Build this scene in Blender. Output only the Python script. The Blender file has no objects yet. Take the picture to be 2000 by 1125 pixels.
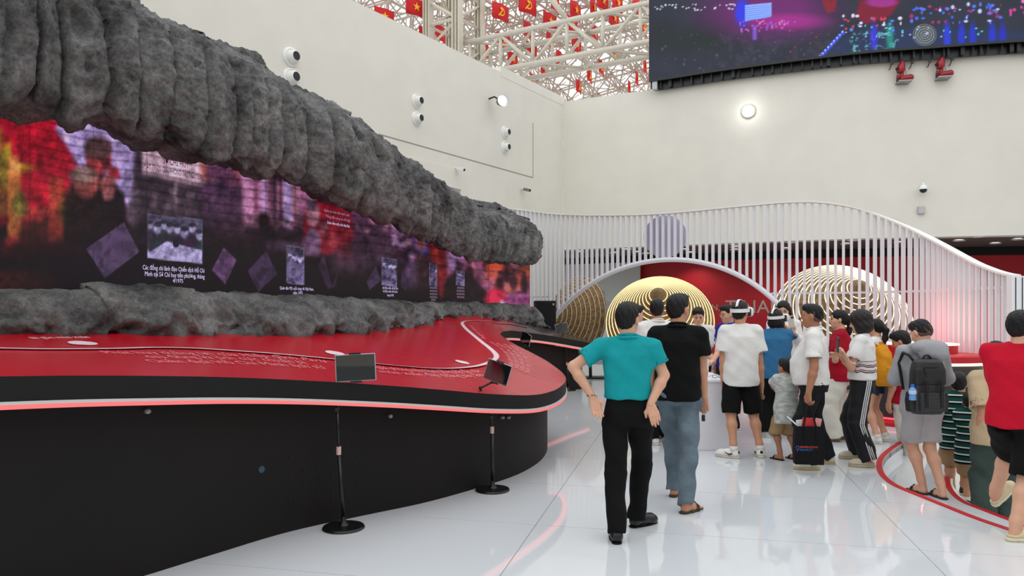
import bpy, bmesh, math, random
import numpy as np
from mathutils import Vector, Matrix, noise
from mathutils.geometry import delaunay_2d_cdt

# ------------------------------------------------------------------ camera, sky, exposure
FPX, HOR, EYE = 1450.0, 609.0, 1.6
SC = bpy.context.scene
COL = SC.collection
cam_d = bpy.data.cameras.new('camera'); cam = bpy.data.objects.new('camera', cam_d); COL.objects.link(cam)
cam.location = (0, 0, EYE); cam.rotation_euler = (math.pi/2, 0, 0)
cam_d.sensor_width = 36.0; cam_d.lens = 36.0*FPX/2000.0
cam_d.shift_y = (HOR-562.5)/2000.0; cam_d.clip_end = 300
SC.camera = cam
world = bpy.data.worlds.new('world'); SC.world = world; world.use_nodes = True
bg = world.node_tree.nodes['Background']
bg.inputs[0].default_value = (0.93, 0.97, 1.0, 1); bg.inputs[1].default_value = 1.0
SC.view_settings.view_transform = 'Standard'; SC.view_settings.look = 'None'
SC.view_settings.gamma = 1.0; SC.view_settings.use_curve_mapping = False
SC.view_settings.exposure = 0.45
# skylight panels of the hall's roof, high above and behind the viewer
def area(name, loc, size, power, rot=(0, 0, 0), color=(1, 1, 1)):
    l = bpy.data.lights.new(name, 'AREA'); l.shape = 'RECTANGLE'; l.size, l.size_y = size; l.energy = power; l.color = color
    o = bpy.data.objects.new(name, l); o.location = loc; o.rotation_euler = rot; COL.objects.link(o); return o
area('skylight', (3, 9, 19), (22, 18), 420, (0, 0, 0), (1, .98, .95))

# ------------------------------------------------------------------ helpers
def lin(c):
    return tuple(((v/255.0)/12.92 if v/255.0 <= .04045 else ((v/255.0+.055)/1.055)**2.4) for v in c)
def px(x, y, Y):
    return Vector(((x-1000.0)/FPX*Y, Y, EYE-(y-HOR)*Y/FPX))
def flo(x, y, z=0.0):
    Y = FPX*(EYE-z)/(y-HOR); return Vector(((x-1000.0)/FPX*Y, Y, z))
_m = {}
def mat(name, c, rough=.6, metal=0, bump=0, bscale=40, var=0, vscale=6, spec=.5, emis=None, estr=0, sss=0, coat=0, stretch=None):
    if name in _m: return _m[name]
    m = bpy.data.materials.new(name); m.use_nodes = True; nt = m.node_tree; b = nt.nodes['Principled BSDF']
    col = lin(c)
    b.inputs['Base Color'].default_value = (*col, 1); b.inputs['Roughness'].default_value = rough
    b.inputs['Metallic'].default_value = metal; b.inputs['Specular IOR Level'].default_value = spec
    if coat: b.inputs['Coat Weight'].default_value = coat; b.inputs['Coat Roughness'].default_value = .05
    if emis: b.inputs['Emission Color'].default_value = (*lin(emis), 1); b.inputs['Emission Strength'].default_value = estr
    if sss: b.inputs['Subsurface Weight'].default_value = sss; b.inputs['Subsurface Radius'].default_value = (.01, .004, .002)
    if bump or var:
        tc = nt.nodes.new('ShaderNodeTexCoord'); src = tc.outputs['Object']
        if stretch:
            mp = nt.nodes.new('ShaderNodeMapping'); mp.inputs['Scale'].default_value = stretch
            nt.links.new(src, mp.inputs[0]); src = mp.outputs[0]
    if var:
        n = nt.nodes.new('ShaderNodeTexNoise'); n.inputs['Scale'].default_value = vscale; n.inputs['Detail'].default_value = 6
        r = nt.nodes.new('ShaderNodeValToRGB')
        r.color_ramp.elements[0].position = .3; r.color_ramp.elements[1].position = .7
        r.color_ramp.elements[0].color = (*[v*(1-var) for v in col], 1); r.color_ramp.elements[1].color = (*[min(1, v*(1+var)) for v in col], 1)
        nt.links.new(src, n.inputs['Vector']); nt.links.new(n.outputs['Fac'], r.inputs[0]); nt.links.new(r.outputs[0], b.inputs['Base Color'])
    if bump:
        n2 = nt.nodes.new('ShaderNodeTexNoise'); n2.inputs['Scale'].default_value = bscale; n2.inputs['Detail'].default_value = 5
        bp = nt.nodes.new('ShaderNodeBump'); bp.inputs['Strength'].default_value = bump; bp.inputs['Distance'].default_value = .02
        nt.links.new(src, n2.inputs['Vector']); nt.links.new(n2.outputs['Fac'], bp.inputs['Height']); nt.links.new(bp.outputs[0], b.inputs['Normal'])
    _m[name] = m; return m
def emat(name, c, s):
    if name in _m: return _m[name]
    m = bpy.data.materials.new(name); m.use_nodes = True; nt = m.node_tree; nt.nodes.clear()
    e = nt.nodes.new('ShaderNodeEmission'); o = nt.nodes.new('ShaderNodeOutputMaterial')
    e.inputs[0].default_value = (*lin(c), 1); e.inputs[1].default_value = s; nt.links.new(e.outputs[0], o.inputs[0]); _m[name] = m; return m

def mesh_obj(name, v, f, m=None, parent=None, smooth=False):
    me = bpy.data.meshes.new(name); me.from_pydata([tuple(p) for p in v], [], [tuple(q) for q in f]); me.update()
    if smooth: me.shade_smooth()
    return link(name, me, m, parent)
def link(name, me, m=None, parent=None):
    o = bpy.data.objects.new(name, me); COL.objects.link(o)
    if m and len(me.materials) == 0: me.materials.append(m)
    if parent: o.parent = parent
    return o
def tag(o, label=None, cat=None, group=None, kind=None):
    if label: o['label'] = label
    if cat: o['category'] = cat
    if group: o['group'] = group
    if kind: o['kind'] = kind
    return o
def empty(name, loc, rz=0, label=None, cat=None, group=None):
    o = bpy.data.objects.new(name, None); o.empty_display_size = .1; COL.objects.link(o)
    o.location = loc; o.rotation_euler = (0, 0, rz); tag(o, label, cat, group); return o
class MB:
    """collects simple solids into one mesh"""
    def __init__(s): s.v = []; s.f = []
    def add(s, v, f):
        n = len(s.v); s.v += [tuple(p) for p in v]; s.f += [tuple(i+n for i in q) for q in f]; return s
    def box(s, c, d, M=None):
        c = Vector(c); h = Vector(d)*.5; vs = []
        for z in (-1, 1):
            for x, y in ((-1, -1), (1, -1), (1, 1), (-1, 1)):
                p = Vector((x*h.x, y*h.y, z*h.z)); vs.append(c+(M @ p if M else p))
        return s.add(vs, [(3, 2, 1, 0), (4, 5, 6, 7), (0, 1, 5, 4), (1, 2, 6, 5), (2, 3, 7, 6), (3, 0, 4, 7)])
    def tube(s, pts, r, n=8, caps=True, closed=False):
        pts = [Vector(p) for p in pts]; N = len(pts); rr = r if isinstance(r, (list, tuple)) else [r]*N
        base = len(s.v); up = None
        for i, p in enumerate(pts):
            if closed: t = (pts[(i+1) % N]-pts[i-1])
            else: t = pts[min(i+1, N-1)]-pts[max(i-1, 0)]
            t.normalize()
            if up is None:
                up = Vector((0, 0, 1)) if abs(t.z) < .9 else Vector((1, 0, 0))
            a = t.cross(up)
            if a.length < 1e-6: a = t.orthogonal()
            a.normalize(); b = a.cross(t); up = b
            for k in range(n):
                w = 2*math.pi*k/n; s.v.append(tuple(p+a*math.cos(w)*rr[i]+b*math.sin(w)*rr[i]))
        L = N if closed else N-1
        for i in range(L):
            j = (i+1) % N
            for k in range(n):
                q = (k+1) % n
                s.f.append((base+i*n+k, base+i*n+q, base+j*n+q, base+j*n+k))
        if caps and not closed:
            s.f.append(tuple(base+k for k in range(n-1, -1, -1))); s.f.append(tuple(base+(N-1)*n+k for k in range(n)))
        return s
    def lathe(s, prof, n=24, M=None):
        base = len(s.v); N = len(prof)
        for r, z in prof:
            for k in range(n):
                w = 2*math.pi*k/n; p = Vector((r*math.cos(w), r*math.sin(w), z)); s.v.append(tuple(M @ p if M else p))
        for i in range(N-1):
            for k in range(n):
                q = (k+1) % n; s.f.append((base+i*n+k, base+i*n+q, base+(i+1)*n+q, base+(i+1)*n+k))
        if prof[0][0] > 1e-5: s.f.append(tuple(base+k for k in range(n-1, -1, -1)))
        if prof[-1][0] > 1e-5: s.f.append(tuple(base+(N-1)*n+k for k in range(n)))
        return s
    def ribbon(s, pts, w, th, up=None):
        """flat strip along pts (width w sideways in plan, thickness th up)"""
        pts = [Vector(p) for p in pts]; base = len(s.v); N = len(pts)
        for i, p in enumerate(pts):
            t = pts[min(i+1, N-1)]-pts[max(i-1, 0)]; t.z = 0; t.normalize(); a = Vector((-t.y, t.x, 0))
            ww = w[i] if isinstance(w, (list, tuple)) else w
            for q, zz in ((-.5, 0), (.5, 0), (.5, th), (-.5, th)):
                s.v.append(tuple(p+a*ww*q+Vector((0, 0, zz))))
        for i in range(N-1):
            for k in range(4):
                q = (k+1) % 4; s.f.append((base+i*4+k, base+i*4+q, base+i*4+4+q, base+i*4+4+k))
        s.f.append((base+3, base+2, base+1, base)); e = base+(N-1)*4; s.f.append((e, e+1, e+2, e+3)); return s
    def prism(s, poly, M, th):
        n = len(poly); vs = [M @ Vector((x, y, 0)) for x, y in poly]+[M @ Vector((x, y, th)) for x, y in poly]
        return s.add(vs, [tuple(range(n-1, -1, -1)), tuple(range(n, 2*n))]+[(k, (k+1) % n, n+(k+1) % n, n+k) for k in range(n)])
    def out(s, name, m=None, parent=None, smooth=False, bevel=0, auto=0):
        o = mesh_obj(name, s.v, s.f, m, parent, smooth)
        if bevel:
            b = o.modifiers.new('bevel', 'BEVEL'); b.width = bevel; b.segments = 2; b.limit_method = 'ANGLE'
        return o
def smooth_by_angle(o, a=.6):
    o.data.shade_smooth(); o.data.set_sharp_from_angle(angle=a); return o
def frame(o, y, z=(0, 0, 1)):
    """matrix with local Y along y and local Z near z"""
    y = Vector(y).normalized(); z = Vector(z); x = y.cross(z)
    if x.length < 1e-6: x = y.orthogonal()
    x.normalize(); z = x.cross(y)
    return Matrix.Translation(Vector(o)) @ Matrix((x, y, z)).transposed().to_4x4()
def cr(pts, n):
    """Catmull-Rom through the points, n samples a span"""
    P = [Vector(p) for p in pts]; P = [P[0]*2-P[1]]+P+[P[-1]*2-P[-2]]; out = []
    for i in range(1, len(P)-2):
        for k in range(n):
            t = k/n; a, b, c, d = P[i-1], P[i], P[i+1], P[i+2]
            out.append(.5*((2*b)+(c-a)*t+(2*a-5*b+4*c-d)*t*t+(-a+3*b-3*c+d)*t**3))
    out.append(P[-2]); return out
def text_mesh(s, size=1.0, align='CENTER', ext=0.0):
    cu = bpy.data.curves.new('txt', 'FONT'); cu.body = s; cu.size = size; cu.align_x = align; cu.extrude = ext; cu.resolution_u = 2
    o = bpy.data.objects.new('txt', cu); COL.objects.link(o)
    dg = bpy.context.evaluated_depsgraph_get(); ev = o.evaluated_get(dg); me = bpy.data.meshes.new_from_object(ev)
    bpy.data.objects.remove(o); bpy.data.curves.remove(cu); me.materials.clear(); return me
def text_on(name, s, size, fn, m, parent=None, align='CENTER', sub=0):
    me = text_mesh(s, size, align)
    if sub:
        bm = bmesh.new(); bm.from_mesh(me); bmesh.ops.triangulate(bm, faces=bm.faces)
        bmesh.ops.subdivide_edges(bm, edges=[e for e in bm.edges if e.calc_length() > sub], cuts=1); bm.to_mesh(me); bm.free()
    for v in me.vertices: v.co = fn(v.co.x, v.co.y)
    me.update(); return link(name, me, m, parent)
# ------------------------------------------------------------------ the hall
M_wall = mat('cream_plaster', (222, 217, 206), .75, var=.03, vscale=1.2, bump=.05, bscale=60)
M_floor = mat('gloss_white_floor', (214, 217, 220), .05, spec=.95, var=.015, vscale=.6, bump=.008, bscale=1.4)
M_floor_sub = mat('floor_joint', (120, 122, 124), .6)
M_red = mat('red_paint', (190, 18, 34), .4)
M_redwall = mat('red_wall', (186, 10, 30), .5)
M_dark = mat('black_panel', (16, 13, 13), .5, spec=.3, var=.15, vscale=3)
M_blackm = mat('black_metal', (14, 14, 15), .35)
M_white = mat('white_lacquer', (236, 236, 240), .3)
M_cream = mat('cream_steel', (205, 196, 180), .45, var=.05, vscale=3)

CORNER = Vector((1.79, 26.0)); LD = Vector((.548, .837)); WTOP = 8.95
def lw(t, off=0):      # point on the left wall, t metres from the corner
    n = Vector((LD.y, -LD.x)); p = CORNER-LD*t+n*off; return p
def lw_px(x, off=0):
    a = (x-1000)/FPX; n = Vector((LD.y, -LD.x)); b = CORNER+n*off
    t = (b.x-a*b.y)/(LD.x-a*LD.y); return b-LD*t
def lw_at(x, y, off=0):
    p = lw_px(x, off); return Vector((p.x, p.y, EYE-(y-HOR)*p.y/FPX))
BW = [tuple(CORNER), (3.4, 25.15), (5.05, 24.4), (6.9, 23.4), (10.05, 22.05), (12.2, 21.5), (14.5, 21.0), (18, 20.7), (24, 20.9)]
BWC = [Vector((p.x, p.y)) for p in cr([(a, b, 0) for a, b in BW], 6)]
def bw_px(x, off=0):
    a = (x-1000)/FPX
    for i in range(len(BWC)-1):
        p, q = BWC[i], BWC[i+1]
        if p.x-a*p.y <= 0 <= q.x-a*q.y:
            k = (a*p.y-p.x)/((q.x-p.x)-a*(q.y-p.y)); r = p+(q-p)*k; t = (q-p).normalized(); n = Vector((t.y, -t.x))
            if n.y > 0: n = -n
            return r+n*off, t, n
    p, q = BWC[0], BWC[1]; t = (q-p).normalized(); return p, t, Vector((t.y, -t.x))
def bw_at(x, y, off=0):
    p, t, n = bw_px(x, off); return Vector((p.x, p.y, EYE-(y-HOR)*p.y/FPX)), t, n

# left wall, full height, with a door niche
n = Vector((LD.y, -LD.x)); m = MB(); a, b = lw(0), lw(31)
m.box(((a.x+b.x)/2-n.x*.3, (a.y+b.y)/2-n.y*.3, WTOP/2), (31.0, .6, WTOP), Matrix.Rotation(math.atan2(LD.y, LD.x), 3, 'Z'))
wl = tag(m.out('wall_left', M_wall), 'tall cream plaster wall behind the dark rock canopy', kind='structure')
rotL = Matrix.Rotation(math.atan2(LD.y, LD.x), 3, 'Z')
# raised coping near the corner
m = MB(); c = lw(1.9, -.3); m.box((c.x, c.y, WTOP+.02), (4.0, .62, .3), rotL); tag(m.out('coping', M_wall, wl))
# recessed panel joints on the left wall
Mj = mat('wall_joint', (150, 146, 138), .8)
def lw_strip(x0, y0, x1, y1, w=.03):
    A, B = lw_at(x0, y0, .004), lw_at(x1, y1, .004); m = MB(); d = (B-A).normalized(); k = Vector((0, 0, 1)).cross(d) if abs(d.z) < .9 else Vector(d)
    up = Vector((0, 0, 1)) if abs(d.z) < .7 else Vector((LD.x, LD.y, 0)); nn = Vector((n.x, n.y, 0))*.004
    vs = [A-up*w/2-nn, B-up*w/2-nn, B+up*w/2-nn, A+up*w/2-nn]; vs += [p+nn*1.6 for p in vs]
    m.add(vs, [(3, 2, 1, 0), (4, 5, 6, 7), (0, 1, 5, 4), (1, 2, 6, 5), (2, 3, 7, 6), (3, 0, 4, 7)])
    m.out('panel_joint', Mj, wl)
lw_strip(740, 262, 1041, 347); lw_strip(1041, 347, 1041, 240)
m = MB(); A = lw_at(822, 353, .012); B = lw_at(857, 322, .012)   # door niche surround
cc = (A+B)/2; w = (Vector((A.x, A.y))-Vector((B.x, B.y))).length
m.box((cc.x, cc.y, (A.z+B.z)/2), (w+2, .04, abs(A.z-B.z)), rotL); m.out('lintel', M_wall, wl)
m = MB(); m.box((cc.x, cc.y, min(A.z, B.z)-.9), (w+1.9, .02, 1.8), rotL); m.out('niche', mat('niche_grey', (160, 158, 152), .8), wl)

# curved back wall over a deep recess
SOF = 3.77
m = MB(); N = len(BWC); vs = []
for p in BWC: vs += [(p.x, p.y, SOF), (p.x, p.y, WTOP), (p.x+.12, p.y+.5, WTOP), (p.x+.12, p.y+.5, SOF)]
fs = []
for i in range(N-1):
    for k in range(4): q = (k+1) % 4; fs.append((i*4+k, i*4+4+k, i*4+4+q, i*4+q))
m.add(vs, fs); wb = tag(m.out('wall_back', M_wall, smooth=False), 'curved cream upper wall at the back under the large screen', kind='structure'); smooth_by_angle(wb)
# soffit, dark band and red rear wall of the recess
back = [p+Vector((1.0, 4.0)) for p in BWC]; BWL = [BWC[0]+Vector((-2.5, 1.4))]+BWC; backL = [back[0]+Vector((-4.0, 2.4))]+back
fsL = []
for i in range(len(BWL)-1):
    for k in range(4): q = (k+1) % 4; fsL.append((i*4+k, i*4+4+k, i*4+4+q, i*4+q))
vs = []
for p, q in zip(BWL, backL): vs += [(p.x+.1, p.y+.3, SOF+.02), (q.x+.1, q.y+.3, SOF+.02), (q.x+.1, q.y+.3, SOF+.2), (p.x+.1, p.y+.3, SOF+.2)]
m = MB().add(vs, fsL); ceil = tag(m.out('ceiling', mat('soffit_grey', (92, 90, 86), .7)), 'grey soffit with small downlights under the back wall', kind='structure')
def back_strip(name, z0, z1, mt, i0=0, off=0, lab=None):
    vs = []; B = backL[i0:]
    for q in B: vs += [(q.x, q.y+off, z0), (q.x, q.y+off, z1), (q.x, q.y+off+.2, z1), (q.x, q.y+off+.2, z0)]
    f2 = []
    for i in range(len(B)-1):
        for k in range(4): r = (k+1) % 4; f2.append((i*4+k, i*4+4+k, i*4+4+r, i*4+r))
    f2.append((0, 1, 2, 3)); return tag(MB().add(vs, f2).out(name, mt), lab, kind='structure')
wr = back_strip('wall_rear', 0, 3.5, M_redwall, 5, 0, 'red display wall at the back of the recess')
back_strip('trim_1', 3.5, SOF+.1, M_dark, 0, .02, 'black band above the red display wall')
gp = back[4]; p0 = back[0]
RWC = Vector(((p0.x+gp.x)/2-2.2, (p0.y+gp.y)/2+.75)); RWT = (gp-p0).normalized(); m = MB(); m.box((RWC.x, RWC.y, 1.75), (8.6, .1, 3.5), Matrix.Rotation(math.atan2(gp.y-p0.y, gp.x-p0.x), 3, 'Z'))
tag(m.out('wall_recess', mat('grey_wall', (196, 194, 190), .7)), 'pale grey wall left of the red display wall', kind='structure')
# downlights in the soffit
ORD = 'first second third fourth fifth sixth seventh eighth ninth tenth eleventh twelfth thirteenth fourteenth fifteenth sixteenth seventeenth eighteenth nineteenth'.split()
for kd, (x, y) in enumerate(((1133, 491.5), (1199, 493.5), (1226, 487), (1243, 492), (1262, 495), (1338, 487), (1348, 493), (1435, 477), (1435, 482), (1435, 487.5), (1536, 485), (1547, 473), (1652, 476), (1666, 469), (1757, 473), (1873, 469.5), (1911, 462), (1944, 475), (1988, 467))):
    Y = FPX*(SOF-EYE)/(HOR-y); X = (x-1000)/FPX*Y
    o = empty('downlight', (X, Y, SOF), 0, 'small recessed downlight in the grey soffit, '+ORD[kd]+' from the left', 'light', 'soffit downlights')
    MB().lathe([(.17, 0), (.17, .02), (.13, .02), (.12, .012)], 16, Matrix.Rotation(math.pi, 4, 'X') @ Matrix.Translation((0, 0, -.0))).out('ring', M_white, o)
    MB().lathe([(.0, -.006), (.12, -.006), (.12, .0), (0, .0)], 16).out('lens', emat('downlight_glow', (255, 248, 236), 6), o)

for k_ in (2, 6, 10, 13, 15, 17):
    x, y = ((1133, 491.5), (1199, 493.5), (1226, 487), (1243, 492), (1262, 495), (1338, 487), (1348, 493), (1435, 477), (1435, 482), (1435, 487.5), (1536, 485), (1547, 473), (1652, 476), (1666, 469), (1757, 473), (1873, 469.5), (1911, 462), (1944, 475))[k_]; Y = FPX*(SOF-EYE)/(HOR-y)
    l = bpy.data.lights.new('downlight_lamp', 'SPOT'); l.energy = 60; l.spot_size = 2.3; l.spot_blend = .6; l.shadow_soft_size = .12; l.color = (1, .95, .88); lo = bpy.data.objects.new('downlight_lamp', l); COL.objects.link(lo); lo.location = ((x-1000)/FPX*Y, Y, SOF-.06)
# other walls of the hall, behind and beside the viewer
m = MB(); m.box((26, 5, 5), (.4, 40, 10)); tag(m.out('wall_right', M_wall), 'cream wall on the right of the hall', kind='structure')
m = MB(); m.box((5, -12, 5), (46, .4, 10)); tag(m.out('wall_front', M_wall), 'cream wall behind the viewer', kind='structure')

# ------------------------------------------------------------------ floor with large panels and the sunken pit
RIM0 = [flo(1770, 862), flo(1745, 878), flo(1728, 895), flo(1724, 912), flo(1732, 930), flo(1755, 948), flo(1800, 967), flo(1850, 987), flo(1900, 1007), flo(1960, 1028), Vector((3.78, 5.1, 0)), Vector((4.1, 4.4, 0)), Vector((5.0, 3.6, 0)), Vector((7.0, 3.2, 0)), Vector((9.2, 4.6, 0)), Vector((9.6, 7.5, 0)), Vector((8.2, 9.9, 0)), Vector((6.2, 10.1, 0))]
RIM = cr(RIM0+[RIM0[0]], 5)[:-1]
def inset(loop, d):
    out = []; c = sum(loop, Vector())/len(loop); N = len(loop)
    for i, p in enumerate(loop):
        t = (loop[(i+1) % N]-loop[i-1]); t.z = 0; t.normalize(); nn = Vector((-t.y, t.x, 0))
        if nn.dot(c-p) < 0: nn = -nn
        out.append(p+nn*d)
    return out
def inpoly(x, y, P):
    r = False; j = len(P)-1
    for i in range(len(P)):
        if (P[i].y > y) != (P[j].y > y) and x < (P[j].x-P[i].x)*(y-P[i].y)/(P[j].y-P[i].y)+P[i].x: r = not r
        j = i
    return r
def cdt_region(outer, holes, extra=(), z=0):
    """triangulate outer polygon minus holes -> verts2d, tris"""
    V = [Vector((p.x, p.y)) for p in outer]; E = [(i, (i+1) % len(outer)) for i in range(len(outer))]
    for h in holes:
        b = len(V); V += [Vector((p.x, p.y)) for p in h]; E += [(b+i, b+(i+1) % len(h)) for i in range(len(h))]
    V += [Vector((p[0], p[1])) for p in extra]
    vo, _, fo, *_r = delaunay_2d_cdt(V, E, [], 0, 1e-5)
    keep = []
    for f in fo:
        cx = sum(vo[i].x for i in f)/len(f); cy = sum(vo[i].y for i in f)/len(f)
        if inpoly(cx, cy, outer) and not any(inpoly(cx, cy, h) for h in holes): keep.append(tuple(f))
    return vo, keep
def slab(name, outer, holes, z0, z1, m, parent=None, extra=()):
    vo, fo = cdt_region(outer, holes, extra); vs = [(v.x, v.y, z1) for v in vo]; n_ = len(vs); vs += [(v.x, v.y, z0) for v in vo]
    fs = []; edges = {}
    for f in fo:
        ar = sum(vo[f[i]].x*vo[f[(i+1) % len(f)]].y-vo[f[(i+1) % len(f)]].x*vo[f[i]].y for i in range(len(f)))
        if ar < 0: f = f[::-1]
        fs.append(f); fs.append(tuple(i+n_ for i in f[::-1]))
        for i in range(len(f)): edges[(f[i], f[(i+1) % len(f)])] = 1
    for (a_, b_) in edges:
        if (b_, a_) not in edges: fs.append((a_, a_+n_, b_+n_, b_))
    return mesh_obj(name, vs, fs, m, parent)
FO = [Vector((-16, -11.8, 0)), Vector((25.8, -11.8, 0)), Vector((25.8, 33, 0)), Vector((-16, 33, 0))]
floor = tag(slab('floor', FO, [RIM], -.06, -.012, M_floor_sub), 'glossy white floor of large panels', kind='structure')
U = Vector((.227, .974, 0)).normalized(); W = Vector((U.y, -U.x, 0)); O0 = Vector((2.741, 4.983, 0))
TW, TH, G = 2.63, 1.31, .0025
for i in range(-4, 5):
    for j in range(-6, 14):
        o_ = O0+W*TW*i+U*TH*j
        q = [o_+W*G+U*G, o_+W*(TW-G)+U*G, o_+W*(TW-G)+U*(TH-G), o_+W*G+U*(TH-G)]
        c = sum(q, Vector())/4
        if c.y < -2 or c.y > 22 or c.x > .95*abs(c.y)+3.5 or c.x < -7: continue
        ins = [inpoly(p.x, p.y, RIM) for p in q]; near = any((p-c).length < 1.7 for p in RIM)
        if all(ins): continue
        if not near: MB().add([p+Vector((0, 0, -.012)) for p in q]+q, [(3, 2, 1, 0), (4, 5, 6, 7), (0, 1, 5, 4), (1, 2, 6, 5), (2, 3, 7, 6), (3, 0, 4, 7)]).out('floor_panel', M_floor, floor)
        else:   # cut the pit out of the panel
            V = [Vector((p.x, p.y)) for p in q]+[Vector((p.x, p.y)) for p in RIM]
            E = [(k, (k+1) % 4) for k in range(4)]+[(4+k, 4+(k+1) % len(RIM)) for k in range(len(RIM))]
            vo, _, fo, *_r = delaunay_2d_cdt(V, E, [], 0, 1e-5); fs = []
            for f in fo:
                cx = sum(vo[k].x for k in f)/len(f); cy = sum(vo[k].y for k in f)/len(f)
                if inpoly(cx, cy, q) and not inpoly(cx, cy, RIM): fs.append(tuple(f))
            if not fs: continue
            used = sorted({k for f in fs for k in f}); mp = {k: e for e, k in enumerate(used)}; n_ = len(used)
            vs = [(vo[k].x, vo[k].y, 0) for k in used]+[(vo[k].x, vo[k].y, -.012) for k in used]; F = []; ed = {}
            for f in fs:
                f = [mp[k] for k in f]; ar = sum(vs[f[k]][0]*vs[f[(k+1) % len(f)]][1]-vs[f[(k+1) % len(f)]][0]*vs[f[k]][1] for k in range(len(f)))
                if ar < 0: f = f[::-1]
                F.append(tuple(f)); F.append(tuple(k+n_ for k in f[::-1]))
                for k in range(len(f)): ed[(f[k], f[(k+1) % len(f)])] = 1
            for (a_, b_) in ed:
                if (b_, a_) not in ed: F.append((a_, a_+n_, b_+n_, b_))
            mesh_obj('floor_panel', vs, F, M_floor, floor)
# the pit: a step ring, a lower floor, riser walls and red edging
S1, S2 = -.15, -.36
RIN = inset(RIM, .62)
slab('pit_step', inset(RIM, -.02), [RIN], S1-.05, S1, M_floor, floor)
slab('pit_floor', inset(RIM, -.02), [], S2-.05, S2, M_floor, floor)
def loop_wall(name, L, z0, z1, th, m, parent):
    o2 = inset(L, -th); N = len(L); vs = []
    for p, q in zip(L, o2): vs += [(p.x, p.y, z0), (p.x, p.y, z1), (q.x, q.y, z1), (q.x, q.y, z0)]
    fs = []
    for i in range(N):
        j = (i+1) % N
        for k in range(4): q = (k+1) % 4; fs.append((i*4+k, i*4+q, j*4+q, j*4+k))
    return mesh_obj(name, vs, fs, m, parent)
loop_wall('riser', RIM, S2, -.003, .02, M_white, floor)
loop_wall('riser', RIN, S2, S1-.004, -.02, mat('lit_riser', (244, 240, 228), .5), floor)  # warm light on the inner riser is put into its colour
loop_wall('red_edging', inset(RIM, -.005), -.02, .006, .055, M_red, floor)
loop_wall('red_edging', inset(RIN, -.005), S1-.02, S1+.006, .05, M_red, floor)
for i in range(0, len(RIN), 9):
    pass
# ------------------------------------------------------------------ stage on the left: platform, rocks, curved screen
def tab(T):
    xs = [t[0] for t in T]; ys = [t[1] for t in T]; return lambda x: float(np.interp(x, xs, ys))
def fbm(p, o=4, h=.5):
    a = 1.0; s = 0.0; q = Vector(p)
    for _ in range(o): s += a*noise.noise(q); q = q*2.03; a *= h
    return s
def vattr(me, name, cols):
    a = me.color_attributes.new(name, 'FLOAT_COLOR', 'POINT'); arr = np.ones((len(me.vertices), 4), np.float32); arr[:, :3] = cols; a.data.foreach_set('color', arr.ravel())
def lin_np(c):
    c = np.clip(np.asarray(c, np.float64)/255.0, 0, 1); return np.where(c <= .04045, c/12.92, ((c+.055)/1.055)**2.4)

EDGE = [(-330, 738, 3.1), (0, 736, 3.74), (150, 734.5, 4.02), (300, 735, 4.32), (450, 737.5, 4.75), (600, 744, 5.26), (750, 753, 5.7), (860, 761.5, 6.06), (960, 770, 6.55), (1040, 772, 7.1), (1080, 764, 7.6), (1100, 752, 8.1), (1106, 742, 8.6), (1103, 733, 9.0), (1094, 724, 9.35), (1070, 706, 9.75), (1040, 689.5, 10.1), (1010, 674.5, 10.45), (989, 662.5, 11.0), (979, 654.5, 11.9), (979.5, 649.5, 12.9), (992, 646.6, 13.5), (1016, 648, 13.9), (1070, 655, 14.4), (1115, 663, 14.9), (1151, 670, 15.2)]
BACK = [(1156, 668, 15.6), (1120, 656, 15.75), (1083, 645, 15.7), (1064, 640, 15.5), (1025, 630, 14.8), (980, 619, 13.8), (905, 614.5, 12.3), (815, 634, 10.4), (735, 644.5, 9.1), (600, 650.5, 7.6), (450, 651, 6.95), (300, 650.5, 6.4), (150, 650, 5.9), (0, 649.5, 5.5), (-330, 648, 4.6)]
E3 = cr([px(*p) for p in EDGE], 6); B3 = cr([px(*p) for p in BACK], 6)
CT = np.array([[p.x, p.y, p.z] for p in E3[::3]+B3[::3]])
def _tps(r): return np.where(r > 1e-9, r*r*np.log(r+1e-12), 0)
_K = _tps(np.linalg.norm(CT[:, None, :2]-CT[None, :, :2], axis=2))+np.eye(len(CT))*.02
_P = np.hstack([np.ones((len(CT), 1)), CT[:, :2]]); _A = np.block([[_K, _P], [_P.T, np.zeros((3, 3))]])
_w = np.linalg.solve(_A, np.concatenate([CT[:, 2], np.zeros(3)]))
def zsurf(x, y):
    r = np.hypot(CT[:, 0]-x, CT[:, 1]-y); return float(_tps(r) @ _w[:-3]+_w[-3]+_w[-2]*x+_w[-1]*y)
def on_surf(x, y, y0=3.2):
    """where the sight line through a photo point meets the platform top"""
    last = None; Y = y0
    while Y < 17:
        p = px(x, y, Y); d = p.z-zsurf(p.x, p.y)
        if last is not None and last > 0 and d <= 0: return Vector((p.x, p.y, zsurf(p.x, p.y)))
        last = d; Y += .03
    p = px(x, y, 7); return Vector((p.x, p.y, zsurf(p.x, p.y)))
loop = [Vector((p.x, p.y, 0)) for p in E3+B3]
xs = [p.x for p in loop]; ys = [p.y for p in loop]; extra = []
gy = min(ys)
while gy < max(ys):
    gx = min(xs)
    while gx < max(xs):
        if inpoly(gx, gy, loop): extra.append((gx, gy))
        gx += .16
    gy += .16
vo, fo = cdt_region(loop, [], extra)
plat = empty('map_platform', (-1.4, 6.6, 0), 0, 'sloping red map platform with black fascia and pink glowing edge below the rocks', 'platform')
def P(o): o.parent = plat; o.matrix_parent_inverse = Matrix.Translation((1.4, -6.6, 0)); return o
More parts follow.
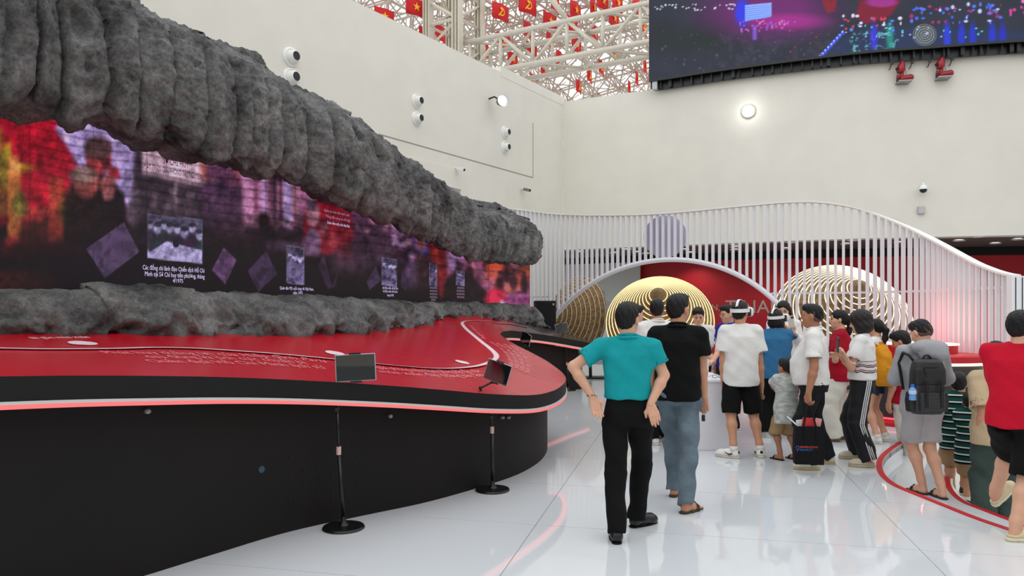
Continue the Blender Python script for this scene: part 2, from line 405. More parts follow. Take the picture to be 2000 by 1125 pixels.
def sheet(name, dz, m, flip=False, th=0):
    vs = [(v.x, v.y, zsurf(v.x, v.y)+dz) for v in vo]; fs = []
    for f in fo:
        ar = sum(vo[f[i]].x*vo[f[(i+1) % len(f)]].y-vo[f[(i+1) % len(f)]].x*vo[f[i]].y for i in range(len(f)))
        if (ar < 0) != flip: f = f[::-1]
        fs.append(f)
    return P(mesh_obj(name, vs, fs, m, None, True))
def attr_mat(name, rough=.3, spec=.5, attr='Col', var=.1, vscale=4, stretch=(1, 1, 1), bump=0):
    m = bpy.data.materials.new(name); m.use_nodes = True; nt = m.node_tree; b = nt.nodes['Principled BSDF']
    a = nt.nodes.new('ShaderNodeAttribute'); a.attribute_name = attr
    tc = nt.nodes.new('ShaderNodeTexCoord'); mp = nt.nodes.new('ShaderNodeMapping'); mp.inputs['Scale'].default_value = stretch
    n_ = nt.nodes.new('ShaderNodeTexNoise'); n_.inputs['Scale'].default_value = vscale; n_.inputs['Detail'].default_value = 5
    mr = nt.nodes.new('ShaderNodeMapRange'); mr.inputs[3].default_value = 1-var; mr.inputs[4].default_value = 1+var
    mx = nt.nodes.new('ShaderNodeVectorMath'); mx.operation = 'SCALE'
    nt.links.new(tc.outputs['Object'], mp.inputs[0]); nt.links.new(mp.outputs[0], n_.inputs['Vector']); nt.links.new(n_.outputs['Fac'], mr.inputs[0])
    nt.links.new(a.outputs['Color'], mx.inputs[0]); nt.links.new(mr.outputs[0], mx.inputs['Scale']); nt.links.new(mx.outputs[0], b.inputs['Base Color'])
    b.inputs['Roughness'].default_value = rough; b.inputs['Specular IOR Level'].default_value = spec; return m
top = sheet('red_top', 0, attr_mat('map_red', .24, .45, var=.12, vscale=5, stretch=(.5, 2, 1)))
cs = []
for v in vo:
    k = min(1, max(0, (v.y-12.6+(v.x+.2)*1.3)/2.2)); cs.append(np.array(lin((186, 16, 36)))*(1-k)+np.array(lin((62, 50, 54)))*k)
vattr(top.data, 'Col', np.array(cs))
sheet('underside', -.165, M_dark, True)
def skirt(name, path, zt, zb, off, th, m, floor_z=None):
    """wall under the platform edge; off>0 lies inside the edge"""
    vs = []; N = len(path)
    for i, p in enumerate(path):
        t = path[min(i+1, N-1)]-path[max(i-1, 0)]; t.z = 0; t.normalize(); nn = Vector((-t.y, t.x, 0)); a_ = p+nn*off; b_ = p+nn*(off+th)
        z0 = floor_z if floor_z is not None else p.z-zb
        vs += [(a_.x, a_.y, z0), (a_.x, a_.y, p.z-zt), (b_.x, b_.y, p.z-zt), (b_.x, b_.y, z0)]
    fs = []
    for i in range(N-1):
        for k in range(4): q = (k+1) % 4; fs.append((i*4+k, i*4+4+k, i*4+4+q, i*4+q))
    fs += [(0, 1, 2, 3), ((N-1)*4+3, (N-1)*4+2, (N-1)*4+1, (N-1)*4)]
    o = P(mesh_obj(name, vs, fs, m)); smooth_by_angle(o, .5); return o
skirt('fascia', E3, -.002, .127, 0, .02, M_dark)
skirt('light_channel', E3, .127, .143, -.012, .06, mat('grey_channel', (205, 203, 200), .5))
skirt('led_strip', E3, .143, .167, -.008, .05, emat('pink_led', (255, 122, 122), .85))
skirt('base_panel', E3, .165, 0, .22, .03, mat('brown_black_panel', (19, 15, 14), .6, var=.12, vscale=2, spec=.25), 0.0)
# white route line, marker drops
M_line = mat('white_print', (240, 214, 220), .4)
route = [(-40, 681), (0, 681.5), (80, 683), (155, 683.5), (230, 682), (300, 680.5), (380, 682), (450, 686.5), (520, 691), (580, 696), (650, 703), (735, 712), (800, 718), (850, 720.5), (895, 720), (935, 714.5), (960, 706), (969, 698), (966, 690), (954, 679), (940, 668.5), (925, 656), (911, 644), (903, 634), (905, 629), (918, 627), (940, 627.3), (965, 629.5), (1000, 634), (1030, 640)]
def drape(pts, dz=.004, step=.12):
    P3 = [on_surf(*p) for p in pts]; C = cr(P3, 6); return [Vector((p.x, p.y, zsurf(p.x, p.y)+dz)) for p in C]
rl = drape(route); rw = [float(np.interp(i/len(rl), [0, .5, .55, .62, .75, 1], [.11, .1, .085, .06, .05, .04])) for i in range(len(rl))]; P(MB().ribbon(rl, rw, .003).out('route_line', M_line))
for dx, dy, w_ in ((155, 672, 1), (650, 691, .9), (900, 708.5, .8)):
    c = on_surf(dx, dy); d = Vector((1, .45, 0)).normalized(); s_ = Vector((-d.y, d.x, 0)); pts = []
    for k in range(16):
        a_ = 2*math.pi*k/16; r_ = .05*w_*(1 if math.cos(a_) < .5 else 1+1.2*(math.cos(a_)-.5)); q = c+d*math.cos(a_)*r_*1.5+s_*math.sin(a_)*r_*1.9
        pts.append((q.x, q.y, zsurf(q.x, q.y)+.006))
    P(MB().add(pts+[(p[0], p[1], p[2]+.002) for p in pts], [tuple(range(15, -1, -1)), tuple(range(16, 32))]+[(k, (k+1) % 16, 16+(k+1) % 16, 16+k) for k in range(16)]).out('map_marker', M_line))
# printed lettering that follows the edge
M_txt = mat('faded_print', (226, 130, 136), .5)
def surf_text(s, pts, size, flip=False, m=None, spread=1.0):
    C = drape(pts, 0); L = [0]
    for i in range(1, len(C)): L.append(L[-1]+(C[i]-C[i-1]).length)
    me = text_mesh(s, size, 'LEFT'); wd = max(v.co.x for v in me.vertices); k = L[-1]/wd
    for v in me.vertices:
        d = v.co.x*k; i = max(0, min(len(C)-2, int(np.searchsorted(L, d))-1)); t = (C[i+1]-C[i]); t.z = 0; t.normalize()
        nn = Vector((-t.y, t.x, 0)); q = C[i]+(C[i+1]-C[i])*((d-L[i])/max(1e-6, L[i+1]-L[i]))+nn*v.co.y
        v.co = (q.x, q.y, zsurf(q.x, q.y)+.005)
    me.update(); P(tag(link('printed_text', me, m or M_txt), kind='stuff'))
surf_text('Phát huy thắng lợi của Hiệp định Paris', [(208, 693), (330, 694), (450, 697), (560, 702), (640, 710)], .2)
surf_text('chủ động và tích cực chuẩn bị', [(292, 701), (400, 702), (500, 706), (600, 713)], .2)
surf_text('Chiến dịch Hồ Chí Minh lịch sử', [(298, 710), (400, 711), (500, 714), (640, 722)], .2)
surf_text('giải phóng miền Nam thống nhất đất nước', [(740, 722), (820, 728), (900, 730), (945, 728)], .16)
surf_text('mùa xuân đại thắng bảy lăm', [(745, 729), (820, 735), (900, 738), (950, 735)], .15)
for k, o_ in enumerate((0, 14, 28, 42)):
    surf_text('quân và dân ta toàn thắng', [(955+o_*.95, 668+o_*.15), (975+o_*.95, 680+o_*.25), (990+o_*.9, 697+o_*.3), (996+o_*.75, 716+o_*.3)], .09)
surf_text('sài gòn mùa xuân', [(62, 663), (120, 662), (178, 662)], .14, m=M_line)
surf_text('chiến thắng', [(915, 635), (930, 650), (945, 662)], .08)
# small fittings on the base: twin spots, a blue socket, screw holes
def base_pt(i, off, z):
    t = E3[min(i+1, len(E3)-1)]-E3[max(i-1, 0)]; t.z = 0; t.normalize(); nn = Vector((-t.y, t.x, 0)); q = E3[i]+nn*off; return Vector((q.x, q.y, z)), t, nn
def base_near(x, y, off):
    best = None
    for i in range(2, 70):
        q, t, nn = base_pt(i, off, 0); xx = 1000+FPX*q.x/q.y
        if best is None or abs(xx-x) < best[0]: best = (abs(xx-x), i, q, t, nn)
    _, i, q, t, nn = best; q.z = EYE-(y-HOR)*q.y/FPX; return q, t, nn
for x_, y_ in ((288, 803), (297, 802.5), (752, 812), (761, 812.5), (982, 815), (990, 815)):
    q, t, nn = base_near(x_, y_, .22); F = frame(q, t, -nn)
    o = P(MB().lathe([(0, -.01), (.013, -.008), (.017, 0), (.017, .02), (.013, .03), (0, .026)], 12, F).out('spot_fitting', mat('fitting_grey', (150, 150, 150), .4, .3), None, True))
q, t, nn = base_near(507, 917, .22); P(MB().lathe([(.0, .004), (.014, .006), (.024, .004), (.026, 0), (.0, 0)], 18, frame(q, t, -nn)).out('blue_socket', mat('socket_blue', (40, 70, 92), .5)))
hol = MB(); random.seed(4)
for (x_, y_) in [(565+i*24+random.uniform(-4, 4)+(j % 2)*10, 1000-j*26-i*5.5*(1 if j else 1.5)+random.uniform(-4, 4)) for i in range(7) for j in range(5)]:
    q, t, nn = base_near(x_, y_-0, .218); hol.lathe([(.006, -.002), (.006, .0035), (.002, .0035)], 8, frame(q, t, -nn))
P(tag(hol.out('screw_head', M_blackm), kind='stuff'))

# ---- curved LED wall
SCREEN = [(-420, 4.9), (-200, 5.4), (0, 6.0), (150, 6.45), (300, 7.05), (500, 8.2), (700, 10.0), (850, 12.2), (950, 14.3), (1035, 16.3)]
S3 = cr([Vector(((x-1000)/FPX*Y, Y, 0)) for x, Y in SCREEN], 24); SL = [0]
for i in range(1, len(S3)): SL.append(SL[-1]+(S3[i]-S3[i-1]).length)
SX = [p.x for p in S3]; SY = [p.y for p in S3]; SLEN = SL[-1]
def scr(s):
    x = float(np.interp(s, SL, SX)); y = float(np.interp(s, SL, SY)); e = .05
    t = Vector((float(np.interp(s+e, SL, SX)-np.interp(s-e, SL, SX)), float(np.interp(s+e, SL, SY)-np.interp(s-e, SL, SY)), 0))
    t.normalize(); return Vector((x, y, 0)), t, Vector((t.y, -t.x, 0))
def s_of_px(x):
    best = min(range(len(S3)), key=lambda i: abs(1000+FPX*S3[i].x/S3[i].y-x)); return SL[best]

M_rock = bpy.data.materials.new('dark_rock'); M_rock.use_nodes = True
nt = M_rock.node_tree; b = nt.nodes['Principled BSDF']; tc = nt.nodes.new('ShaderNodeTexCoord')
n1 = nt.nodes.new('ShaderNodeTexNoise'); n1.inputs['Scale'].default_value = 1.9; n1.inputs['Detail'].default_value = 10; n1.inputs['Roughness'].default_value = .72
n2 = nt.nodes.new('ShaderNodeTexNoise'); n2.inputs['Scale'].default_value = 38; n2.inputs['Detail'].default_value = 10; n2.inputs['Roughness'].default_value = .78
r1 = nt.nodes.new('ShaderNodeValToRGB'); r1.color_ramp.elements[0].position = .33; r1.color_ramp.elements[1].position = .66
r1.color_ramp.elements[0].color = (.035, .034, .035, 1); r1.color_ramp.elements[1].color = (.31, .306, .298, 1)
r2 = nt.nodes.new('ShaderNodeValToRGB'); r2.color_ramp.elements[0].position = .3; r2.color_ramp.elements[1].position = .66
r2.color_ramp.elements[0].color = (.42, .42, .42, 1); r2.color_ramp.elements[1].color = (1.25, 1.25, 1.25, 1)
mx = nt.nodes.new('ShaderNodeMixRGB'); mx.blend_type = 'MULTIPLY'; mx.inputs[0].default_value = 1
bp = nt.nodes.new('ShaderNodeBump'); bp.inputs['Strength'].default_value = .9; bp.inputs['Distance'].default_value = .02
for n_ in (n1, n2): nt.links.new(tc.outputs['Object'], n_.inputs['Vector'])
nt.links.new(n1.outputs[0], r1.inputs[0]); nt.links.new(n2.outputs[0], r2.inputs[0]); nt.links.new(r1.outputs[0], mx.inputs[1]); nt.links.new(r2.outputs[0], mx.inputs[2])
nt.links.new(mx.outputs[0], b.inputs['Base Color']); nt.links.new(n2.outputs[0], bp.inputs['Height']); nt.links.new(bp.outputs[0], b.inputs['Normal'])
b.inputs['Roughness'].default_value = .9; b.inputs['Specular IOR Level'].default_value = .2

lip_y = tab([(-400, 150), (0, 180), (60, 178), (100, 204), (150, 222), (190, 214), (215, 212), (250, 238), (290, 260), (340, 264), (380, 283), (440, 300), (500, 314), (560, 335), (600, 352), (640, 372), (700, 396), (760, 420), (800, 440), (850, 464), (900, 486), (950, 499), (1000, 502), (1045, 508)])
und_y = tab([(-400, 190), (0, 218), (40, 226), (80, 238), (125, 252), (150, 243), (175, 237), (205, 248), (230, 264), (270, 282), (300, 290), (350, 306), (380, 320), (420, 316), (470, 332), (540, 348), (600, 376), (650, 391), (700, 407), (750, 432), (800, 452), (850, 477), (900, 494), (950, 507), (1045, 514)])
top_y = tab([(-700, -560), (0, -135), (245, 0), (330, 50), (420, 92), (520, 150), (600, 192), (680, 246), (740, 290), (790, 326), (830, 352), (855, 376), (875, 390), (910, 396), (940, 401), (980, 410), (1010, 418), (1030, 428), (1060, 440)])
def zpx(p, yt): return EYE-(yt(1000+FPX*p.x/p.y)-HOR)*p.y/FPX
SECT = [(-.5, 'u', .05), (.04, 'u', .02), (.3, 'u', 0), (.56, 'l', -.09), (.64, 'l', -.03), (.7, 'l', .05), (.73, 'h', .15), (.74, 'h', .35), (.71, 'h', .55), (.62, 'h', .7), (.34, 'h', .845), (.27, 'h', .85), (.2, 'h', .93), (0, 'h', .985), (-.15, 'h', 1.0), (-.4, 'h', .93), (-.75, 'h', .7), (-.8, 'h', .1), (-.5, 'u', .05)]
def section(s, shrink):
    p, t, nn = scr(s); out = []
    zl = zpx(p+nn*.62, lip_y); zu = zpx(p+nn*.08, und_y); zt = zpx(p-nn*.12, top_y)
    mid = Vector((p.x, p.y, (zl+zt)/2))
    for d, k, f in SECT:
        z = zu+f if k == 'u' else zl+f if k == 'l' else zl+(zt-zl)*f
        q = Vector((p.x, p.y, z))+nn*d; out.append(mid+(q-mid)*shrink)
    return out
def rock_mesh(name, sec_fn, NS, NV, disp, label, rows=None):
    vs = []; NV = len(rows) if rows is not None else NV; vv = rows if rows is not None else [j/(NV-1) for j in range(NV)]
    for i in range(NS):
        sec = sec_fn(i/(NS-1)); L = [0]
        for a_, b_ in zip(sec[:-1], sec[1:]): L.append(L[-1]+(b_-a_).length)
        Ls = np.interp(rows, np.arange(len(sec)), L) if rows is not None else np.linspace(0, L[-1], NV); arr = np.array([list(p) for p in sec])
        row = np.stack([np.interp(Ls, L, arr[:, k]) for k in range(3)], 1); vs.append(row)
    vs = np.array(vs)                     # NS,NV,3
    du = np.gradient(vs, axis=0); dv = np.gradient(vs, axis=1); nr = np.cross(du, dv); nr /= (np.linalg.norm(nr, axis=2, keepdims=True)+1e-9)
    out = vs.copy()
    for i in range(NS):
        for j in range(NV): out[i, j] += nr[i, j]*disp(i/(NS-1), vv[j], vs[i, j], nr[i, j])
    V = out.reshape(-1, 3); idx = np.arange(NS*NV).reshape(NS, NV)
    F = np.stack([idx[:-1, :-1], idx[1:, :-1], idx[1:, 1:], idx[:-1, 1:]], -1).reshape(-1, 4)
    F = [tuple(f) for f in F.tolist()]; F.append(tuple(idx[0].tolist())); F.append(tuple(idx[-1][::-1].tolist()))
    return tag(mesh_obj(name, V.tolist(), F, M_rock, None, True), label, 'rock')
# canopy: columnar ribs with rough pitted faces
rib_s = [0.0]; random.seed(11)
while rib_s[-1] < SLEN+1: rib_s.append(rib_s[-1]+random.uniform(.14, .42))
ribd = [random.uniform(.03, .1) for _ in rib_s]; ribo = [random.uniform(-.035, .035) for _ in rib_s]; ribt = [random.uniform(-.1, .12) for _ in rib_s]
CEND = s_of_px(1003)
def sec_can(u):
    e = min(1, max(.25, (1-u)*CEND/.16)); return section(u*CEND, .8+.2*math.sqrt(1-(1-e)**2) if e < 1 else 1)
def disp_can(u, v, p, nr):
    P_ = Vector(p); s = u*CEND+.05*noise.noise(Vector((p[0]*2, p[1]*2, p[2]*1.3)))+.02*noise.noise(P_*6); k = int(np.searchsorted(rib_s, s))-1
    wd = rib_s[k+1]-rib_s[k]; a_ = (s-rib_s[k])/wd; ed = min(a_, 1-a_)*wd
    rib = ribo[k]+ribt[k]*(a_-.5)-ribd[k]*math.exp(-(ed/.028)**2)
    face = max(0.0, min(1, (v-2.6)/1.2, (10-v)/1.6)) if v < 11 else .25
    w_ = .05*fbm(Vector((p[0]*1.1, p[1]*1.1, p[2]*.6)), 2)+.055*(.3-abs(noise.noise(Vector((p[0]*4.5, p[1]*4.5, p[2]*2.2)))))+.026*fbm(P_*9, 3)+.014*fbm(P_*31, 2)
    pit = noise.noise(P_*3.4+Vector((9, 2, 4))); w_ -= .1*max(0, pit-.4)/.3
    pit = noise.noise(P_*9+Vector((3, 7, 1))); w_ -= .035*max(0, pit-.35)/.3
    if 11 <= v: w_ += .08*fbm(P_*2.6, 3)+.04*abs(noise.noise(P_*7))
    if v < 4.2: w_ += .09*noise.noise(Vector((p[0]*3.1, p[1]*3.1, 3)))+.05*noise.noise(Vector((p[0]*8, p[1]*8, p[2]*5)))
    return rib*face+w_
rows_can = []
for i, n_ in enumerate((3, 8, 9, 4, 4, 6, 18, 18, 14, 18, 4, 8, 8, 7, 7, 5, 3, 2)): rows_can += [i+k/n_ for k in range(n_)]
rows_can.append(18.0)
rock_mesh('rock_canopy', sec_can, 1000, 0, disp_can, 'long overhanging dark grey rock canopy above the curved video wall', rows_can)
# low rock ledge between the red platform and the screen
ltop = tab([(-400, 566), (0, 569), (165, 569), (174, 560), (200, 556), (330, 561), (345, 570), (400, 569), (430, 576), (480, 574), (540, 580), (600, 578), (680, 584), (735, 587), (800, 592), (870, 592), (905, 591), (960, 594), (1000, 596), (1040, 600), (1058, 608), (1075, 615)])
B3r = B3[::-1]; bl = [0]
Bc = [p for p in B3r if 1000+FPX*p.x/p.y < 1069]
for i in range(1, len(Bc)): bl.append(bl[-1]+(Bc[i]-Bc[i-1]).length)
Ba = np.array([list(p) for p in Bc])
def sec_led(u):
    d = u*bl[-1]; p = Vector([float(np.interp(d, bl, Ba[:, k])) for k in range(3)])
    near = min(range(len(S3)), key=lambda i: (S3[i]-Vector((p.x, p.y, 0))).length); c = S3[near]; g = Vector((c.x-p.x, c.y-p.y, 0))
    e = min(1, max(.05, (1-u)*bl[-1]/.35)); e = math.sqrt(1-(1-e)**2)
    tp = p+g*.55; zt = zpx(tp, ltop); z0 = p.z-.03; h = (zt-z0)*e
    f = lambda k, z: Vector((p.x+g.x*k, p.y+g.y*k, z0+h*z))
    return [f(.9, -.35), f(.1, -.3), f(-.05, -.02), f(-.12, .1), f(-.12, .3), f(-.04, .55), f(.08, .8), f(.25, .96), f(.55, 1.0), f(.93, .97), f(.95, -.3)]
def disp_led(u, v, p, nr):
    q = Vector((p[0], p[1], p[2]*1.25)); q = q+Vector((noise.noise(q*3), noise.noise(q*3+Vector((5, 1, 2))), noise.noise(q*3+Vector((2, 8, 3)))))*.12
    a_ = noise.voronoi(q*3.1)[0]; b_ = noise.voronoi(q*7.3)[0]; w_ = .24*(min(a_[0], .75)-.42)+.15*(min(b_[0], .8)-.42)+.05*fbm(q*1.6, 2)+.045*fbm(q*12, 3)
    w_ -= .09*max(0, noise.noise(q*5+Vector((4, 4, 1)))-.3); return (w_-.02)*min(1, max(.1, (v-.02)*7), max(.3, (1-v)*6))*(1-.72*max(0, nr[2]))
rock_mesh('rock_ledge', sec_led, 900, 84, disp_led, 'low rugged dark rock ledge below the curved video wall')
# ---- content of the curved LED wall, held as colours of its own pixels
_rng = np.random.RandomState(3)
def vnoise(X, Y, sc, seed=0):
    g = np.random.RandomState(seed).rand(64, 64); x = X/sc; y = Y/sc; xi = np.floor(x).astype(int); yi = np.floor(y).astype(int); fx = x-xi; fy = y-yi
    fx = fx*fx*(3-2*fx); fy = fy*fy*(3-2*fy); G_ = lambda a, b: g[a % 64, b % 64]
    return (G_(xi, yi)*(1-fx)+G_(xi+1, yi)*fx)*(1-fy)+(G_(xi, yi+1)*(1-fx)+G_(xi+1, yi+1)*fx)*fy
def fnoise(X, Y, sc, seed=0): return .5*vnoise(X, Y, sc, seed)+.3*vnoise(X, Y, sc/2.1, seed+1)+.2*vnoise(X, Y, sc/4.3, seed+2)
class Canvas:
    def __init__(s, X, Y): s.X, s.Y = X, Y; s.C = np.zeros(X.shape+(3,))
    def put(s, mask, col, a=1.0):
        m = (np.clip(mask, 0, 1)*a)[..., None]; c = np.asarray(col, float); s.C = s.C*(1-m)+c*m
    def rect(s, x0, y0, x1, y1, f=3): return np.clip((s.X-x0)/f+.5, 0, 1)*np.clip((x1-s.X)/f+.5, 0, 1)*np.clip((s.Y-y0)/f+.5, 0, 1)*np.clip((y1-s.Y)/f+.5, 0, 1)
    def ell(s, cx, cy, rx, ry, f=.12): return np.clip((1-np.hypot((s.X-cx)/rx, (s.Y-cy)/ry))/f+.5, 0, 1)
    def poly(s, pts, f=2.0):
        d = np.full(s.X.shape, 1e9); ins = np.zeros(s.X.shape, bool); n_ = len(pts)
        for i in range(n_):
            (x0, y0), (x1, y1) = pts[i], pts[(i+1) % n_]; dx, dy = x1-x0, y1-y0
            t = np.clip(((s.X-x0)*dx+(s.Y-y0)*dy)/(dx*dx+dy*dy+1e-9), 0, 1); d = np.minimum(d, np.hypot(s.X-x0-t*dx, s.Y-y0-t*dy))
            if y0 != y1: ins ^= ((y0 > s.Y) != (y1 > s.Y)) & (s.X < (x1-x0)*(s.Y-y0)/(y1-y0)+x0)
        return np.clip(np.where(ins, d, -d)/f+.5, 0, 1)
    def figure(s, cx, cy, h, skin, coat, a=1.0):
        s.put(s.ell(cx, cy+h*.62, h*.24, h*.44, .4), coat, a*.9); s.put(s.ell(cx, cy, h*.11, h*.15, .5), skin, a*.9); s.put(s.ell(cx, cy-h*.11, h*.12, h*.08, .6), np.array(coat)*.5, a*.8)
def Y_mid(c, y0, y1, sl, x0, x1): return c.Y-(y0+(y1-y0)*.55+sl*(c.X-x0)/(x1-x0))
def photo(c, x0, y0, x1, y1, sl, seed, crowd=True, tint=(196, 182, 236)):
    """a black-and-white photograph inside the footage"""
    q = [(x0, y0), (x1, y0+sl), (x1, y1+sl), (x0, y1)]; m = c.poly(q, 1.5); w, h = x1-x0, y1-y0
    n_ = fnoise(c.X, c.Y, w*.3, seed); c.put(m, tint); sub = Canvas(c.X, c.Y); sub.C = np.ones_like(c.C)*np.array(tint)*(.55+.7*n_[..., None])
    r = np.random.RandomState(seed)
    sub.C *= np.where(Y_mid(c, y0, y1, sl, x0, x1) < 0, .5, 1.0)[..., None]
    if crowd:
        for k in range(8): sub.figure(x0+w*(.05+.125*k+r.uniform(-.03, .03)), y0+h*(.24+.09*(k % 2)+r.uniform(-.06, .06))+sl*k/8, h*r.uniform(.55, .85), np.array(tint)*r.uniform(.7, 1.0), (34+r.randint(30), 26+r.randint(26), 50))
        sub.put(sub.poly([(x0, y1-h*.1), (x0+w*.35, y0+h*.62), (x1, y0+h*.7+sl), (x1, y1+sl), (x0, y1)], 2), np.array(tint)*.92)
        sub.put(fnoise(c.X, c.Y, 9, seed+4)-.55, (40, 30, 60), 1.4); sub.put(sub.ell(x0+w*.52, y0+h*.68, w*.06, h*.09), (30, 24, 40))
    else:
        for k in range(3): sub.figure(x0+w*(.25+.27*k), y0+h*(.25+.05*k), h*.75, np.array(tint)*1.1, (120, 104, 150))
        sub.put((fnoise(c.X, c.Y, 7, seed+4)-.5)*4, (30, 22, 44), .8)
    sub.C *= (.62+.76*fnoise(c.X, c.Y, 7, seed+9))[..., None]
    c.C = c.C*(1-m[..., None])+np.clip(sub.C, 0, 250)*m[..., None]
def tilted(c, q, col, seed, a=.8):
    m = c.poly(q, 1.5); n_ = fnoise(c.X, c.Y, 22, seed); c.put(m, np.array(col)*1.0, a)
    for k in range(3): c.put(m*np.clip((fnoise(c.X, c.Y, 16, seed+k)-.5)*6, 0, 1), np.array(col)*(.25+.2*k), .5)
NC, NR = 820, 176
cx_ = np.linspace(-120, 1035, NC); sidx = np.array([0.0]*NC)
pxs = np.array([1000+FPX*p.x/p.y for p in S3]); sidx = np.interp(cx_, pxs, SL)
cols = np.array([list(scr(s)[0]) for s in sidx]); zz = np.linspace(1.5, 3.65, NR)
VX = np.repeat(cols[:, None, 0], NR, 1); VY = np.repeat(cols[:, None, 1], NR, 1); VZ = np.repeat(zz[None, :], NC, 0)
X = 1000+FPX*VX/VY; Y = HOR-FPX*(VZ-EYE)/VY
c = Canvas(X, Y)
lo = np.interp(X, [0, 300, 600, 800, 1035], [560, 566, 582, 594, 602]); hi = np.interp(X, [0, 300, 600, 800, 1035], [215, 290, 375, 450, 512])
v = (Y-hi)/(lo-hi)                                     # 0 at the canopy, 1 at the ledge
nz = fnoise(X, Y, 60, 1)
c.C = np.array((26, 14, 18))*np.ones(X.shape+(1,))
c.put(np.clip((.62-v)*2.6, 0, 1), (96, 52, 86)); c.put(np.clip((nz-.45)*3, 0, 1)*np.clip(.75-v, 0, 1), (150, 84, 130), .7)
# red banner with a gold star, gate
c.put(c.poly([(-200, 150), (95, 200), (130, 262), (150, 330), (120, 420), (-200, 470)], 14), (190, 14, 40))
c.put(np.clip((fnoise(X, Y, 46, 8)-.52)*5, 0, 1)*c.rect(-200, 200, 130, 460, 30), (110, 8, 24), .55)
st = []
for k in range(10): r_ = (74 if k % 2 == 0 else 30); a_ = -math.pi/2+.25+k*math.pi/5; st.append((2+r_*math.cos(a_), 330+r_*math.sin(a_)*.8))
c.put(c.poly(st, 3), (168, 124, 26)); c.put(c.poly([(-60, 250), (4, 250), (14, 300), (40, 330), (38, 420), (-60, 430)], 10), (120, 100, 30), .7)
c.put(c.rect(95, 345, 124, 475, 3), (176, 52, 40)); c.put(c.rect(15, 330, 40, 470, 4), (206, 110, 50)); c.put(c.ell(28, 318, 13, 13), (214, 128, 60)); c.put(c.rect(18, 328, 40, 336), (230, 160, 80))
for k in range(12): c.put(c.rect(35+k*5.2, 405, 37.5+k*5.2, 478, 1.5), (180, 60, 44), .8)
c.put(c.rect(34, 408, 98, 418), (198, 60, 54)); c.put(c.ell(40, 400, 16, 26, .5), (70, 120, 30), .6); c.put(c.ell(140, 410, 26, 40, .6), (60, 66, 20), .7); c.put(c.rect(-200, 475, 160, 500, 8), (64, 12, 14), .9); c.put(c.rect(-200, 530, 110, 570, 16), (92, 26, 14), .8)
c.put(c.ell(22, 470, 14, 10, .5), (200, 40, 40), .8)
# lavender sky, two people embracing
c.put(c.poly([(106, 250), (150, 215), (270, 250), (262, 330), (262, 400), (200, 400), (140, 300)], 5), (196, 164, 240))
c.put(c.poly([(262, 290), (275, 285), (275, 420), (262, 420)], 12), (120, 90, 130), .6)
c.put(c.poly([(150, 420), (160, 370), (195, 340), (215, 350), (243, 380), (248, 440), (200, 460), (150, 450)], 4), (30, 16, 22)); c.put(c.poly([(125, 395), (150, 350), (180, 360), (200, 420), (160, 470), (130, 450)], 8), (38, 20, 20))
c.put(c.ell(193, 312, 25, 30), (176, 54, 62)); c.put(c.ell(192, 289, 28, 23), (92, 60, 64)); c.put(c.ell(207, 318, 9, 8, .4), (70, 20, 30)); c.put(c.ell(168, 357, 26, 28), (146, 62, 60)); c.put(c.ell(162, 342, 27, 17, .4), (128, 96, 92)); c.put(c.poly([(213, 325), (230, 328), (236, 350), (212, 348)], 3), (190, 34, 50)); c.put(c.ell(211, 364, 15, 22, .2), (156, 74, 80))
for k in range(4): c.put(c.ell(204+k*5, 380, 2.6, 11), (172, 92, 92))
# command post banner and a group
c.put(c.rect(262, 285, 395, 480, 10), (58, 46, 58), .9)
c.put(c.poly([(277, 288), (402, 318), (402, 364), (278, 338)], 2), (226, 180, 206))
for k in range(4): c.figure(270+k*34 if k else 264, 372+8*(k % 2), 70, (128, 96, 118), (96, 76, 92))
c.put(c.rect(341, 346, 346, 420), (150, 120, 130), .8)
c.put(c.rect(262, 415, 420, 470, 30), (26, 16, 22), .75)
# dusk sky and trees
c.put(np.clip((fnoise(X, Y, 26, 21)-.42)*5, 0, 1)*c.poly([(390, 305), (480, 330), (478, 365), (395, 352)], 10), (176, 70, 52))
c.put(c.poly([(395, 350), (480, 360), (470, 420), (400, 440)], 14), (74, 46, 76), .8)
c.put(c.poly([(430, 350), (441, 352), (446, 386), (430, 384)], 4), (48, 34, 60), .8)
# bright hall with curtains
c.put(c.poly([(470, 334), (600, 366), (606, 420), (588, 450), (530, 462), (478, 440)], 8), (206, 128, 180))
for k, (x_, w_, cc) in enumerate(((500, 9, (120, 60, 90)), (516, 6, (190, 160, 240)), (527, 5, (90, 40, 60)), (536, 10, (40, 20, 30)), (548, 6, (30, 14, 24)), (562, 14, (190, 170, 250)), (577, 6, (150, 90, 80)), (590, 10, (150, 80, 120)))):
    c.put(c.rect(x_-w_/2, 330, x_+w_/2, 450, 4), cc, .75)
for k in range(12): c.figure(490+k*10, 430+6*(k % 3), 46, (150, 90, 110), (34, 18, 30), .85)
c.put(c.ell(515, 430, 11, 15), (30, 14, 20)); c.put(c.ell(520, 470, 22, 36, .4), (26, 14, 22))
c.put(c.rect(520, 470, 605, 490, 8), (88, 60, 90), .6)
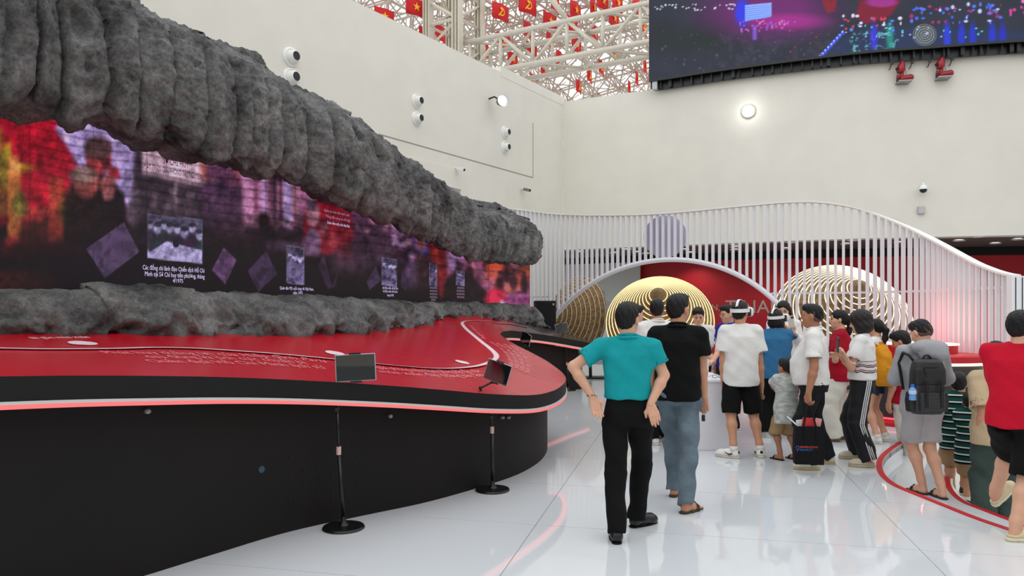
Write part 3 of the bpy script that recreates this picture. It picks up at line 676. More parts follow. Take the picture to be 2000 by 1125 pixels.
# portrait before a red panel
c.put(c.poly([(600, 380), (685, 392), (690, 470), (640, 500), (590, 480)], 6), (150, 20, 40)); c.put(c.ell(612, 420, 13, 24, .25), (176, 110, 130)); c.put(c.poly([(590, 470), (610, 440), (628, 460), (625, 500), (595, 500)], 6), (120, 80, 120)); c.put(c.ell(608, 398, 12, 12), (90, 60, 90)); c.put(c.ell(608, 386, 8, 5), (190, 130, 150)); c.put(c.ell(633, 445, 8, 12, .4), (150, 100, 120), .7)
c.put(np.clip((fnoise(X, Y, 12, 31)-.5)*6, 0, 1)*c.rect(640, 450, 690, 490, 12), (190, 70, 90), .7); c.put(c.rect(650, 490, 720, 540, 25), (120, 74, 112), .6); c.put(c.rect(660, 455, 715, 505, 16), (110, 16, 34), .5)
# row of faces
for k, (x_, y_, h_) in enumerate(((704, 440, 74), (718, 449, 60), (732, 430, 80), (752, 440, 76), (708, 412, 40), (742, 408, 40))): c.figure(x_, y_, h_, (184, 116, 150), (70, 44, 66))
c.put(c.poly([(764, 432), (795, 444), (795, 490), (766, 480)], 3), (196, 140, 200)); c.put(np.clip((fnoise(X, Y, 8, 41)-.4)*6, 0, 1)*c.poly([(764, 446), (795, 456), (795, 490), (766, 480)], 3), (30, 16, 30))
c.figure(799, 470, 60, (200, 128, 160), (40, 24, 44)); c.figure(806, 500, 70, (150, 100, 150), (120, 80, 130))
c.put(c.poly([(806, 448), (832, 460), (834, 500), (815, 495)], 3), (112, 90, 196)); c.put(c.ell(822, 475, 7, 14, .4), (150, 70, 50)); c.put(c.poly([(832, 458), (868, 478), (872, 540), (862, 590), (846, 520)], 5), (150, 22, 34)); c.put(c.poly([(812, 490), (836, 500), (840, 560), (815, 580)], 8), (70, 40, 44), .8)
c.put(c.poly([(848, 480), (852, 482), (862, 540), (858, 540)], 3), (190, 110, 50), .6)
# town scene at the far end
c.put(c.poly([(872, 484), (1040, 508), (1040, 606), (950, 600), (940, 560), (900, 520), (874, 540)], 5), (190, 96, 140)); c.put(c.rect(876, 490, 905, 530, 6), (160, 130, 200), .7)
c.put(np.clip((fnoise(X, Y, 18, 51)-.38)*5, 0, 1)*c.rect(950, 505, 1040, 560, 8), (206, 70, 40)); c.put(np.clip((fnoise(X, Y, 30, 57)-.5)*6, 0, 1)*c.rect(990, 520, 1040, 570, 8), (220, 110, 30)); c.put(np.clip((fnoise(X, Y, 11, 61)-.56)*8, 0, 1)*c.rect(880, 500, 1040, 575, 5), (66, 20, 36), .85)
for x_, y_ in ((894, 515), (917, 512), (976, 535), (1003, 530), (988, 515), (1024, 535)): c.figure(x_, y_, 34, (70, 30, 40), (44, 16, 26))
c.put(c.poly([(905, 545), (925, 540), (950, 570), (952, 596), (880, 600), (890, 560)], 6), (34, 20, 28)); c.put(c.rect(950, 575, 1040, 606, 4), (206, 90, 170)); c.put(c.ell(968, 585, 22, 22, .4), (214, 30, 66)); c.put(c.poly([(973, 600), (980, 584), (988, 592), (990, 602)], 3), (210, 190, 250))
c.put(np.clip((fnoise(X, Y, 9, 71)-.6)*8, 0, 1)*c.rect(990, 580, 1040, 602, 4), (60, 20, 60), .8)
def blur(A, k):
    for ax in (0, 1):
        B = A.copy()
        for d in range(1, k+1): B += np.roll(A, d, ax)+np.roll(A, -d, ax)
        A = B/(2*k+1)
    return A
c.C = blur(c.C, 2)*(.5+.95*fnoise(X, Y, 13, 201)[..., None])*(.7+.6*fnoise(X, Y, 60, 207)[..., None]); c.C += (fnoise(X, Y, 5, 211)[..., None]-.5)*26*np.array((1, .6, .9)); c.C = np.clip(c.C*.86+.1*c.C.mean(2, keepdims=True), 0, 235)
# dark lower field then the floating photographs
c.put(np.clip((v-.52)*3.2, 0, 1)*np.clip((870-X)/40, 0, 1)*np.clip((X+40)/160, 0, 1), (22, 13, 17), .88)
tilted(c, [(168, 486), (242, 434), (272, 492), (205, 543)], (110, 84, 128), 81); tilted(c, [(414, 527), (437, 483), (462, 508), (440, 555)], (126, 84, 138), 84, .9); tilted(c, [(484, 529), (520, 490), (541, 535), (505, 570)], (84, 62, 98), 87); tilted(c, [(622, 520), (632, 493), (648, 560), (660, 530), (655, 560), (640, 565)], (78, 52, 84), 90); tilted(c, [(716, 550), (734, 519), (744, 548), (722, 566)], (90, 64, 100), 93); tilted(c, [(785, 525), (800, 550), (792, 568), (782, 560)], (70, 48, 80), 96)
photo(c, 288, 418, 395, 504, 11, 101); photo(c, 560, 480, 594, 553, 3, 105, False); photo(c, 746, 502, 775, 556, 5, 108, False); photo(c, 839, 513, 853, 557, 3, 111, False); photo(c, 891, 528, 907, 556, 3, 114, False)
# scan bands of the panel
ph = (Y-.16*X)/17+.9*np.sin(X/37)*.2; band = np.clip((np.sin(ph*2*math.pi)-.45)*2.2, 0, 1)*np.clip((.72-v)*2.5, 0, 1); c.C *= (1-.24*band*np.clip(X/120, 0, 1))[..., None]
seam = (np.abs(((sidx/.5) % 1)-.5) > .49).astype(float)[:, None]; c.C *= (1-.15*seam)[..., None]
V = np.stack([VX, VY, VZ], -1).reshape(-1, 3); idx = np.arange(NC*NR).reshape(NC, NR)
F = np.stack([idx[:-1, :-1], idx[1:, :-1], idx[1:, 1:], idx[:-1, 1:]], -1).reshape(-1, 4)
def np_mesh(name, V, F):
    me = bpy.data.meshes.new(name); n_ = len(F); k = F.shape[1]
    me.vertices.add(len(V)); me.vertices.foreach_set('co', np.ascontiguousarray(V, np.float32).ravel())
    me.loops.add(n_*k); me.loops.foreach_set('vertex_index', np.ascontiguousarray(F, np.int32).ravel())
    me.polygons.add(n_); me.polygons.foreach_set('loop_start', np.arange(0, n_*k, k, dtype=np.int32))
    me.update(calc_edges=True); return me
def led_mat(name, s):
    m = bpy.data.materials.new(name); m.use_nodes = True; nt = m.node_tree; b = nt.nodes['Principled BSDF']; a = nt.nodes.new('ShaderNodeAttribute'); a.attribute_name = 'Col'
    b.inputs['Base Color'].default_value = (.01, .01, .012, 1); b.inputs['Roughness'].default_value = .6; b.inputs['Specular IOR Level'].default_value = .2
    nt.links.new(a.outputs['Color'], b.inputs['Emission Color']); b.inputs['Emission Strength'].default_value = s; return m
ledw = empty('video_wall', (-1.5, 10.5, 1.5), 0, 'long curved video wall showing red and purple historical scenes between the rocks', 'screen')
def LW(o): o.parent = ledw; o.matrix_parent_inverse = Matrix.Translation((1.5, -10.5, -1.5)); return o
me = np_mesh('display', V, F); me.shade_smooth(); vattr(me, 'Col', lin_np(c.C.reshape(-1, 3))); LW(link('display', me, led_mat('led_footage', .56)))
bk = MB(); vs = []
for s in np.linspace(0, SLEN, 60):
    p, t, nn = scr(s); a_ = p-nn*.03; b_ = p-nn*.25; vs += [(a_.x, a_.y, .0), (a_.x, a_.y, 3.4), (b_.x, b_.y, 3.4), (b_.x, b_.y, .0)]
fs = []
for i in range(59):
    for k in range(4): q = (k+1) % 4; fs.append((i*4+k, i*4+4+k, i*4+4+q, i*4+q))
fs += [(0, 1, 2, 3), (59*4+3, 59*4+2, 59*4+1, 59*4)]; LW(bk.add(vs, fs).out('housing', M_blackm))
def scr_text(s, x, y, h_px, m, wpx=None):
    """caption lettering lying on the curved screen"""
    s0 = float(np.interp(x, pxs, SL)); p0 = scr(s0)[0]; z0 = EYE-(y-HOR)*p0.y/FPX; hz = h_px*p0.y/FPX
    me = text_mesh(s, hz*1.38, 'CENTER'); wd = max(v_.co.x for v_ in me.vertices)-min(v_.co.x for v_ in me.vertices)
    k = 1.0
    if wpx:
        sl = float(np.interp(x-wpx/2, pxs, SL)); sr = float(np.interp(x+wpx/2, pxs, SL)); k = (sr-sl)/wd
    for v_ in me.vertices:
        p, t, nn = scr(s0+v_.co.x*k); q = p+nn*.006; v_.co = (q.x, q.y, z0+v_.co.y-hz*.4)
    me.update(); LW(tag(link('caption', me, m), kind='stuff'))
MT = emat('caption_white', (214, 200, 240), .8); MTd = emat('caption_dim', (190, 160, 190), .5); MTk = emat('caption_black', (40, 22, 34), 1.0)
scr_text('Các đồng chí lãnh đạo Chiến dịch Hồ Chí', 341, 526, 9, MT, 120); scr_text('Minh tại Sở Chỉ huy tiền phương, tháng', 343, 538, 9, MT, 116); scr_text('4/1975', 347, 549, 8, MT, 20)
scr_text('Quân dân Mỹ cuối cùng rời Việt Nam,', 580, 564, 6, MT, 66); scr_text('năm 1973', 581, 572.5, 6, MT, 18)
for y_, w_ in ((563, 30), (569.5, 28), (577, 13)): scr_text('bộ đội ta tiến về Sài Gòn' if w_ > 20 else 'tháng 4/1975', 762, y_, 4.5, MT, w_)
for y_, w_ in ((562, 14), (568, 14), (574, 14), (580, 14), (585, 9)): scr_text('quân giải phóng', 846, y_, 4, MTd, w_)
for y_, w_ in ((562, 14), (568, 15), (574, 15), (580, 14)): scr_text('quân giải phóng', 899, y_, 4, MTd, w_)
scr_text('SỞ CHỈ HUY', 343, 319, 13, MTk, 50); scr_text('MẶT TRẬN GIẢI PHÓNG TÂY NGUYÊN', 339, 336, 12, MTk, 112)
scr_text('Quân ta, toàn dân hành quân', 658, 416, 5, MTd, 50); scr_text('Tổng tiến công và nổi dậy', 660, 427, 5, MTd, 48); scr_text('Xuân năm một chín bảy lăm', 661, 438.5, 5.5, MT, 44)
# ------------------------------------------------------------------ slatted screen with the moon-gate arch
FEN = [(915, 18.2), (975, 17.6), (1040, 16.95), (1100, 16.35), (1200, 15.5), (1300, 14.8), (1400, 14.2), (1500, 13.7), (1560, 13.4), (1640, 13.1), (1700, 12.85), (1780, 12.2), (1850, 11.4), (1900, 10.8), (1950, 10.3), (1985, 9.95)]
F3 = cr([Vector(((x-1000)/FPX*Y, Y, 0)) for x, Y in FEN], 16); FL = [0]
for i in range(1, len(F3)): FL.append(FL[-1]+(F3[i]-F3[i-1]).length)
FX = [p.x for p in F3]; FY = [p.y for p in F3]
fen_top = tab([(900, 396), (940, 401), (1000, 408), (1040, 413), (1070, 417), (1100, 419.5), (1150, 421), (1200, 421), (1250, 420), (1300, 417.5), (1350, 413), (1400, 408), (1450, 403), (1500, 398.5), (1530, 396), (1560, 395), (1590, 395), (1620, 397.5), (1660, 404), (1700, 415), (1740, 430), (1780, 447), (1820, 467), (1850, 483), (1880, 500), (1910, 516), (1940, 528), (1965, 536), (1990, 540)])
def fen(s):
    p = Vector((float(np.interp(s, FL, FX)), float(np.interp(s, FL, FY)), 0)); e = .04
    t = Vector((float(np.interp(s+e, FL, FX)-np.interp(s-e, FL, FX)), float(np.interp(s+e, FL, FY)-np.interp(s-e, FL, FY)), 0)); t.normalize(); return p, t, Vector((t.y, -t.x, 0))
def fpx(p): return 1000+FPX*p.x/p.y
def arch_z(p):
    d = 290**2-(fpx(p)-1313)**2
    return max(0.0, EYE-(797-math.sqrt(d)-HOR)*p.y/FPX) if d > 0 else 0.0
M_slat = mat('white_slat', (224, 224, 228), .4)
fence = empty('slat_screen', (3, 14, 0), 0, 'tall wavy screen of white vertical slats with an arched opening', 'screen')
def FP(o): o.parent = fence; o.matrix_parent_inverse = Matrix.Translation((-3, -14, 0)); return o
sm = MB().box((0, 0, .5), (.045, .055, 1)).out('slat', M_slat); FP(sm); first = True
s = .05
while s < FL[-1]-.1:
    p, t, nn = fen(s); z0 = arch_z(p); z1 = zpx(p, fen_top)-.01
    o = sm if first else sm.copy()
    if not first: COL.objects.link(o)
    first = False; o.parent = fence; o.matrix_parent_inverse = Matrix.Identity(4); o.location = (p.x-3, p.y-14, z0); o.rotation_euler = (0, 0, math.atan2(t.y, t.x)); o.scale = (1, 1, max(.05, z1-z0)); s += .128
def along(s0, s1, k, fn): return [fn(*fen(float(a))) for a in np.linspace(s0, s1, k)]
tp = along(0, FL[-1], 90, lambda p, t, nn: Vector((p.x, p.y, zpx(p, fen_top)-.01)))
FP(MB().ribbon(tp, .13, .03).out('top_rail', mat('white_rail', (238, 236, 232), .4)))
def s_at(x): return FL[min(range(len(F3)), key=lambda i: abs(fpx(F3[i])-x))]
ar = [Vector((p.x, p.y, z)) for p, z in [(fen(float(a))[0], 0) for a in np.linspace(s_at(1026), s_at(1600), 70)] for z in [arch_z(p)] if z > .0]
FP(smooth_by_angle(MB().tube(ar, .048, 12).out('arch_tube', mat('arch_white', (226, 225, 232), .4)), 1))
for x0, x1 in ((1505, 1984), (920, 1075)):
    FP(MB().ribbon(along(s_at(x0), s_at(x1), 40, lambda p, t, nn: Vector((p.x, p.y, 1.92))-nn*.04), .02, .035).out('mid_rail', M_slat))
p, t, nn = fen(FL[-1]); R = Matrix.Rotation(math.atan2(t.y, t.x), 3, 'Z'); zt = zpx(p, fen_top)
FP(MB().box((p.x, p.y, zt/2), (.1, .2, zt), R).out('end_post', M_white)); q = p-Vector((0, .0, 0))
for k in (-.045, .045):
    FP(MB().box((p.x+t.x*.052+nn.x*k, p.y+t.y*.052+nn.y*k, zt/2), (.004, .012, zt-.04), R).out('post_slot', M_blackm))
p = px(1299, 462, 15.05); tag(MB().lathe([(0, -.02), (.425, -.02), (.432, 0), (.425, .02), (0, .02)], 40, frame(p, (0, 0, 1), (-.2, -1, 0))).out('round_disc', mat('lilac_panel', (176, 168, 194), .5)), 'round lilac disc fixed behind the white slats above the arch', 'sign')
# ------------------------------------------------------------------ conical hats with light rings
M_weave = bpy.data.materials.new('woven_palm'); M_weave.use_nodes = True; nt = M_weave.node_tree; b = nt.nodes['Principled BSDF']
uv = nt.nodes.new('ShaderNodeAttribute'); uv.attribute_name = 'polar'; wv = nt.nodes.new('ShaderNodeTexNoise'); wv.inputs['Scale'].default_value = 1.0; wv.inputs['Detail'].default_value = 3
r1 = nt.nodes.new('ShaderNodeValToRGB'); r1.color_ramp.elements[0].color = (*lin((96, 70, 40)), 1); r1.color_ramp.elements[1].color = (*lin((150, 120, 76)), 1); r1.color_ramp.elements[0].position = .35; r1.color_ramp.elements[1].position = .65
nt.links.new(uv.outputs['Vector'], wv.inputs['Vector']); nt.links.new(wv.outputs[0], r1.inputs[0]); nt.links.new(r1.outputs[0], b.inputs['Base Color']); b.inputs['Roughness'].default_value = .7
def hat(x, y, Y, R, H, axis, nring, lit, label):
    c = px(x, y, Y); a = Vector(axis).normalized(); z = a; xx = Vector((0, 0, 1)).cross(z); xx.normalize(); yy = z.cross(xx)
    M = Matrix((xx, yy, z)).transposed().to_4x4(); M.translation = c
    root = empty('conical_hat', (c.x, c.y, 0), 0, label, 'sculpture')
    def HP(o): o.parent = root; o.matrix_parent_inverse = Matrix.Translation((-c.x, -c.y, 0)); return o
    NR_, NA = 22, 72; vs = []; fs = []; pol = []
    for side, dz in ((0, 0), (1, -.03)):
        for i in range(NR_+1):
            f = max(.004, i/NR_); 
            for k in range(NA):
                w = 2*math.pi*k/NA; vs.append(M @ Vector((R*f*math.cos(w), R*f*math.sin(w), H*(1-f)+dz+.03*math.sin(f*math.pi)))); pol.append((math.cos(w)*14+f*9, math.sin(w)*14, f*26))
    o_ = (NR_+1)*NA
    for i in range(NR_):
        for k in range(NA):
            q = (k+1) % NA; A, B, C_, D = i*NA+k, i*NA+q, (i+1)*NA+q, (i+1)*NA+k; fs += [(A, D, C_, B), (o_+A, o_+B, o_+C_, o_+D)]
    for k in range(NA): q = (k+1) % NA; fs += [(NR_*NA+k, o_+NR_*NA+k, o_+NR_*NA+q, NR_*NA+q)]
    fs.append(tuple(range(NA))); h = HP(mesh_obj('cone', vs, fs, M_weave, None, True)); at = h.data.attributes.new('polar', 'FLOAT_VECTOR', 'POINT'); at.data.foreach_set('vector', np.array(pol, np.float32).ravel())
    for j in range(nring):
        f = .16+.84*(j/(nring-1)); pts = [M @ Vector((R*f*math.cos(2*math.pi*k/56), R*f*math.sin(2*math.pi*k/56), H*(1-f)+.03*math.sin(f*math.pi)+.015)) for k in range(56)]
        HP(smooth_by_angle(MB().tube(pts, .0105 if lit else .008, 6, False, True).out('light_ring', lit or mat('pale_ring', (226, 206, 170), .5)), 2))
    st = MB(); back_ = c-a*.02; st.tube([back_+a*.1, Vector((c.x-a.x*.4, c.y-a.y*.4, c.z-.2)), (c.x-a.x*.45, c.y-a.y*.45, 0)], .04, 10); st.box((c.x-a.x*.45, c.y-a.y*.45, .02), (.7, .5, .04)); HP(st.out('stand', M_blackm))
    return root
M_ringY = emat('warm_ring', (255, 230, 172), 1.0); M_ringW = emat('white_ring', (255, 240, 212), 1.1)
hat(1288, 628, 16.0, 1.14, 1.28, (-.19, -.84, .5), 15, M_ringY, 'large conical hat with warm glowing rings seen through the arch')
hat(1645, 627, 15.2, 1.36, 1.45, (-.12, -.85, .5), 15, M_ringW, 'biggest conical hat with glowing rings behind the white slats')
hat(1126, 622, 17.6, 1.0, .95, (-.8, -.58, .12), 12, None, 'unlit woven conical hat turned sideways at the left of the arch')
# metal lettering on the red wall
p, t, nn = bw_px(1440)
def wall_text(s_, x, y, hpx, Yw, m, name):
    c = px(x, y, Yw); k = hpx*Yw/FPX*1.38; d = Vector((.93, -.36, 0)); n_ = Vector((-.36, -.93, 0)); me = text_mesh(s_, k, 'CENTER', .06)
    for v_ in me.vertices: q = c+d*v_.co.x+Vector((0, 0, v_.co.y-hpx*Yw/FPX*.5))+n_*v_.co.z; v_.co = q
    me.update(); return link(name, me, m)
ML = mat('brushed_letters', (190, 180, 170), .3, .7)
tag(wall_text('N,', 1398, 600, 12, 26.0, ML, 'wall_letters'), 'small metal letters on the red wall beside the glowing hat', 'sign', kind=None); tag(wall_text('T NAM', 1474, 598, 26, 25.4, ML, 'wall_letters'), 'large metal letters on the red wall above the headset wearers', 'sign')
# notices on the grey wall by the arch
for x_, y_, w_, h_ in ((1174, 573, .16, .14), (1188, 599, .2, .26)):
    a_ = (x_-1000)/FPX; nw = Vector((RWT.y, -RWT.x)); q0 = RWC+nw*.06; k_ = (a_*q0.y-q0.x)/(RWT.x-a_*RWT.y); q0 = q0+RWT*k_; c = px(x_, y_, q0.y); tag(MB().box(c, (w_*1.6, .02, h_*1.6), Matrix.Rotation(math.atan2(RWT.y, RWT.x), 3, 'Z')).out('notice', mat('notice_grey', (176, 172, 176), .6)), ('small square notice on the grey wall left of the red wall' if w_ < .18 else 'lilac printed notice on the grey wall behind the teal shirt man'), 'sign')

# ------------------------------------------------------------------ big screen over the back wall
a0, a1 = 1274, 2120
def bpt(x, off): return bw_px(x, off)[0]
NCb, NRb = 420, 180; cxs = np.linspace(a0, a1, NCb); pl = [bpt(float(x_), .45) for x_ in cxs]
ZB, ZT = 9.16, 12.6
zz = np.linspace(ZB, ZT, NRb); VX = np.array([p.x for p in pl])[:, None]+0*zz; VY = np.array([p.y for p in pl])[:, None]+0*zz; VZ = 0*VX+zz[None, :]
X = 1000+FPX*VX/VY; Y = HOR-FPX*(VZ-EYE)/VY; c = Canvas(X, Y); nz = fnoise(X, Y, 70, 5)
c.C = np.array((40, 44, 56))*(.8+.4*nz[..., None])
c.put(c.rect(1270, 60, 1420, 95, 40), (30, 40, 34), .8); c.put(np.clip((fnoise(X, Y, 14, 6)-.5)*4, 0, 1)*c.rect(1380, 60, 1640, 150, 30), (64, 60, 76), .6)
c.put(c.ell(1500, 22, 120, 50, .9), (126, 30, 120), .75); c.put(c.ell(1450, 25, 14, 26, .7), (30, 60, 255), .8); c.put(c.ell(1540, 42, 70, 14, .9), (190, 40, 150), .6)
c.put(c.poly([(1455, 10), (1507, 5), (1507, 32), (1455, 42)], 2), (150, 170, 250))
for k in range(7): c.put(c.poly([(1455, 14+k*4.2), (1507, 9+k*4), (1507, 10+k*4), (1455, 15.4+k*4.2)], 1), (60, 130, 220))
c.put(c.rect(1470, 50, 1478, 78, 3), (130, 90, 220), .8)
c.put(c.poly([(1605, 0), (1635, 0), (1630, 22), (1615, 26)], 3), (130, 26, 44)); c.put(c.poly([(1680, 0), (1760, 0), (1740, 30), (1690, 48), (1670, 30)], 6), (120, 20, 46)); c.put(c.ell(1722, 4, 30, 10, .4), (170, 50, 170), .7)
c.put(c.poly([(1600, 115), (1650, 70), (1690, 52), (1800, 52), (1990, 60), (2120, 90), (2120, 110)], 12), (34, 50, 92), .7); c.put(np.clip((fnoise(X, Y, 6, 12)-.55)*8, 0, 1)*c.poly([(1640, 110), (1670, 60), (1760, 55), (1750, 100)], 6), (110, 190, 190), .8)
for x_, cc in ((1707, (60, 50, 230)), (1850, (40, 60, 240)), (1878, (30, 50, 220)), (1900, (30, 50, 210)), (1938, (30, 50, 220)), (1958, (30, 40, 200)), (1738, (30, 150, 130))): c.put(c.ell(x_, 72, 7, 28, .8), cc, .8)
rr = np.random.RandomState(9)
def dots(n_, x0, x1, y0, y1, cs_, r0=1.2, r1=2.6, a=.95):
    for _ in range(n_): c.put(c.ell(rr.uniform(x0, x1), rr.uniform(y0, y1), rr.uniform(r0, r1), rr.uniform(r0, r1), .6), cs_[rr.randint(len(cs_))], a)
dots(34, 1278, 1440, 8, 20, [(210, 220, 235)], 1, 2); dots(40, 1445, 1560, 38, 62, [(190, 90, 190), (220, 120, 200), (150, 90, 220)], 1.2, 3); dots(26, 1640, 1760, 30, 60, [(90, 140, 255), (230, 230, 255), (220, 60, 80)], 1.5, 4); dots(60, 1780, 1960, 8, 45, [(60, 110, 255), (200, 210, 255), (90, 120, 250), (170, 40, 110)], 1.4, 4.5); dots(30, 1640, 2000, 50, 75, [(160, 190, 255), (90, 220, 200)], 1.2, 2.6); dots(20, 1960, 2120, 0, 30, [(220, 60, 160), (240, 120, 200)], 2, 5); dots(60, 1290, 1640, 60, 140, [(70, 70, 86), (90, 84, 100)], 1, 3, .7); dots(14, 1540, 1640, 60, 120, [(170, 40, 50)], 1, 2)
for k in range(9): c.put(c.ell(1601+k*5.6, 112-k*6, 3.2, 4.6, .7), (60, 90, 255)); c.put(c.ell(1601+k*5.6, 110-k*6, 1.2, 1.8, .7), (220, 230, 255))
for k in range(5): c.put(np.clip(1-np.abs(np.hypot((X-1806)/20, (Y-68)/18)-.25*k-.15)*9, 0, 1)*c.ell(1806, 68, 23, 21), (190, 190, 160), .8)
c.put(np.clip((-6-Y)/20, 0, 1)*np.clip((fnoise(X, Y, 40, 77)-.4)*3, 0, 1), (60, 52, 92), .6); dots(60, 1290, 2100, -150, -8, [(200, 205, 230), (120, 140, 240), (210, 90, 150)], 1.2, 3)
V = np.stack([VX, VY, VZ], -1).reshape(-1, 3); idx = np.arange(NCb*NRb).reshape(NCb, NRb); F = np.stack([idx[:-1, :-1], idx[1:, :-1], idx[1:, 1:], idx[:-1, 1:]], -1).reshape(-1, 4)
big = empty('overhead_screen', (8, 22.6, ZB), 0, 'large dark video screen above the back wall showing a night festival', 'screen')
def BP(o): o.parent = big; o.matrix_parent_inverse = Matrix.Translation((-8, -22.6, -ZB)); return o
me = np_mesh('display', V, F); vattr(me, 'Col', lin_np(c.C.reshape(-1, 3))); BP(link('display', me, led_mat('led_night', .78)))
def ring_solid(offs0, offs1, z0, z1, xs_):
    vs = []
    for x_ in xs_: a_, b_ = bpt(float(x_), offs0), bpt(float(x_), offs1); vs += [(a_.x, a_.y, z0), (a_.x, a_.y, z1), (b_.x, b_.y, z1), (b_.x, b_.y, z0)]
    fs = []; N = len(xs_)
    for i in range(N-1):
        for k in range(4): q = (k+1) % 4; fs.append((i*4+k, i*4+4+k, i*4+4+q, i*4+q))
    fs += [(0, 1, 2, 3), ((N-1)*4+3, (N-1)*4+2, (N-1)*4+1, (N-1)*4)]; return MB().add(vs, fs)
BP(ring_solid(.44, .1, ZB-.0, ZT, np.linspace(a0, a1, 40)).out('cabinet', M_blackm)); BP(ring_solid(.46, .4, ZB-.07, ZB, np.linspace(a0, a1, 40)).out('lower_frame', M_blackm))
BP(ring_solid(.2, .12, ZB-.3, ZB, np.linspace(a0+8, a1, 40)).out('frame_panel', M_blackm))  # black frame visible beneath the screen, behind the brackets
random.seed(8)
for x_ in np.arange(a0+6, 2010, 19):
    q, t, nn = bw_px(float(x_)+random.uniform(-6, 6), .3); w = random.choice((.03, .05, .1)); BP(MB().box((q.x, q.y, ZB-.15), (w, .05, .24), Matrix.Rotation(math.atan2(t.y, t.x), 3, 'Z')).out('bracket', mat('bracket_grey', random.choice(((36, 36, 38), (60, 60, 62))), .5)))
q, t, nn = bw_px(1285, .34); BP(MB().box((q.x, q.y, ZB-.17), (.16, .16, .3), Matrix.Rotation(math.atan2(t.y, t.x), 3, 'Z')).out('support_foot', mat('steel_foot', (170, 172, 176), .35, .5)))

# ------------------------------------------------------------------ roof: lattice column, box truss, space frame, flags
col_c = px(887, 40, 33.2); colr = empty('lattice_column', (col_c.x, col_c.y, 0), math.atan2(LD.y, LD.x), 'cream steel lattice column rising behind the left wall', 'column')
for sx in (-.82, .82):
    for sy in (-.82, .82):
        MB().box((sx, sy, 9), (.34, .05, 18)).box((sx-.16*0, sy+.16*(1 if sy > 0 else -1)*.0, 9), (.05, .34, 18)).box((sx, sy-.16, 9), (.34, .04, 18)).box((sx, sy+.16, 9), (.34, .04, 18)).out('post', M_cream, colr)
z = 8.0
while z < 18:
    for ax in (0, 1):
        for sd in (-.82, .82):
            f = (lambda u_, z_: (u_, sd, z_)) if ax == 0 else (lambda u_, z_: (sd, u_, z_))
            for A, B in (((-.82, z), (.82, z+1.05)), ((.82, z+1.05), (-.82, z+2.1)), ((-.82, z), (.82, z))): MB().tube([f(*A), f(*B)], .07, 4).out('brace', M_cream, colr)
    z += 2.1
A0, B0 = px(897, 86, 32.4), px(1275, 5, 28.0); B0.z = A0.z = (A0.z+B0.z)/2; d = (B0-A0).normalized(); L = (B0-A0).length+9
hgt = 1.46; off = Vector((.548, .837, 0))*1.6; tr = empty('roof_truss', A0, 0, 'cream tubular box truss spanning above the walls', 'truss'); 
def TP(m): o = m.out(m.nm, M_cream, tr, True); o.matrix_parent_inverse = Matrix.Translation(-A0); return o
def member(name, p, q, r, n_=8): m = MB().tube([p, q], r, n_); m.nm = name; return TP(m)
Z = Vector((0, 0, 1))
for nm, o_, dz in (('chord', off*0, 0), ('chord', off, 0), ('chord', off*0, -hgt), ('chord', off, -hgt)): member(nm, A0+o_+Z*dz, A0+d*L+o_+Z*dz, .12)
nP = int(L/1.55)
for k in range(nP+1):
    p = A0+d*(.55+1.55*k); q = A0+d*(.55+1.55*(k+1))
    for o_ in (off*0, off):
        member('strut', p+o_, p+o_-Z*hgt, .075)
        if k < nP: member('diagonal', p+o_-(Z*hgt if k % 2 == 0 else Z*0), q+o_-(Z*0 if k % 2 == 0 else Z*hgt), .075)
    if k < nP: member('lateral', p+(off if k % 2 else off*0), q+(off*0 if k % 2 else off), .06); member('lateral', p+(off if k % 2 else off*0)-Z*hgt, q+(off*0 if k % 2 else off)-Z*hgt, .06)
nd = A0+d*(.55+1.55*3.02); member('hanger', nd, nd+Vector((-1.6, 1.0, 2.6)), .11)
# space frame, thousands of thin tubes seen from far below
sf = MB(); PL = Vector((LD.y, -LD.x, 0)); LV = Vector((LD.x, LD.y, 0)); g0 = Vector((1.5, 45, 0)); cell = 1.85
def zb(p): return 15.9-.011*max(0, p.y-39)**2
nodes = {}
for i in range(-12, 13):
    for j in range(-12, 13):
        p = g0+PL*cell*i+LV*cell*j
        if not (33.2 < p.y < 62) or not (-.32*p.y < p.x < .3*p.y): continue
        nodes[(i, j)] = Vector((p.x, p.y, zb(p)))
def seg(p, q, r): sf.tube([p, q], r, 5, False)
for (i, j), p in nodes.items():
    t_ = g0+PL*cell*(i+.5)+LV*cell*(j+.5); t_ = Vector((t_.x, t_.y, zb(t_)+1.7))
    for a_, b_ in ((1, 0), (0, 1)):
        if (i+a_, j+b_) in nodes: seg(p, nodes[(i+a_, j+b_)], .06)
    for a_, b_ in ((0, 0), (1, 0), (0, 1), (1, 1)):
        if (i+a_, j+b_) in nodes: seg(nodes[(i+a_, j+b_)], t_, .045)
    for a_, b_ in ((1, 0), (0, 1)):
        if (i+a_, j+b_) in nodes:
            u_ = t_+PL*cell*a_+LV*cell*b_; u_.z = zb(u_)+1.7; seg(t_, u_, .05)
    w_ = t_+Z*1.3
    for k in range(8): a_ = 2*math.pi*k/8+.3; seg(w_+Vector((.1*math.cos(a_), .1*math.sin(a_), 0)), w_+Vector((1.15*math.cos(a_), 1.15*math.sin(a_), .75)), .03)
    if (i+j) % 2 == 0 and (i+1, j+1) in nodes: seg(p, nodes[(i+1, j+1)], .035)
    sf.lathe([(0, -.13), (.1, -.09), (.13, 0), (.1, .09), (0, .13)], 6, Matrix.Translation(p))
tag(sf.out('roof_space_frame', mat('brown_cream_steel', (176, 158, 142), .5)), 'dense space frame of thin cream roof tubes hung with red flags', 'roof', kind='stuff')
M_flag = mat('flag_red', (206, 16, 28), .7); M_gold = mat('flag_gold', (250, 190, 40), .6)
FW, FH = 1.08, .74
vs = []; fs = []
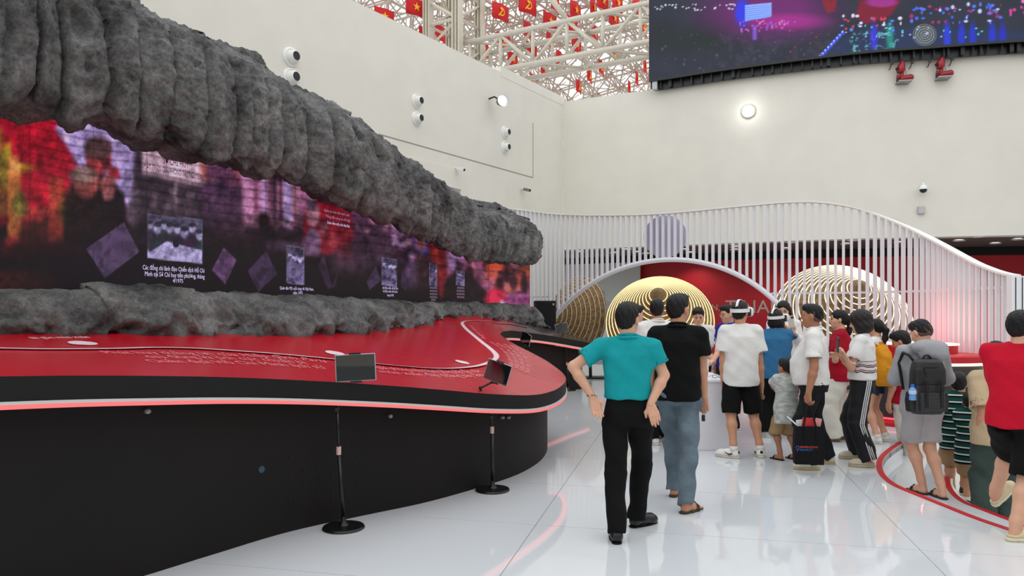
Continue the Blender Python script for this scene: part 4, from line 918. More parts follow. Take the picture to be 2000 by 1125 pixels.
for i in range(9):
    for j in range(4): vs.append((FW*(i/8-.5), .035*math.sin(i*1.1)+.01, -FH*j/3))
n_ = len(vs); vs += [(a_, b_+.008, c_) for a_, b_, c_ in vs]
for i in range(8):
    for j in range(3): A = i*4+j; fs += [(A, A+4, A+5, A+1), (n_+A, n_+A+1, n_+A+5, n_+A+4)]
rim = [(i*4, i*4+4) for i in range(8)]+[(i*4+7, i*4+3) for i in range(8)]+[(j+1, j) for j in range(3)]+[(32+j, 33+j) for j in range(3)]
fs += [(a_, n_+a_, n_+b_, b_) for a_, b_ in rim]
fme = bpy.data.meshes.new('cloth'); fme.from_pydata(vs, [], fs); fme.shade_smooth(); fme.materials.append(M_flag)
def plate(poly, th=.012): return MB().prism(poly, Matrix.Translation((0, -.045, -FH/2)) @ Matrix.Rotation(math.pi/2, 4, 'X'), th)
star = []
for k in range(10): r_ = .2 if k % 2 == 0 else .078; a_ = math.pi/2+k*math.pi/5; star.append((r_*math.cos(a_), r_*math.sin(a_)))
so = plate(star).out('star', M_gold); sme = so.data; bpy.data.objects.remove(so)
sick = [(.2*math.cos(a_), .2*math.sin(a_)) for a_ in np.linspace(-2.2, 1.5, 16)]+[(.03+.135*math.cos(a_), .135*math.sin(a_)) for a_ in np.linspace(1.4, -2.0, 16)]
ho = plate(sick); ho.add(*[(plate([(-.2, -.2), (-.16, -.24), (.1, .06), (.06, .1)]).v), (plate([(-.2, -.2), (-.16, -.24), (.1, .06), (.06, .1)]).f)]); x2 = plate([(-.03, .2), (-.08, .13), (.06, .02), (.11, .09)]); ho.add(x2.v, x2.f)
hob = ho.out('hammer_and_sickle', M_gold); hme = hob.data; bpy.data.objects.remove(hob)
FLG = [(751, 32, 34, 0), (813, 14, 36, 0), (831, 70, 20, 0), (862, 66, 20, 0), (978, 23, 32, 1), (1031, 10, 36, 1), (938, 38, 12, 0), (984, 80, 27, 0), (945, 94, 19, 0), (1002, 116, 20, 0), (1033, 59, 21, 0), (1039, 98, 23, 0), (1075, 41, 29, 0), (1074, 79, 15, 0), (1118, 48, 25, 0), (1125, 20, 25, 0), (1127, 88, 22, 0), (1162, 66, 18, 0), (1178, 2, 28, 0), (1160, 15, 18, 0), (1207, 6, 27, 0), (1200, 36, 25, 0), (1245, 13, 25, 1), (1257, 50, 22, 1), (1201, 103, 16, 1), (1175, 131, 15, 1), (1152, 147, 14, 1), (1131, 169, 14, 1), (1064, 137, 16, 0), (1094, 114, 17, 0), (1040, 157, 11, 0), (1261, 130, 14, 0), (1245, 154, 12, 0), (1230, 171, 11, 0), (1271, 24, 14, 0), (1085, 5, 20, 0)]
FN = []; ORD = 'first second third fourth fifth sixth seventh eighth ninth tenth eleventh twelfth thirteenth fourteenth fifteenth sixteenth seventeenth eighteenth nineteenth twentieth'.split()
def zone(x_, y_): return 'by the lattice column' if x_ < 960 else 'above the box truss' if y_ < 60 else 'behind the box truss' if y_ < 125 else 'low over the wall corner' if x_ < 1160 else 'low beside the big screen'
for k, (x_, y_, w_, ty) in enumerate(FLG):
    Yf = 13.55*FPX/(HOR-y_); c = px(x_, y_, Yf); yaw = math.acos(min(.98, w_/(FW*FPX/Yf)))
    o = empty('flag', (c.x, c.y, c.z+FH/2), -yaw*.0+yaw, ('gold star' if not ty else 'gold hammer and sickle')+' red flag hanging '+zone(x_, y_)+', '+ORD[sum(1 for q_ in FLG if q_[3] == ty and zone(q_[0], q_[1]) == zone(x_, y_) and (q_[0], q_[1]) < (x_, y_))]+' from the left', 'flag', 'red flags under the roof')
    link('cloth', fme, None, o); link('star' if not ty else 'hammer_and_sickle', sme if not ty else hme, None, o)
# ------------------------------------------------------------------ fittings on the walls
NL = Vector((LD.y, -LD.x, 0))
M_nozzle = mat('nozzle_white', (232, 231, 226), .4); M_throat = mat('nozzle_throat', (24, 24, 26), .6)
for k, (x_, y_) in enumerate(((568, 112), (568, 152), (813, 198), (813, 232), (985, 259), (985, 288))):
    c = lw_at(x_, y_, 0); R = .215 if k < 2 else .19
    lab = ('upper' if k % 2 == 0 else 'lower')+' round white air nozzle '+('nearest the rock canopy' if k < 2 else 'in the middle pair on the left wall' if k < 4 else 'of the pair nearest the wall corner')
    o = empty('air_nozzle', c, 0, lab, 'vent', 'round air nozzles on the left wall'); M = frame((0, 0, 0), (0, 0, 1), NL)
    smooth_by_angle(MB().lathe([(R, 0), (R, .015), (R*.93, .04), (R*.8, .05), (R*.78, .035), (R*.7, .05), (R*.64, .12), (R*.55, .17), (R*.46, .19), (R*.42, .17)], 32, M).out('flange', M_nozzle, o), .7)
    smooth_by_angle(MB().lathe([(R*.44, .185), (R*.4, .1), (R*.34, .06), (0, .055)], 24, M).out('throat', M_throat, o), .7)
# floodlights
c = lw_at(955, 193, 0); o = empty('wall_floodlight', c, 0, 'dark grey floodlight shining from the left wall', 'light'); q = NL*.34+Vector((.12, -.05, -.12)); dd = Vector((.35, -.6, -.72)).normalized()
MB().tube([(0, 0, 0), NL*.2+Vector((0, 0, .03)), q*.8], .025, 8).out('arm', M_blackm, o)
M = frame(q, Vector((0, 0, 1)), dd); smooth_by_angle(MB().lathe([(.05, -.22), (.1, -.2), (.15, -.08), (.19, .05), (.185, .05), (.14, -.06)], 24, M).out('shade', mat('lamp_grey', (110, 112, 116), .4, .3), o), .7)
MB().lathe([(0, .0), (.15, .0), (.145, .012), (0, .015)], 24, M).out('lens', emat('flood_glow', (255, 255, 255), 5), o)
l = bpy.data.lights.new('floodlight', 'SPOT'); l.energy = 60; l.spot_size = 1.9; l.spot_blend = .7; l.shadow_soft_size = .15; lo = bpy.data.objects.new('floodlight', l); COL.objects.link(lo); lo.location = c+q+dd*.06; lo.rotation_euler = dd.to_track_quat('-Z', 'Y').to_euler()
c, t, nn = bw_at(1462, 218, .02); n3 = Vector((nn.x, nn.y, 0)); o = empty('wall_spotlight', c, 0, 'small bright white spotlight on the back wall', 'light'); M = frame((0, 0, 0), (0, 0, 1), n3)
MB().lathe([(.2, 0), (.2, .05), (.17, .07), (.16, .05)], 24, M).out('rim', M_nozzle, o); MB().lathe([(0, .06), (.16, .055), (.165, .02), (0, .02)], 24, M).out('lens', emat('spot_glow', (250, 252, 255), 5), o)
l = bpy.data.lights.new('spotlight', 'POINT'); l.energy = 5; l.shadow_soft_size = .12; lo = bpy.data.objects.new('spotlight', l); COL.objects.link(lo); lo.location = c+n3*.32
# fire monitors
M_fire = mat('fire_red', (150, 22, 34), .35); M_steel = mat('steel', (150, 150, 152), .3, .8)
for k, (x_, y_) in enumerate(((1761, 150), (1838, 142))):
    c, t, nn = bw_at(x_, y_, 0); o = empty('fire_monitor', c, math.atan2(t.y, t.x), ('left' if k == 0 else 'right')+' red fire monitor bracketed on the back wall', 'fire monitor', 'fire monitors under the big screen')
    MB().box((0, -.2, -.22), (.36, .4, .03)).box((0, -.02, -.12), (.3, .03, .24)).out('bracket', M_steel, o)
    smooth_by_angle(MB().lathe([(0, -.2), (.07, -.19), (.09, -.1), (.09, .12), (.05, .16), (0, .17)], 16, Matrix.Translation((.1, -.2, -.1)) @ Matrix.Rotation(1.45, 4, 'Y')).out('motor', M_fire, o), .7)
    smooth_by_angle(MB().tube([(-.06, -.2, -.2), (-.06, -.2, .1)], .06, 12).tube([(-.06, -.2, -.02), (-.16, -.26, -.08)], .045, 10).out('riser', M_fire, o), .7)
    smooth_by_angle(MB().lathe([(0, -.16), (.09, -.15), (.13, -.06), (.1, .05), (.06, .16), (0, .19)], 16, Matrix.Translation((-.08, -.24, .2)) @ Matrix.Rotation(.25, 4, 'Y')).out('nozzle_housing', M_fire, o), .7)
    MB().tube([(-.14, -.28, .16), (-.24, -.36, .13)], [.05, .035], 10).out('nozzle', M_blackm, o)
    MB().tube([(-.14, -.2, .1), (-.18, -.22, -.02), (-.12, -.22, -.15)], .012, 6).out('hose', M_blackm, o); MB().lathe([(0, 0), (.035, 0), (.035, .13), (0, .14)], 10, Matrix.Translation((.08, -.2, -.02))).out('gauge', mat('gauge_grey', (176, 178, 172), .4), o)
for k, (x_, y_) in enumerate(((1736, 136), (1775, 134), (1810, 131), (1853, 128))):
    c, t, nn = bw_at(x_, y_, 0); o = empty('fire_sensor', c, math.atan2(t.y, t.x), ('small dark sensor on a stalk, '+ORD[k]+' from the left beside the fire monitors'), 'sensor', 'fire sensors on the back wall')
    MB().tube([(0, 0, 0), (0, -.12, -.02), (.03, -.16, .1)], .014, 6).out('stalk', M_blackm, o); MB().lathe([(0, -.05), (.05, -.03), (.05, .04), (0, .05)], 12, Matrix.Translation((.04, -.17, .13)) @ Matrix.Rotation(.9, 4, 'X')).out('head', mat('sensor_grey', (80, 80, 80), .4), o)
# dome camera, box, small wall cameras
c, t, nn = bw_at(1799, 370, 0); o = empty('dome_camera', c, math.atan2(t.y, t.x), 'white dome security camera on the back wall', 'camera')
MB().tube([(0, 0, .12), (0, -.2, .14), (0, -.2, .08)], .025, 8).out('arm', M_white, o); smooth_by_angle(MB().lathe([(0, .1), (.07, .09), (.105, .03), (.105, -.03)], 20, Matrix.Translation((0, -.2, 0))).out('body', M_white, o), .7); smooth_by_angle(MB().lathe([(.1, -.03), (.098, -.07), (.06, -.12), (0, -.135)], 20, Matrix.Translation((0, -.2, 0))).out('dome', M_blackm, o), .7)
c, t, nn = bw_at(1798, 411, 0); R_ = Matrix.Rotation(math.atan2(t.y, t.x), 3, 'Z'); o = empty('junction_box', c, math.atan2(t.y, t.x), 'small grey junction box below the dome camera', 'box'); MB().box((0, -.05, 0), (.19, .1, .21)).out('body', mat('box_grey', (178, 176, 178), .5), o, False, .008); MB().box((0, -.104, 0), (.16, .01, .18)).out('lid', mat('box_grey2', (186, 184, 186), .5), o, False, .004)
for k, (x_, y_) in enumerate(((888, 331), (1018, 371))):
    c = lw_at(x_, y_, 0); o = empty('wall_camera', c, math.atan2(LD.y, LD.x)+math.pi/2-math.pi, ('white' if k == 0 else 'small grey')+' wall camera on the left wall '+('beside the door niche' if k == 0 else 'close to the corner'), 'camera')
    o.rotation_euler = (0, 0, math.atan2(NL.y, NL.x)); MB().tube([(0, 0, .05), (.1, 0, .03), (.16, 0, 0)], .02, 8).out('bracket', M_white, o); MB().box((.2, .02, -.01), (.24, .1, .09), Matrix.Rotation(.25, 3, 'Y')).out('body', M_white if k == 0 else mat('cam_grey', (120, 118, 114), .5), o, False, .01); MB().lathe([(0, 0), (.035, 0), (.03, .02), (0, .02)], 12, Matrix.Translation((.32, .02, -.04)) @ Matrix.Rotation(1.8, 4, 'Y')).out('lens', M_blackm, o)
# ------------------------------------------------------------------ tablet stands
def tablet_stand(base, joints, tab_c, w, h, nrm, roll, label, collar=True, r=.26):
    o = empty('tablet_stand', base, 0, label, 'stand', 'tablet stands around the red platform'); bz = Vector(base)
    L = lambda p: Vector(p)-bz
    smooth_by_angle(MB().lathe([(0, 0), (.15, 0), (.155, .008), (.148, .02), (.04, .026), (.022, .05), (.0165, .09), (0, .09)], 32).out('base', M_blackm, o), .6)
    J = [Vector((0, 0, .05))]+[L(j) for j in joints]
    MB().tube(J[:2], .014, 12).out('pole', M_blackm, o, True)
    if collar:
        smooth_by_angle(MB().tube([J[1]-Vector((0, 0, .015)), J[1]+Vector((0, 0, .045))], .018, 14).out('collar', mat('pink_collar', (206, 170, 166), .4), o), .7)
    for a_, b_ in zip(J[1:-1], J[2:]): MB().tube([a_, b_], .0095, 10).out('arm', M_blackm, o, True)
    for j in J[2:]: MB().lathe([(0, -.017), (.016, -.016), (.016, .016), (0, .017)], 12, Matrix.Translation(j) @ Matrix.Rotation(math.pi/2, 4, 'X')).out('joint', M_blackm, o)
    tc = L(tab_c); M = frame(tc, Vector((0, 0, 1)), Vector(nrm)) @ Matrix.Rotation(roll, 4, 'Z'); M3 = M.to_3x3()
    t_ = MB().box((0, 0, 0), (w, h, .009)).out('tablet', mat('tablet_silver', (176, 176, 178), .3, .6), o, False, .003); t_.matrix_local = M
    sc_ = MB().box((0, 0, .0052), (w*.95, h*.94, .0012)).out('glass', mat('tablet_glass', (14, 15, 17), .03, spec=1.0, coat=1.0), t_)
    for sg in (-1, 1): MB().box((.0, sg*(h/2+.004), .004), (w*.28, .012, .022)).out('clamp', M_blackm, t_)
    MB().tube([J[-1], tc-M3 @ Vector((0, 0, .006))], .012, 10).out('neck', M_blackm, o, True)
    return o
b = flo(671, 1032); tablet_stand(b, [px(661.5, 884, b.y), px(659, 800, b.y-.03), px(658, 768, b.y-.03), px(672, 735, b.y+.04)], px(694.5, 718, b.y-.02), .295, .2, (.06, -.75, .66), .05, 'tablet stand with a wide black tablet, nearest the camera')
b = flo(962, 958); tablet_stand(b, [px(961, 843, b.y), px(960, 815, b.y), px(938, 758, b.y-.05), px(962, 746, b.y+.05)], px(972, 727, b.y), .24, .19, (-.28, -.72, .62), -.3, 'tablet stand with a tilted tablet before the rounded platform end')
b = flo(1110, 763); tablet_stand(b, [px(1107, 712, b.y), px(1106, 690, b.y), px(1103, 672, b.y), px(1098, 650, b.y)], px(1097, 641, b.y-.05), .27, .2, (.2, -.8, .5), .2, 'small tablet stand far back beside the platform tail')
b = Vector((.33, 12.6, 0)); tablet_stand(b, [Vector((.33, 12.6, .8)), px(1026, 690, 12.6), px(1020, 680, 12.6), px(1030, 668, 12.55)], px(1027, 661, 12.5), .25, .19, (-.6, -.5, .6), -.4, 'tablet stand tucked into the inlet of the red platform')
# ------------------------------------------------------------------ loudspeaker by the slats
c = px(1064, 615, 16.1); o = empty('loudspeaker', (c.x, c.y, 0), .15, 'tall black loudspeaker standing beside the rock ledge', 'loudspeaker')
MB().box((0, 0, .93), (.42, .4, 1.82)).out('cabinet', mat('speaker_black', (12, 12, 13), .6), o, False, .012); MB().box((0, -.203, 1.0), (.38, .012, 1.62)).out('grille', mat('grille_black', (8, 8, 9), .8, bump=.6, bscale=300), o, False, .004); MB().box((.15, -.211, 1.76), (.045, .004, .045)).out('badge', M_steel, o); MB().box((0, 0, .01), (.36, .34, .02)).out('foot', M_blackm, o)
# ------------------------------------------------------------------ white demo counter
ct = empty('demo_counter', (2.27, 9.5, 0), 0, 'plain white demonstration counter among the visitors', 'counter')
MB().box((0, 0, .395), (.54, 1.86, .79)).out('body', mat('counter_white', (228, 226, 232), .4), ct, False, .006); MB().box((0, 0, .805), (.58, 1.92, .03)).out('worktop', M_white, ct, False, .005); MB().box((0, 0, .02), (.5, 1.82, .04)).out('plinth', mat('plinth_grey', (150, 150, 152), .5), ct)
c = px(1402, 743, 8.75); c.z = .82
o = empty('smart_glasses', c, .1, 'pair of dark framed glasses lying at the counter front', 'glasses')
for sx in (-.036, .036): MB().tube([(sx+.03*math.cos(a_), 0, .02+.017*math.sin(a_)) for a_ in np.linspace(0, 2*math.pi, 15)[:-1]], .0035, 6, False, True).out('rim', mat('navy_frame', (26, 30, 60), .4), o)
for sx in (-.068, .068): MB().tube([(sx, 0, .03), (sx, .13, .008)], .003, 6).out('temple', mat('navy_frame', (26, 30, 60), .4), o)
for k, (x_, y_, dz, s_) in enumerate(((1385, 737, 0, (.14, .16, .1)), (1408, 735, 0, (.16, .18, .09)), (1392, 722, 0, (.12, .14, .16)))):
    c = Vector((2.2+.12*k, 9.0+.28*k, .82)); o = empty('headset_box', c, .2*k, ('low white carton' if k == 0 else 'grey white carton' if k == 1 else 'tall white carton')+' on the demo counter', 'box', 'cartons on the demo counter'); MB().box((0, 0, s_[2]/2), s_).out('body', mat('carton%d' % k, ((236, 236, 238), (206, 206, 210), (228, 228, 230))[k], .5), o, False, .004); MB().box((0, 0, s_[2]+.006), (s_[0]*1.01, s_[1]*1.01, .012)).out('lid', M_white, o, False, .002)
c = Vector((2.42, 9.95, .82)); o = empty('headset_stand', c, 0, 'black holder rising from the demo counter', 'stand'); MB().box((0, 0, .01), (.12, .12, .02)).out('base', M_blackm, o); MB().box((0, .02, .16), (.04, .04, .3)).out('upright', M_blackm, o); MB().box((-.02, 0, .3), (.14, .06, .05), Matrix.Rotation(.3, 3, 'Y')).out('cradle', M_blackm, o)
# red round counter behind, with light lines
c = Vector((6.0, 10.95, 0)); rc = empty('red_round_counter', c, 0, 'round red counter with dark front and glowing lines by the slats', 'counter')
smooth_by_angle(MB().lathe([(0, .08), (.78, .08), (.78, .86), (0, .86)], 48).out('body', mat('counter_charcoal', (44, 42, 44), .5), rc), .5); smooth_by_angle(MB().lathe([(0, .9), (.92, .9), (.92, .98), (.9, 1.0), (0, 1.0)], 48).out('top', M_red, rc), .5); smooth_by_angle(MB().lathe([(.75, .86), (.9, .86), (.9, .9), (.75, .9)], 48).out('light_line', emat('counter_glow', (255, 220, 180), 1.6), rc), .5); smooth_by_angle(MB().lathe([(0, 0), (.96, 0), (.96, .05), (.9, .08), (0, .08)], 48).out('plinth', M_red, rc), .5); smooth_by_angle(MB().lathe([(.78, .08), (.82, .08), (.82, .1), (.78, .1)], 48).out('plinth_glow', emat('red_glow', (255, 60, 80), 2), rc), .5)
smooth_by_angle(MB().lathe([(0, 1.0), (.5, 1.0), (.5, 1.12), (0, 1.12)], 40).out('display_drum', M_red, rc), .5); smooth_by_angle(MB().lathe([(.4, 1.12), (.52, 1.12), (.52, 1.14), (.4, 1.14)], 40).out('light_line', emat('counter_glow', (255, 220, 180), 1.6), rc), .5)
l = bpy.data.lights.new('counter_red_light', 'POINT'); l.energy = 9; l.color = (1, .1, .16); l.shadow_soft_size = .3; lo = bpy.data.objects.new('counter_red_light', l); COL.objects.link(lo); lo.location = (6.3, 11.2, 1.4)
# ------------------------------------------------------------------ organic modelling: smooth unions of tapered forms, meshed by surface nets
class Form:
    def __init__(s, vox): s.P = []; s.vox = vox; s.fold = None
    def cone(s, a, b, ra, rb, k=.03, op=1, cap=False):
        a = np.array(a, float); b = np.array(b, float); r = max(ra, rb); lo = np.minimum(a, b)-r; hi = np.maximum(a, b)+r; ba = b-a; L2 = float(ba @ ba)+1e-12; Ln = math.sqrt(L2)
        def f(X, Y, Z):
            t = ((X-a[0])*ba[0]+(Y-a[1])*ba[1]+(Z-a[2])*ba[2])/L2; tc = np.clip(t, 0, 1); tt = t if cap else tc
            d = np.sqrt((X-a[0]-ba[0]*tt)**2+(Y-a[1]-ba[1]*tt)**2+(Z-a[2]-ba[2]*tt)**2)-(ra+(rb-ra)*tc)
            return np.maximum(d, np.maximum(-t, t-1)*Ln) if cap else d
        s.P.append((lo, hi, f, k, op)); return s
    def chain(s, pts, rs, k=.03):
        for i in range(len(pts)-1): s.cone(pts[i], pts[i+1], rs[i], rs[i+1], k)
        return s
    def ell(s, c, r, M=None, k=.02, op=1):
        M4 = (M if M is not None else Matrix.Identity(4)) @ Matrix.Translation(Vector(c)); I = np.array(M4.inverted()); ctr = np.array(M4.translation); R = max(r); r = np.array(r, float)
        def f(X, Y, Z):
            q = [(I[i, 0]*X+I[i, 1]*Y+I[i, 2]*Z+I[i, 3])/r[i] for i in range(3)]; k0 = np.sqrt(q[0]**2+q[1]**2+q[2]**2); k1 = np.sqrt((q[0]/r[0])**2+(q[1]/r[1])**2+(q[2]/r[2])**2)+1e-9; return k0*(k0-1)/k1
        s.P.append((ctr-R, ctr+R, f, k, op)); return s
    def loft(s, prof, inv, pad, k=.03, e=2.3):
        """stack of ellipses (z, rx, ry, cx, cy); inv maps space back to the upright pose"""
        pr = np.array(prof, float); lo = np.array((-pad, -pad, pr[0, 0]-.12)); hi = np.array((pad, pad, pr[-1, 0]+.12))
        def f(X, Y, Z):
            x, y, z = inv(X, Y, Z); rx = np.interp(z, pr[:, 0], pr[:, 1]); ry = np.interp(z, pr[:, 0], pr[:, 2]); cx = np.interp(z, pr[:, 0], pr[:, 3]); cy = np.interp(z, pr[:, 0], pr[:, 4])
            g = (np.abs((x-cx)/rx)**e+np.abs((y-cy)/ry)**e)**(1/e); return np.maximum((g-1)*np.minimum(rx, ry), np.maximum(pr[0, 0]-z, z-pr[-1, 0]))
        s.P.append((lo, hi, f, k, 1)); return s
    def func(s, lo, hi, f, k=.01, op=1): s.P.append((np.array(lo, float), np.array(hi, float), f, k, op)); return s
    def mesh(s):
        v = s.vox; pos = [p for p in s.P if p[4] == 1]; lo = np.min([p[0] for p in pos], 0)-3*v; hi = np.max([p[1] for p in pos], 0)+3*v; n = np.ceil((hi-lo)/v).astype(int)+1
        ax = [(lo[i]+v*np.arange(n[i])).astype(np.float32) for i in range(3)]; D = np.full(n, 1.0, np.float32)
        for (l, h, f, k, op) in s.P:
            pad = k+3*v; i0 = np.clip(np.floor((l-pad-lo)/v).astype(int), 0, n-1); i1 = np.clip(np.ceil((h+pad-lo)/v).astype(int)+1, 1, n); sl = tuple(slice(a, b) for a, b in zip(i0, i1))
            X = ax[0][sl[0]][:, None, None]; Y = ax[1][sl[1]][None, :, None]; Z = ax[2][sl[2]][None, None, :]; d = f(X, Y, Z); A = D[sl]
            if op == 1: hh = np.maximum(k-np.abs(A-d), 0)/max(k, 1e-6); D[sl] = np.minimum(A, d)-hh*hh*k*.25
            elif op == -1: hh = np.maximum(k-np.abs(A+d), 0)/max(k, 1e-6); D[sl] = np.maximum(A, -d)+hh*hh*k*.25
            else: hh = 0; D[sl] = np.maximum(A, d)
        if s.fold is not None: D += s.fold(ax[0][:, None, None], ax[1][None, :, None], ax[2][None, None, :]).astype(np.float32)
        for i in range(3):
            for e in (0, -1): D[tuple(slice(None) if j != i else e for j in range(3))] = np.maximum(D[tuple(slice(None) if j != i else e for j in range(3))], .01)
        return snets(D, lo, v)
def snets(D, lo, v):
    I = D < 0; nx, ny, nz = D.shape; c = np.zeros((nx-1, ny-1, nz-1), np.int8)
    for dx in (0, 1):
        for dy in (0, 1):
            for dz in (0, 1): c += I[dx:nx-1+dx, dy:ny-1+dy, dz:nz-1+dz]
    act = (c > 0) & (c < 8); ijk = np.argwhere(act); vid = np.full(act.shape, -1, np.int64); vid[act] = np.arange(len(ijk))
    S = np.zeros((len(ijk), 3)); cnt = np.zeros(len(ijk)); i, j, k = ijk.T
    for a in range(3):
        o1, o2 = [b for b in range(3) if b != a]
        for p in (0, 1):
            for q in (0, 1):
                d0 = [0, 0, 0]; d0[o1] = p; d0[o2] = q; d1 = list(d0); d1[a] = 1
                A = D[i+d0[0], j+d0[1], k+d0[2]]; B = D[i+d1[0], j+d1[1], k+d1[2]]; m = (A < 0) != (B < 0); t = np.where(m, A/np.where(m, A-B, 1), 0); P = np.zeros((len(ijk), 3)); P[:, a] = t; P[:, o1] = p; P[:, o2] = q; S += P*m[:, None]; cnt += m
    V = lo+(ijk+S/cnt[:, None])*v; Fs = []
    for a in range(3):
        o1, o2 = (a+1) % 3, (a+2) % 3; s0 = [slice(None)]*3; s1 = [slice(None)]*3; s0[a] = slice(0, -1); s1[a] = slice(1, None); A = I[tuple(s0)]; B = I[tuple(s1)]; E = np.argwhere(A != B)
        E = E[(E[:, o1] > 0) & (E[:, o2] > 0) & (E[:, o1] < D.shape[o1]-1) & (E[:, o2] < D.shape[o2]-1)]
        if not len(E): continue
        def cell(d1, d2): q = E.copy(); q[:, o1] -= d1; q[:, o2] -= d2; return vid[q[:, 0], q[:, 1], q[:, 2]]
        Q = np.stack([cell(1, 1), cell(0, 1), cell(0, 0), cell(1, 0)], 1); fl = ~A[E[:, 0], E[:, 1], E[:, 2]]; Q[fl] = Q[fl][:, ::-1]; Fs.append(Q)
    return V, np.concatenate(Fs)
def form_obj(name, fm, m, parent):
    V, F = fm.mesh() if isinstance(fm, Form) else fm; me = np_mesh(name, V, F); me.shade_smooth(); return link(name, me, m, parent)
def join(parts):
    Vs, Fs, n = [], [], 0
    for V, F in parts: Vs.append(V); Fs.append(F+n); n += len(V)
    return np.concatenate(Vs), np.concatenate(Fs)
def folds(amp, seed=0, fz=22, fx=14):
    r = np.random.RandomState(seed); a, b, c, d = r.uniform(0, 6, 4)
    def f(X, Y, Z): return amp*(np.sin(fz*Z+2.2*np.sin(fx*X+a)+1.7*np.sin(9*Y+b))*np.sin(fx*.8*X+6*Y+c)+.7*np.sin(38*Z+26*X-12*Y+d)*np.sin(11*X+7*Z))
    return f
# ---- cloth, skin and hair materials
def skin(n, c): return mat('skin_'+n, c, .5, sss=.06, var=.05, vscale=14, spec=.4)
SK = skin('tan', (196, 142, 112)); SKl = skin('light', (216, 164, 136)); SKd = skin('brown', (170, 116, 88))
HAIR = mat('black_hair', (13, 11, 11), .45, spec=.35, bump=.7, bscale=120, stretch=(1, 1, .25)); HAIRb = mat('dark_brown_hair', (26, 16, 14), .42, spec=.4, bump=.7, bscale=110, stretch=(1, 1, .18))
def cloth(n, c, var=.06, bump=.25, rough=.85): return mat('cloth_'+n, c, rough, var=var, vscale=5, bump=bump, bscale=35, spec=.2)
C_black = cloth('black', (10, 10, 11), .1); C_white = cloth('white', (226, 224, 220), .03); C_teal = cloth('teal', (20, 150, 156), .08); C_jean = cloth('light_denim', (98, 112, 122), .35, .5); C_djean = cloth('dark_denim', (30, 31, 34), .3, .4); C_blue = cloth('steel_blue', (52, 108, 150), .08); C_royal = cloth('royal_blue', (20, 44, 150), .08); C_red = cloth('red', (196, 16, 44), .06); C_dred = cloth('dark_red', (160, 14, 36), .06); C_khaki = cloth('khaki', (160, 132, 98), .08); C_grey = cloth('heather_grey', (156, 156, 160), .07); C_short = cloth('pale_grey', (172, 168, 170), .06); C_beige = cloth('beige', (196, 172, 140), .06); C_cargo = cloth('grey_green', (62, 76, 72), .12, .4); C_cream = cloth('cream', (216, 212, 200), .04); C_denim = cloth('denim', (46, 66, 92), .2)
def ramp_mat(name, stops, freq, base='Z', wav=0, off=0.0, lo=None, under=None):
    m = bpy.data.materials.new(name); m.use_nodes = True; nt = m.node_tree; b = nt.nodes['Principled BSDF']; tc = nt.nodes.new('ShaderNodeTexCoord'); sp = nt.nodes.new('ShaderNodeSeparateXYZ'); nt.links.new(tc.outputs['Object'], sp.inputs[0])
    def math_(op, a, v=None):
        n_ = nt.nodes.new('ShaderNodeMath'); n_.operation = op
        for i, q in enumerate((a, v)):
            if q is None: continue
            if isinstance(q, (int, float)): n_.inputs[i].default_value = q
            else: nt.links.new(q, n_.inputs[i])
        return n_.outputs[0]
    z = sp.outputs['Z']
    if wav: z = math_('ADD', z, math_('MULTIPLY', math_('SINE', math_('MULTIPLY', math_('ADD', sp.outputs['X'], sp.outputs['Y']), 75)), wav))
    fr = math_('FRACT', math_('ADD', math_('MULTIPLY', z, freq), off)); r = nt.nodes.new('ShaderNodeValToRGB'); r.color_ramp.interpolation = 'CONSTANT'; el = r.color_ramp.elements
    while len(el) < len(stops): el.new(.5)
    for e, (p, c) in zip(el, stops): e.position = p; e.color = (*lin(c), 1)
    nt.links.new(fr, r.inputs[0]); out = r.outputs[0]
    if lo is not None:
        mx = nt.nodes.new('ShaderNodeMixRGB'); nt.links.new(math_('MULTIPLY', math_('GREATER_THAN', z, lo[0]), math_('LESS_THAN', z, lo[1])), mx.inputs[0]); mx.inputs[1].default_value = (*lin(under), 1); nt.links.new(out, mx.inputs[2]); out = mx.outputs[0]
    nt.links.new(out, b.inputs['Base Color']); b.inputs['Roughness'].default_value = .85; b.inputs['Specular IOR Level'].default_value = .2; return m
# ---- the figure
def hand_form(w, u, side, curl, sc, spread=.0):
    w = np.array(w, float); u = np.array(Vector(u).normalized()); s_ = Vector(side)-Vector(u)*Vector(side).dot(Vector(u)); s_ = np.array(s_.normalized()); bk = np.cross(s_, u); f = Form(.0046)
    rot = lambda a: u*math.cos(a)-bk*math.sin(a)
    for i, (o, L, kn) in enumerate(((.030, .068, .084), (.010, .076, .09), (-.011, .07, .086), (-.031, .054, .077))):
        base = w+(u*kn+s_*o)*sc; f.cone(w+(u*.004+s_*o*.45)*sc, base, .0165*sc, .0118*sc, .012); d0 = u+s_*(o*spread*8); a = curl[0]; p = base
        for q, (fr, r) in enumerate(((.45, .0094), (.3, .0086), (.25, .0074))):
            d = rot(a)+s_*(o*spread*8); n_ = p+d*L*fr*sc; f.cone(p, n_, r*1.03*sc, r*sc, .005); p = n_; a += curl[1]
    t0 = w+(u*.02+s_*.02)*sc; t1 = w+(u*.05+s_*.05-bk*.012)*sc; t2 = w+(u*.083+s_*.056-bk*.022)*sc; f.chain([t0, t1, t2], [.0155*sc, .0115*sc, .0088*sc], .012); return f.mesh()
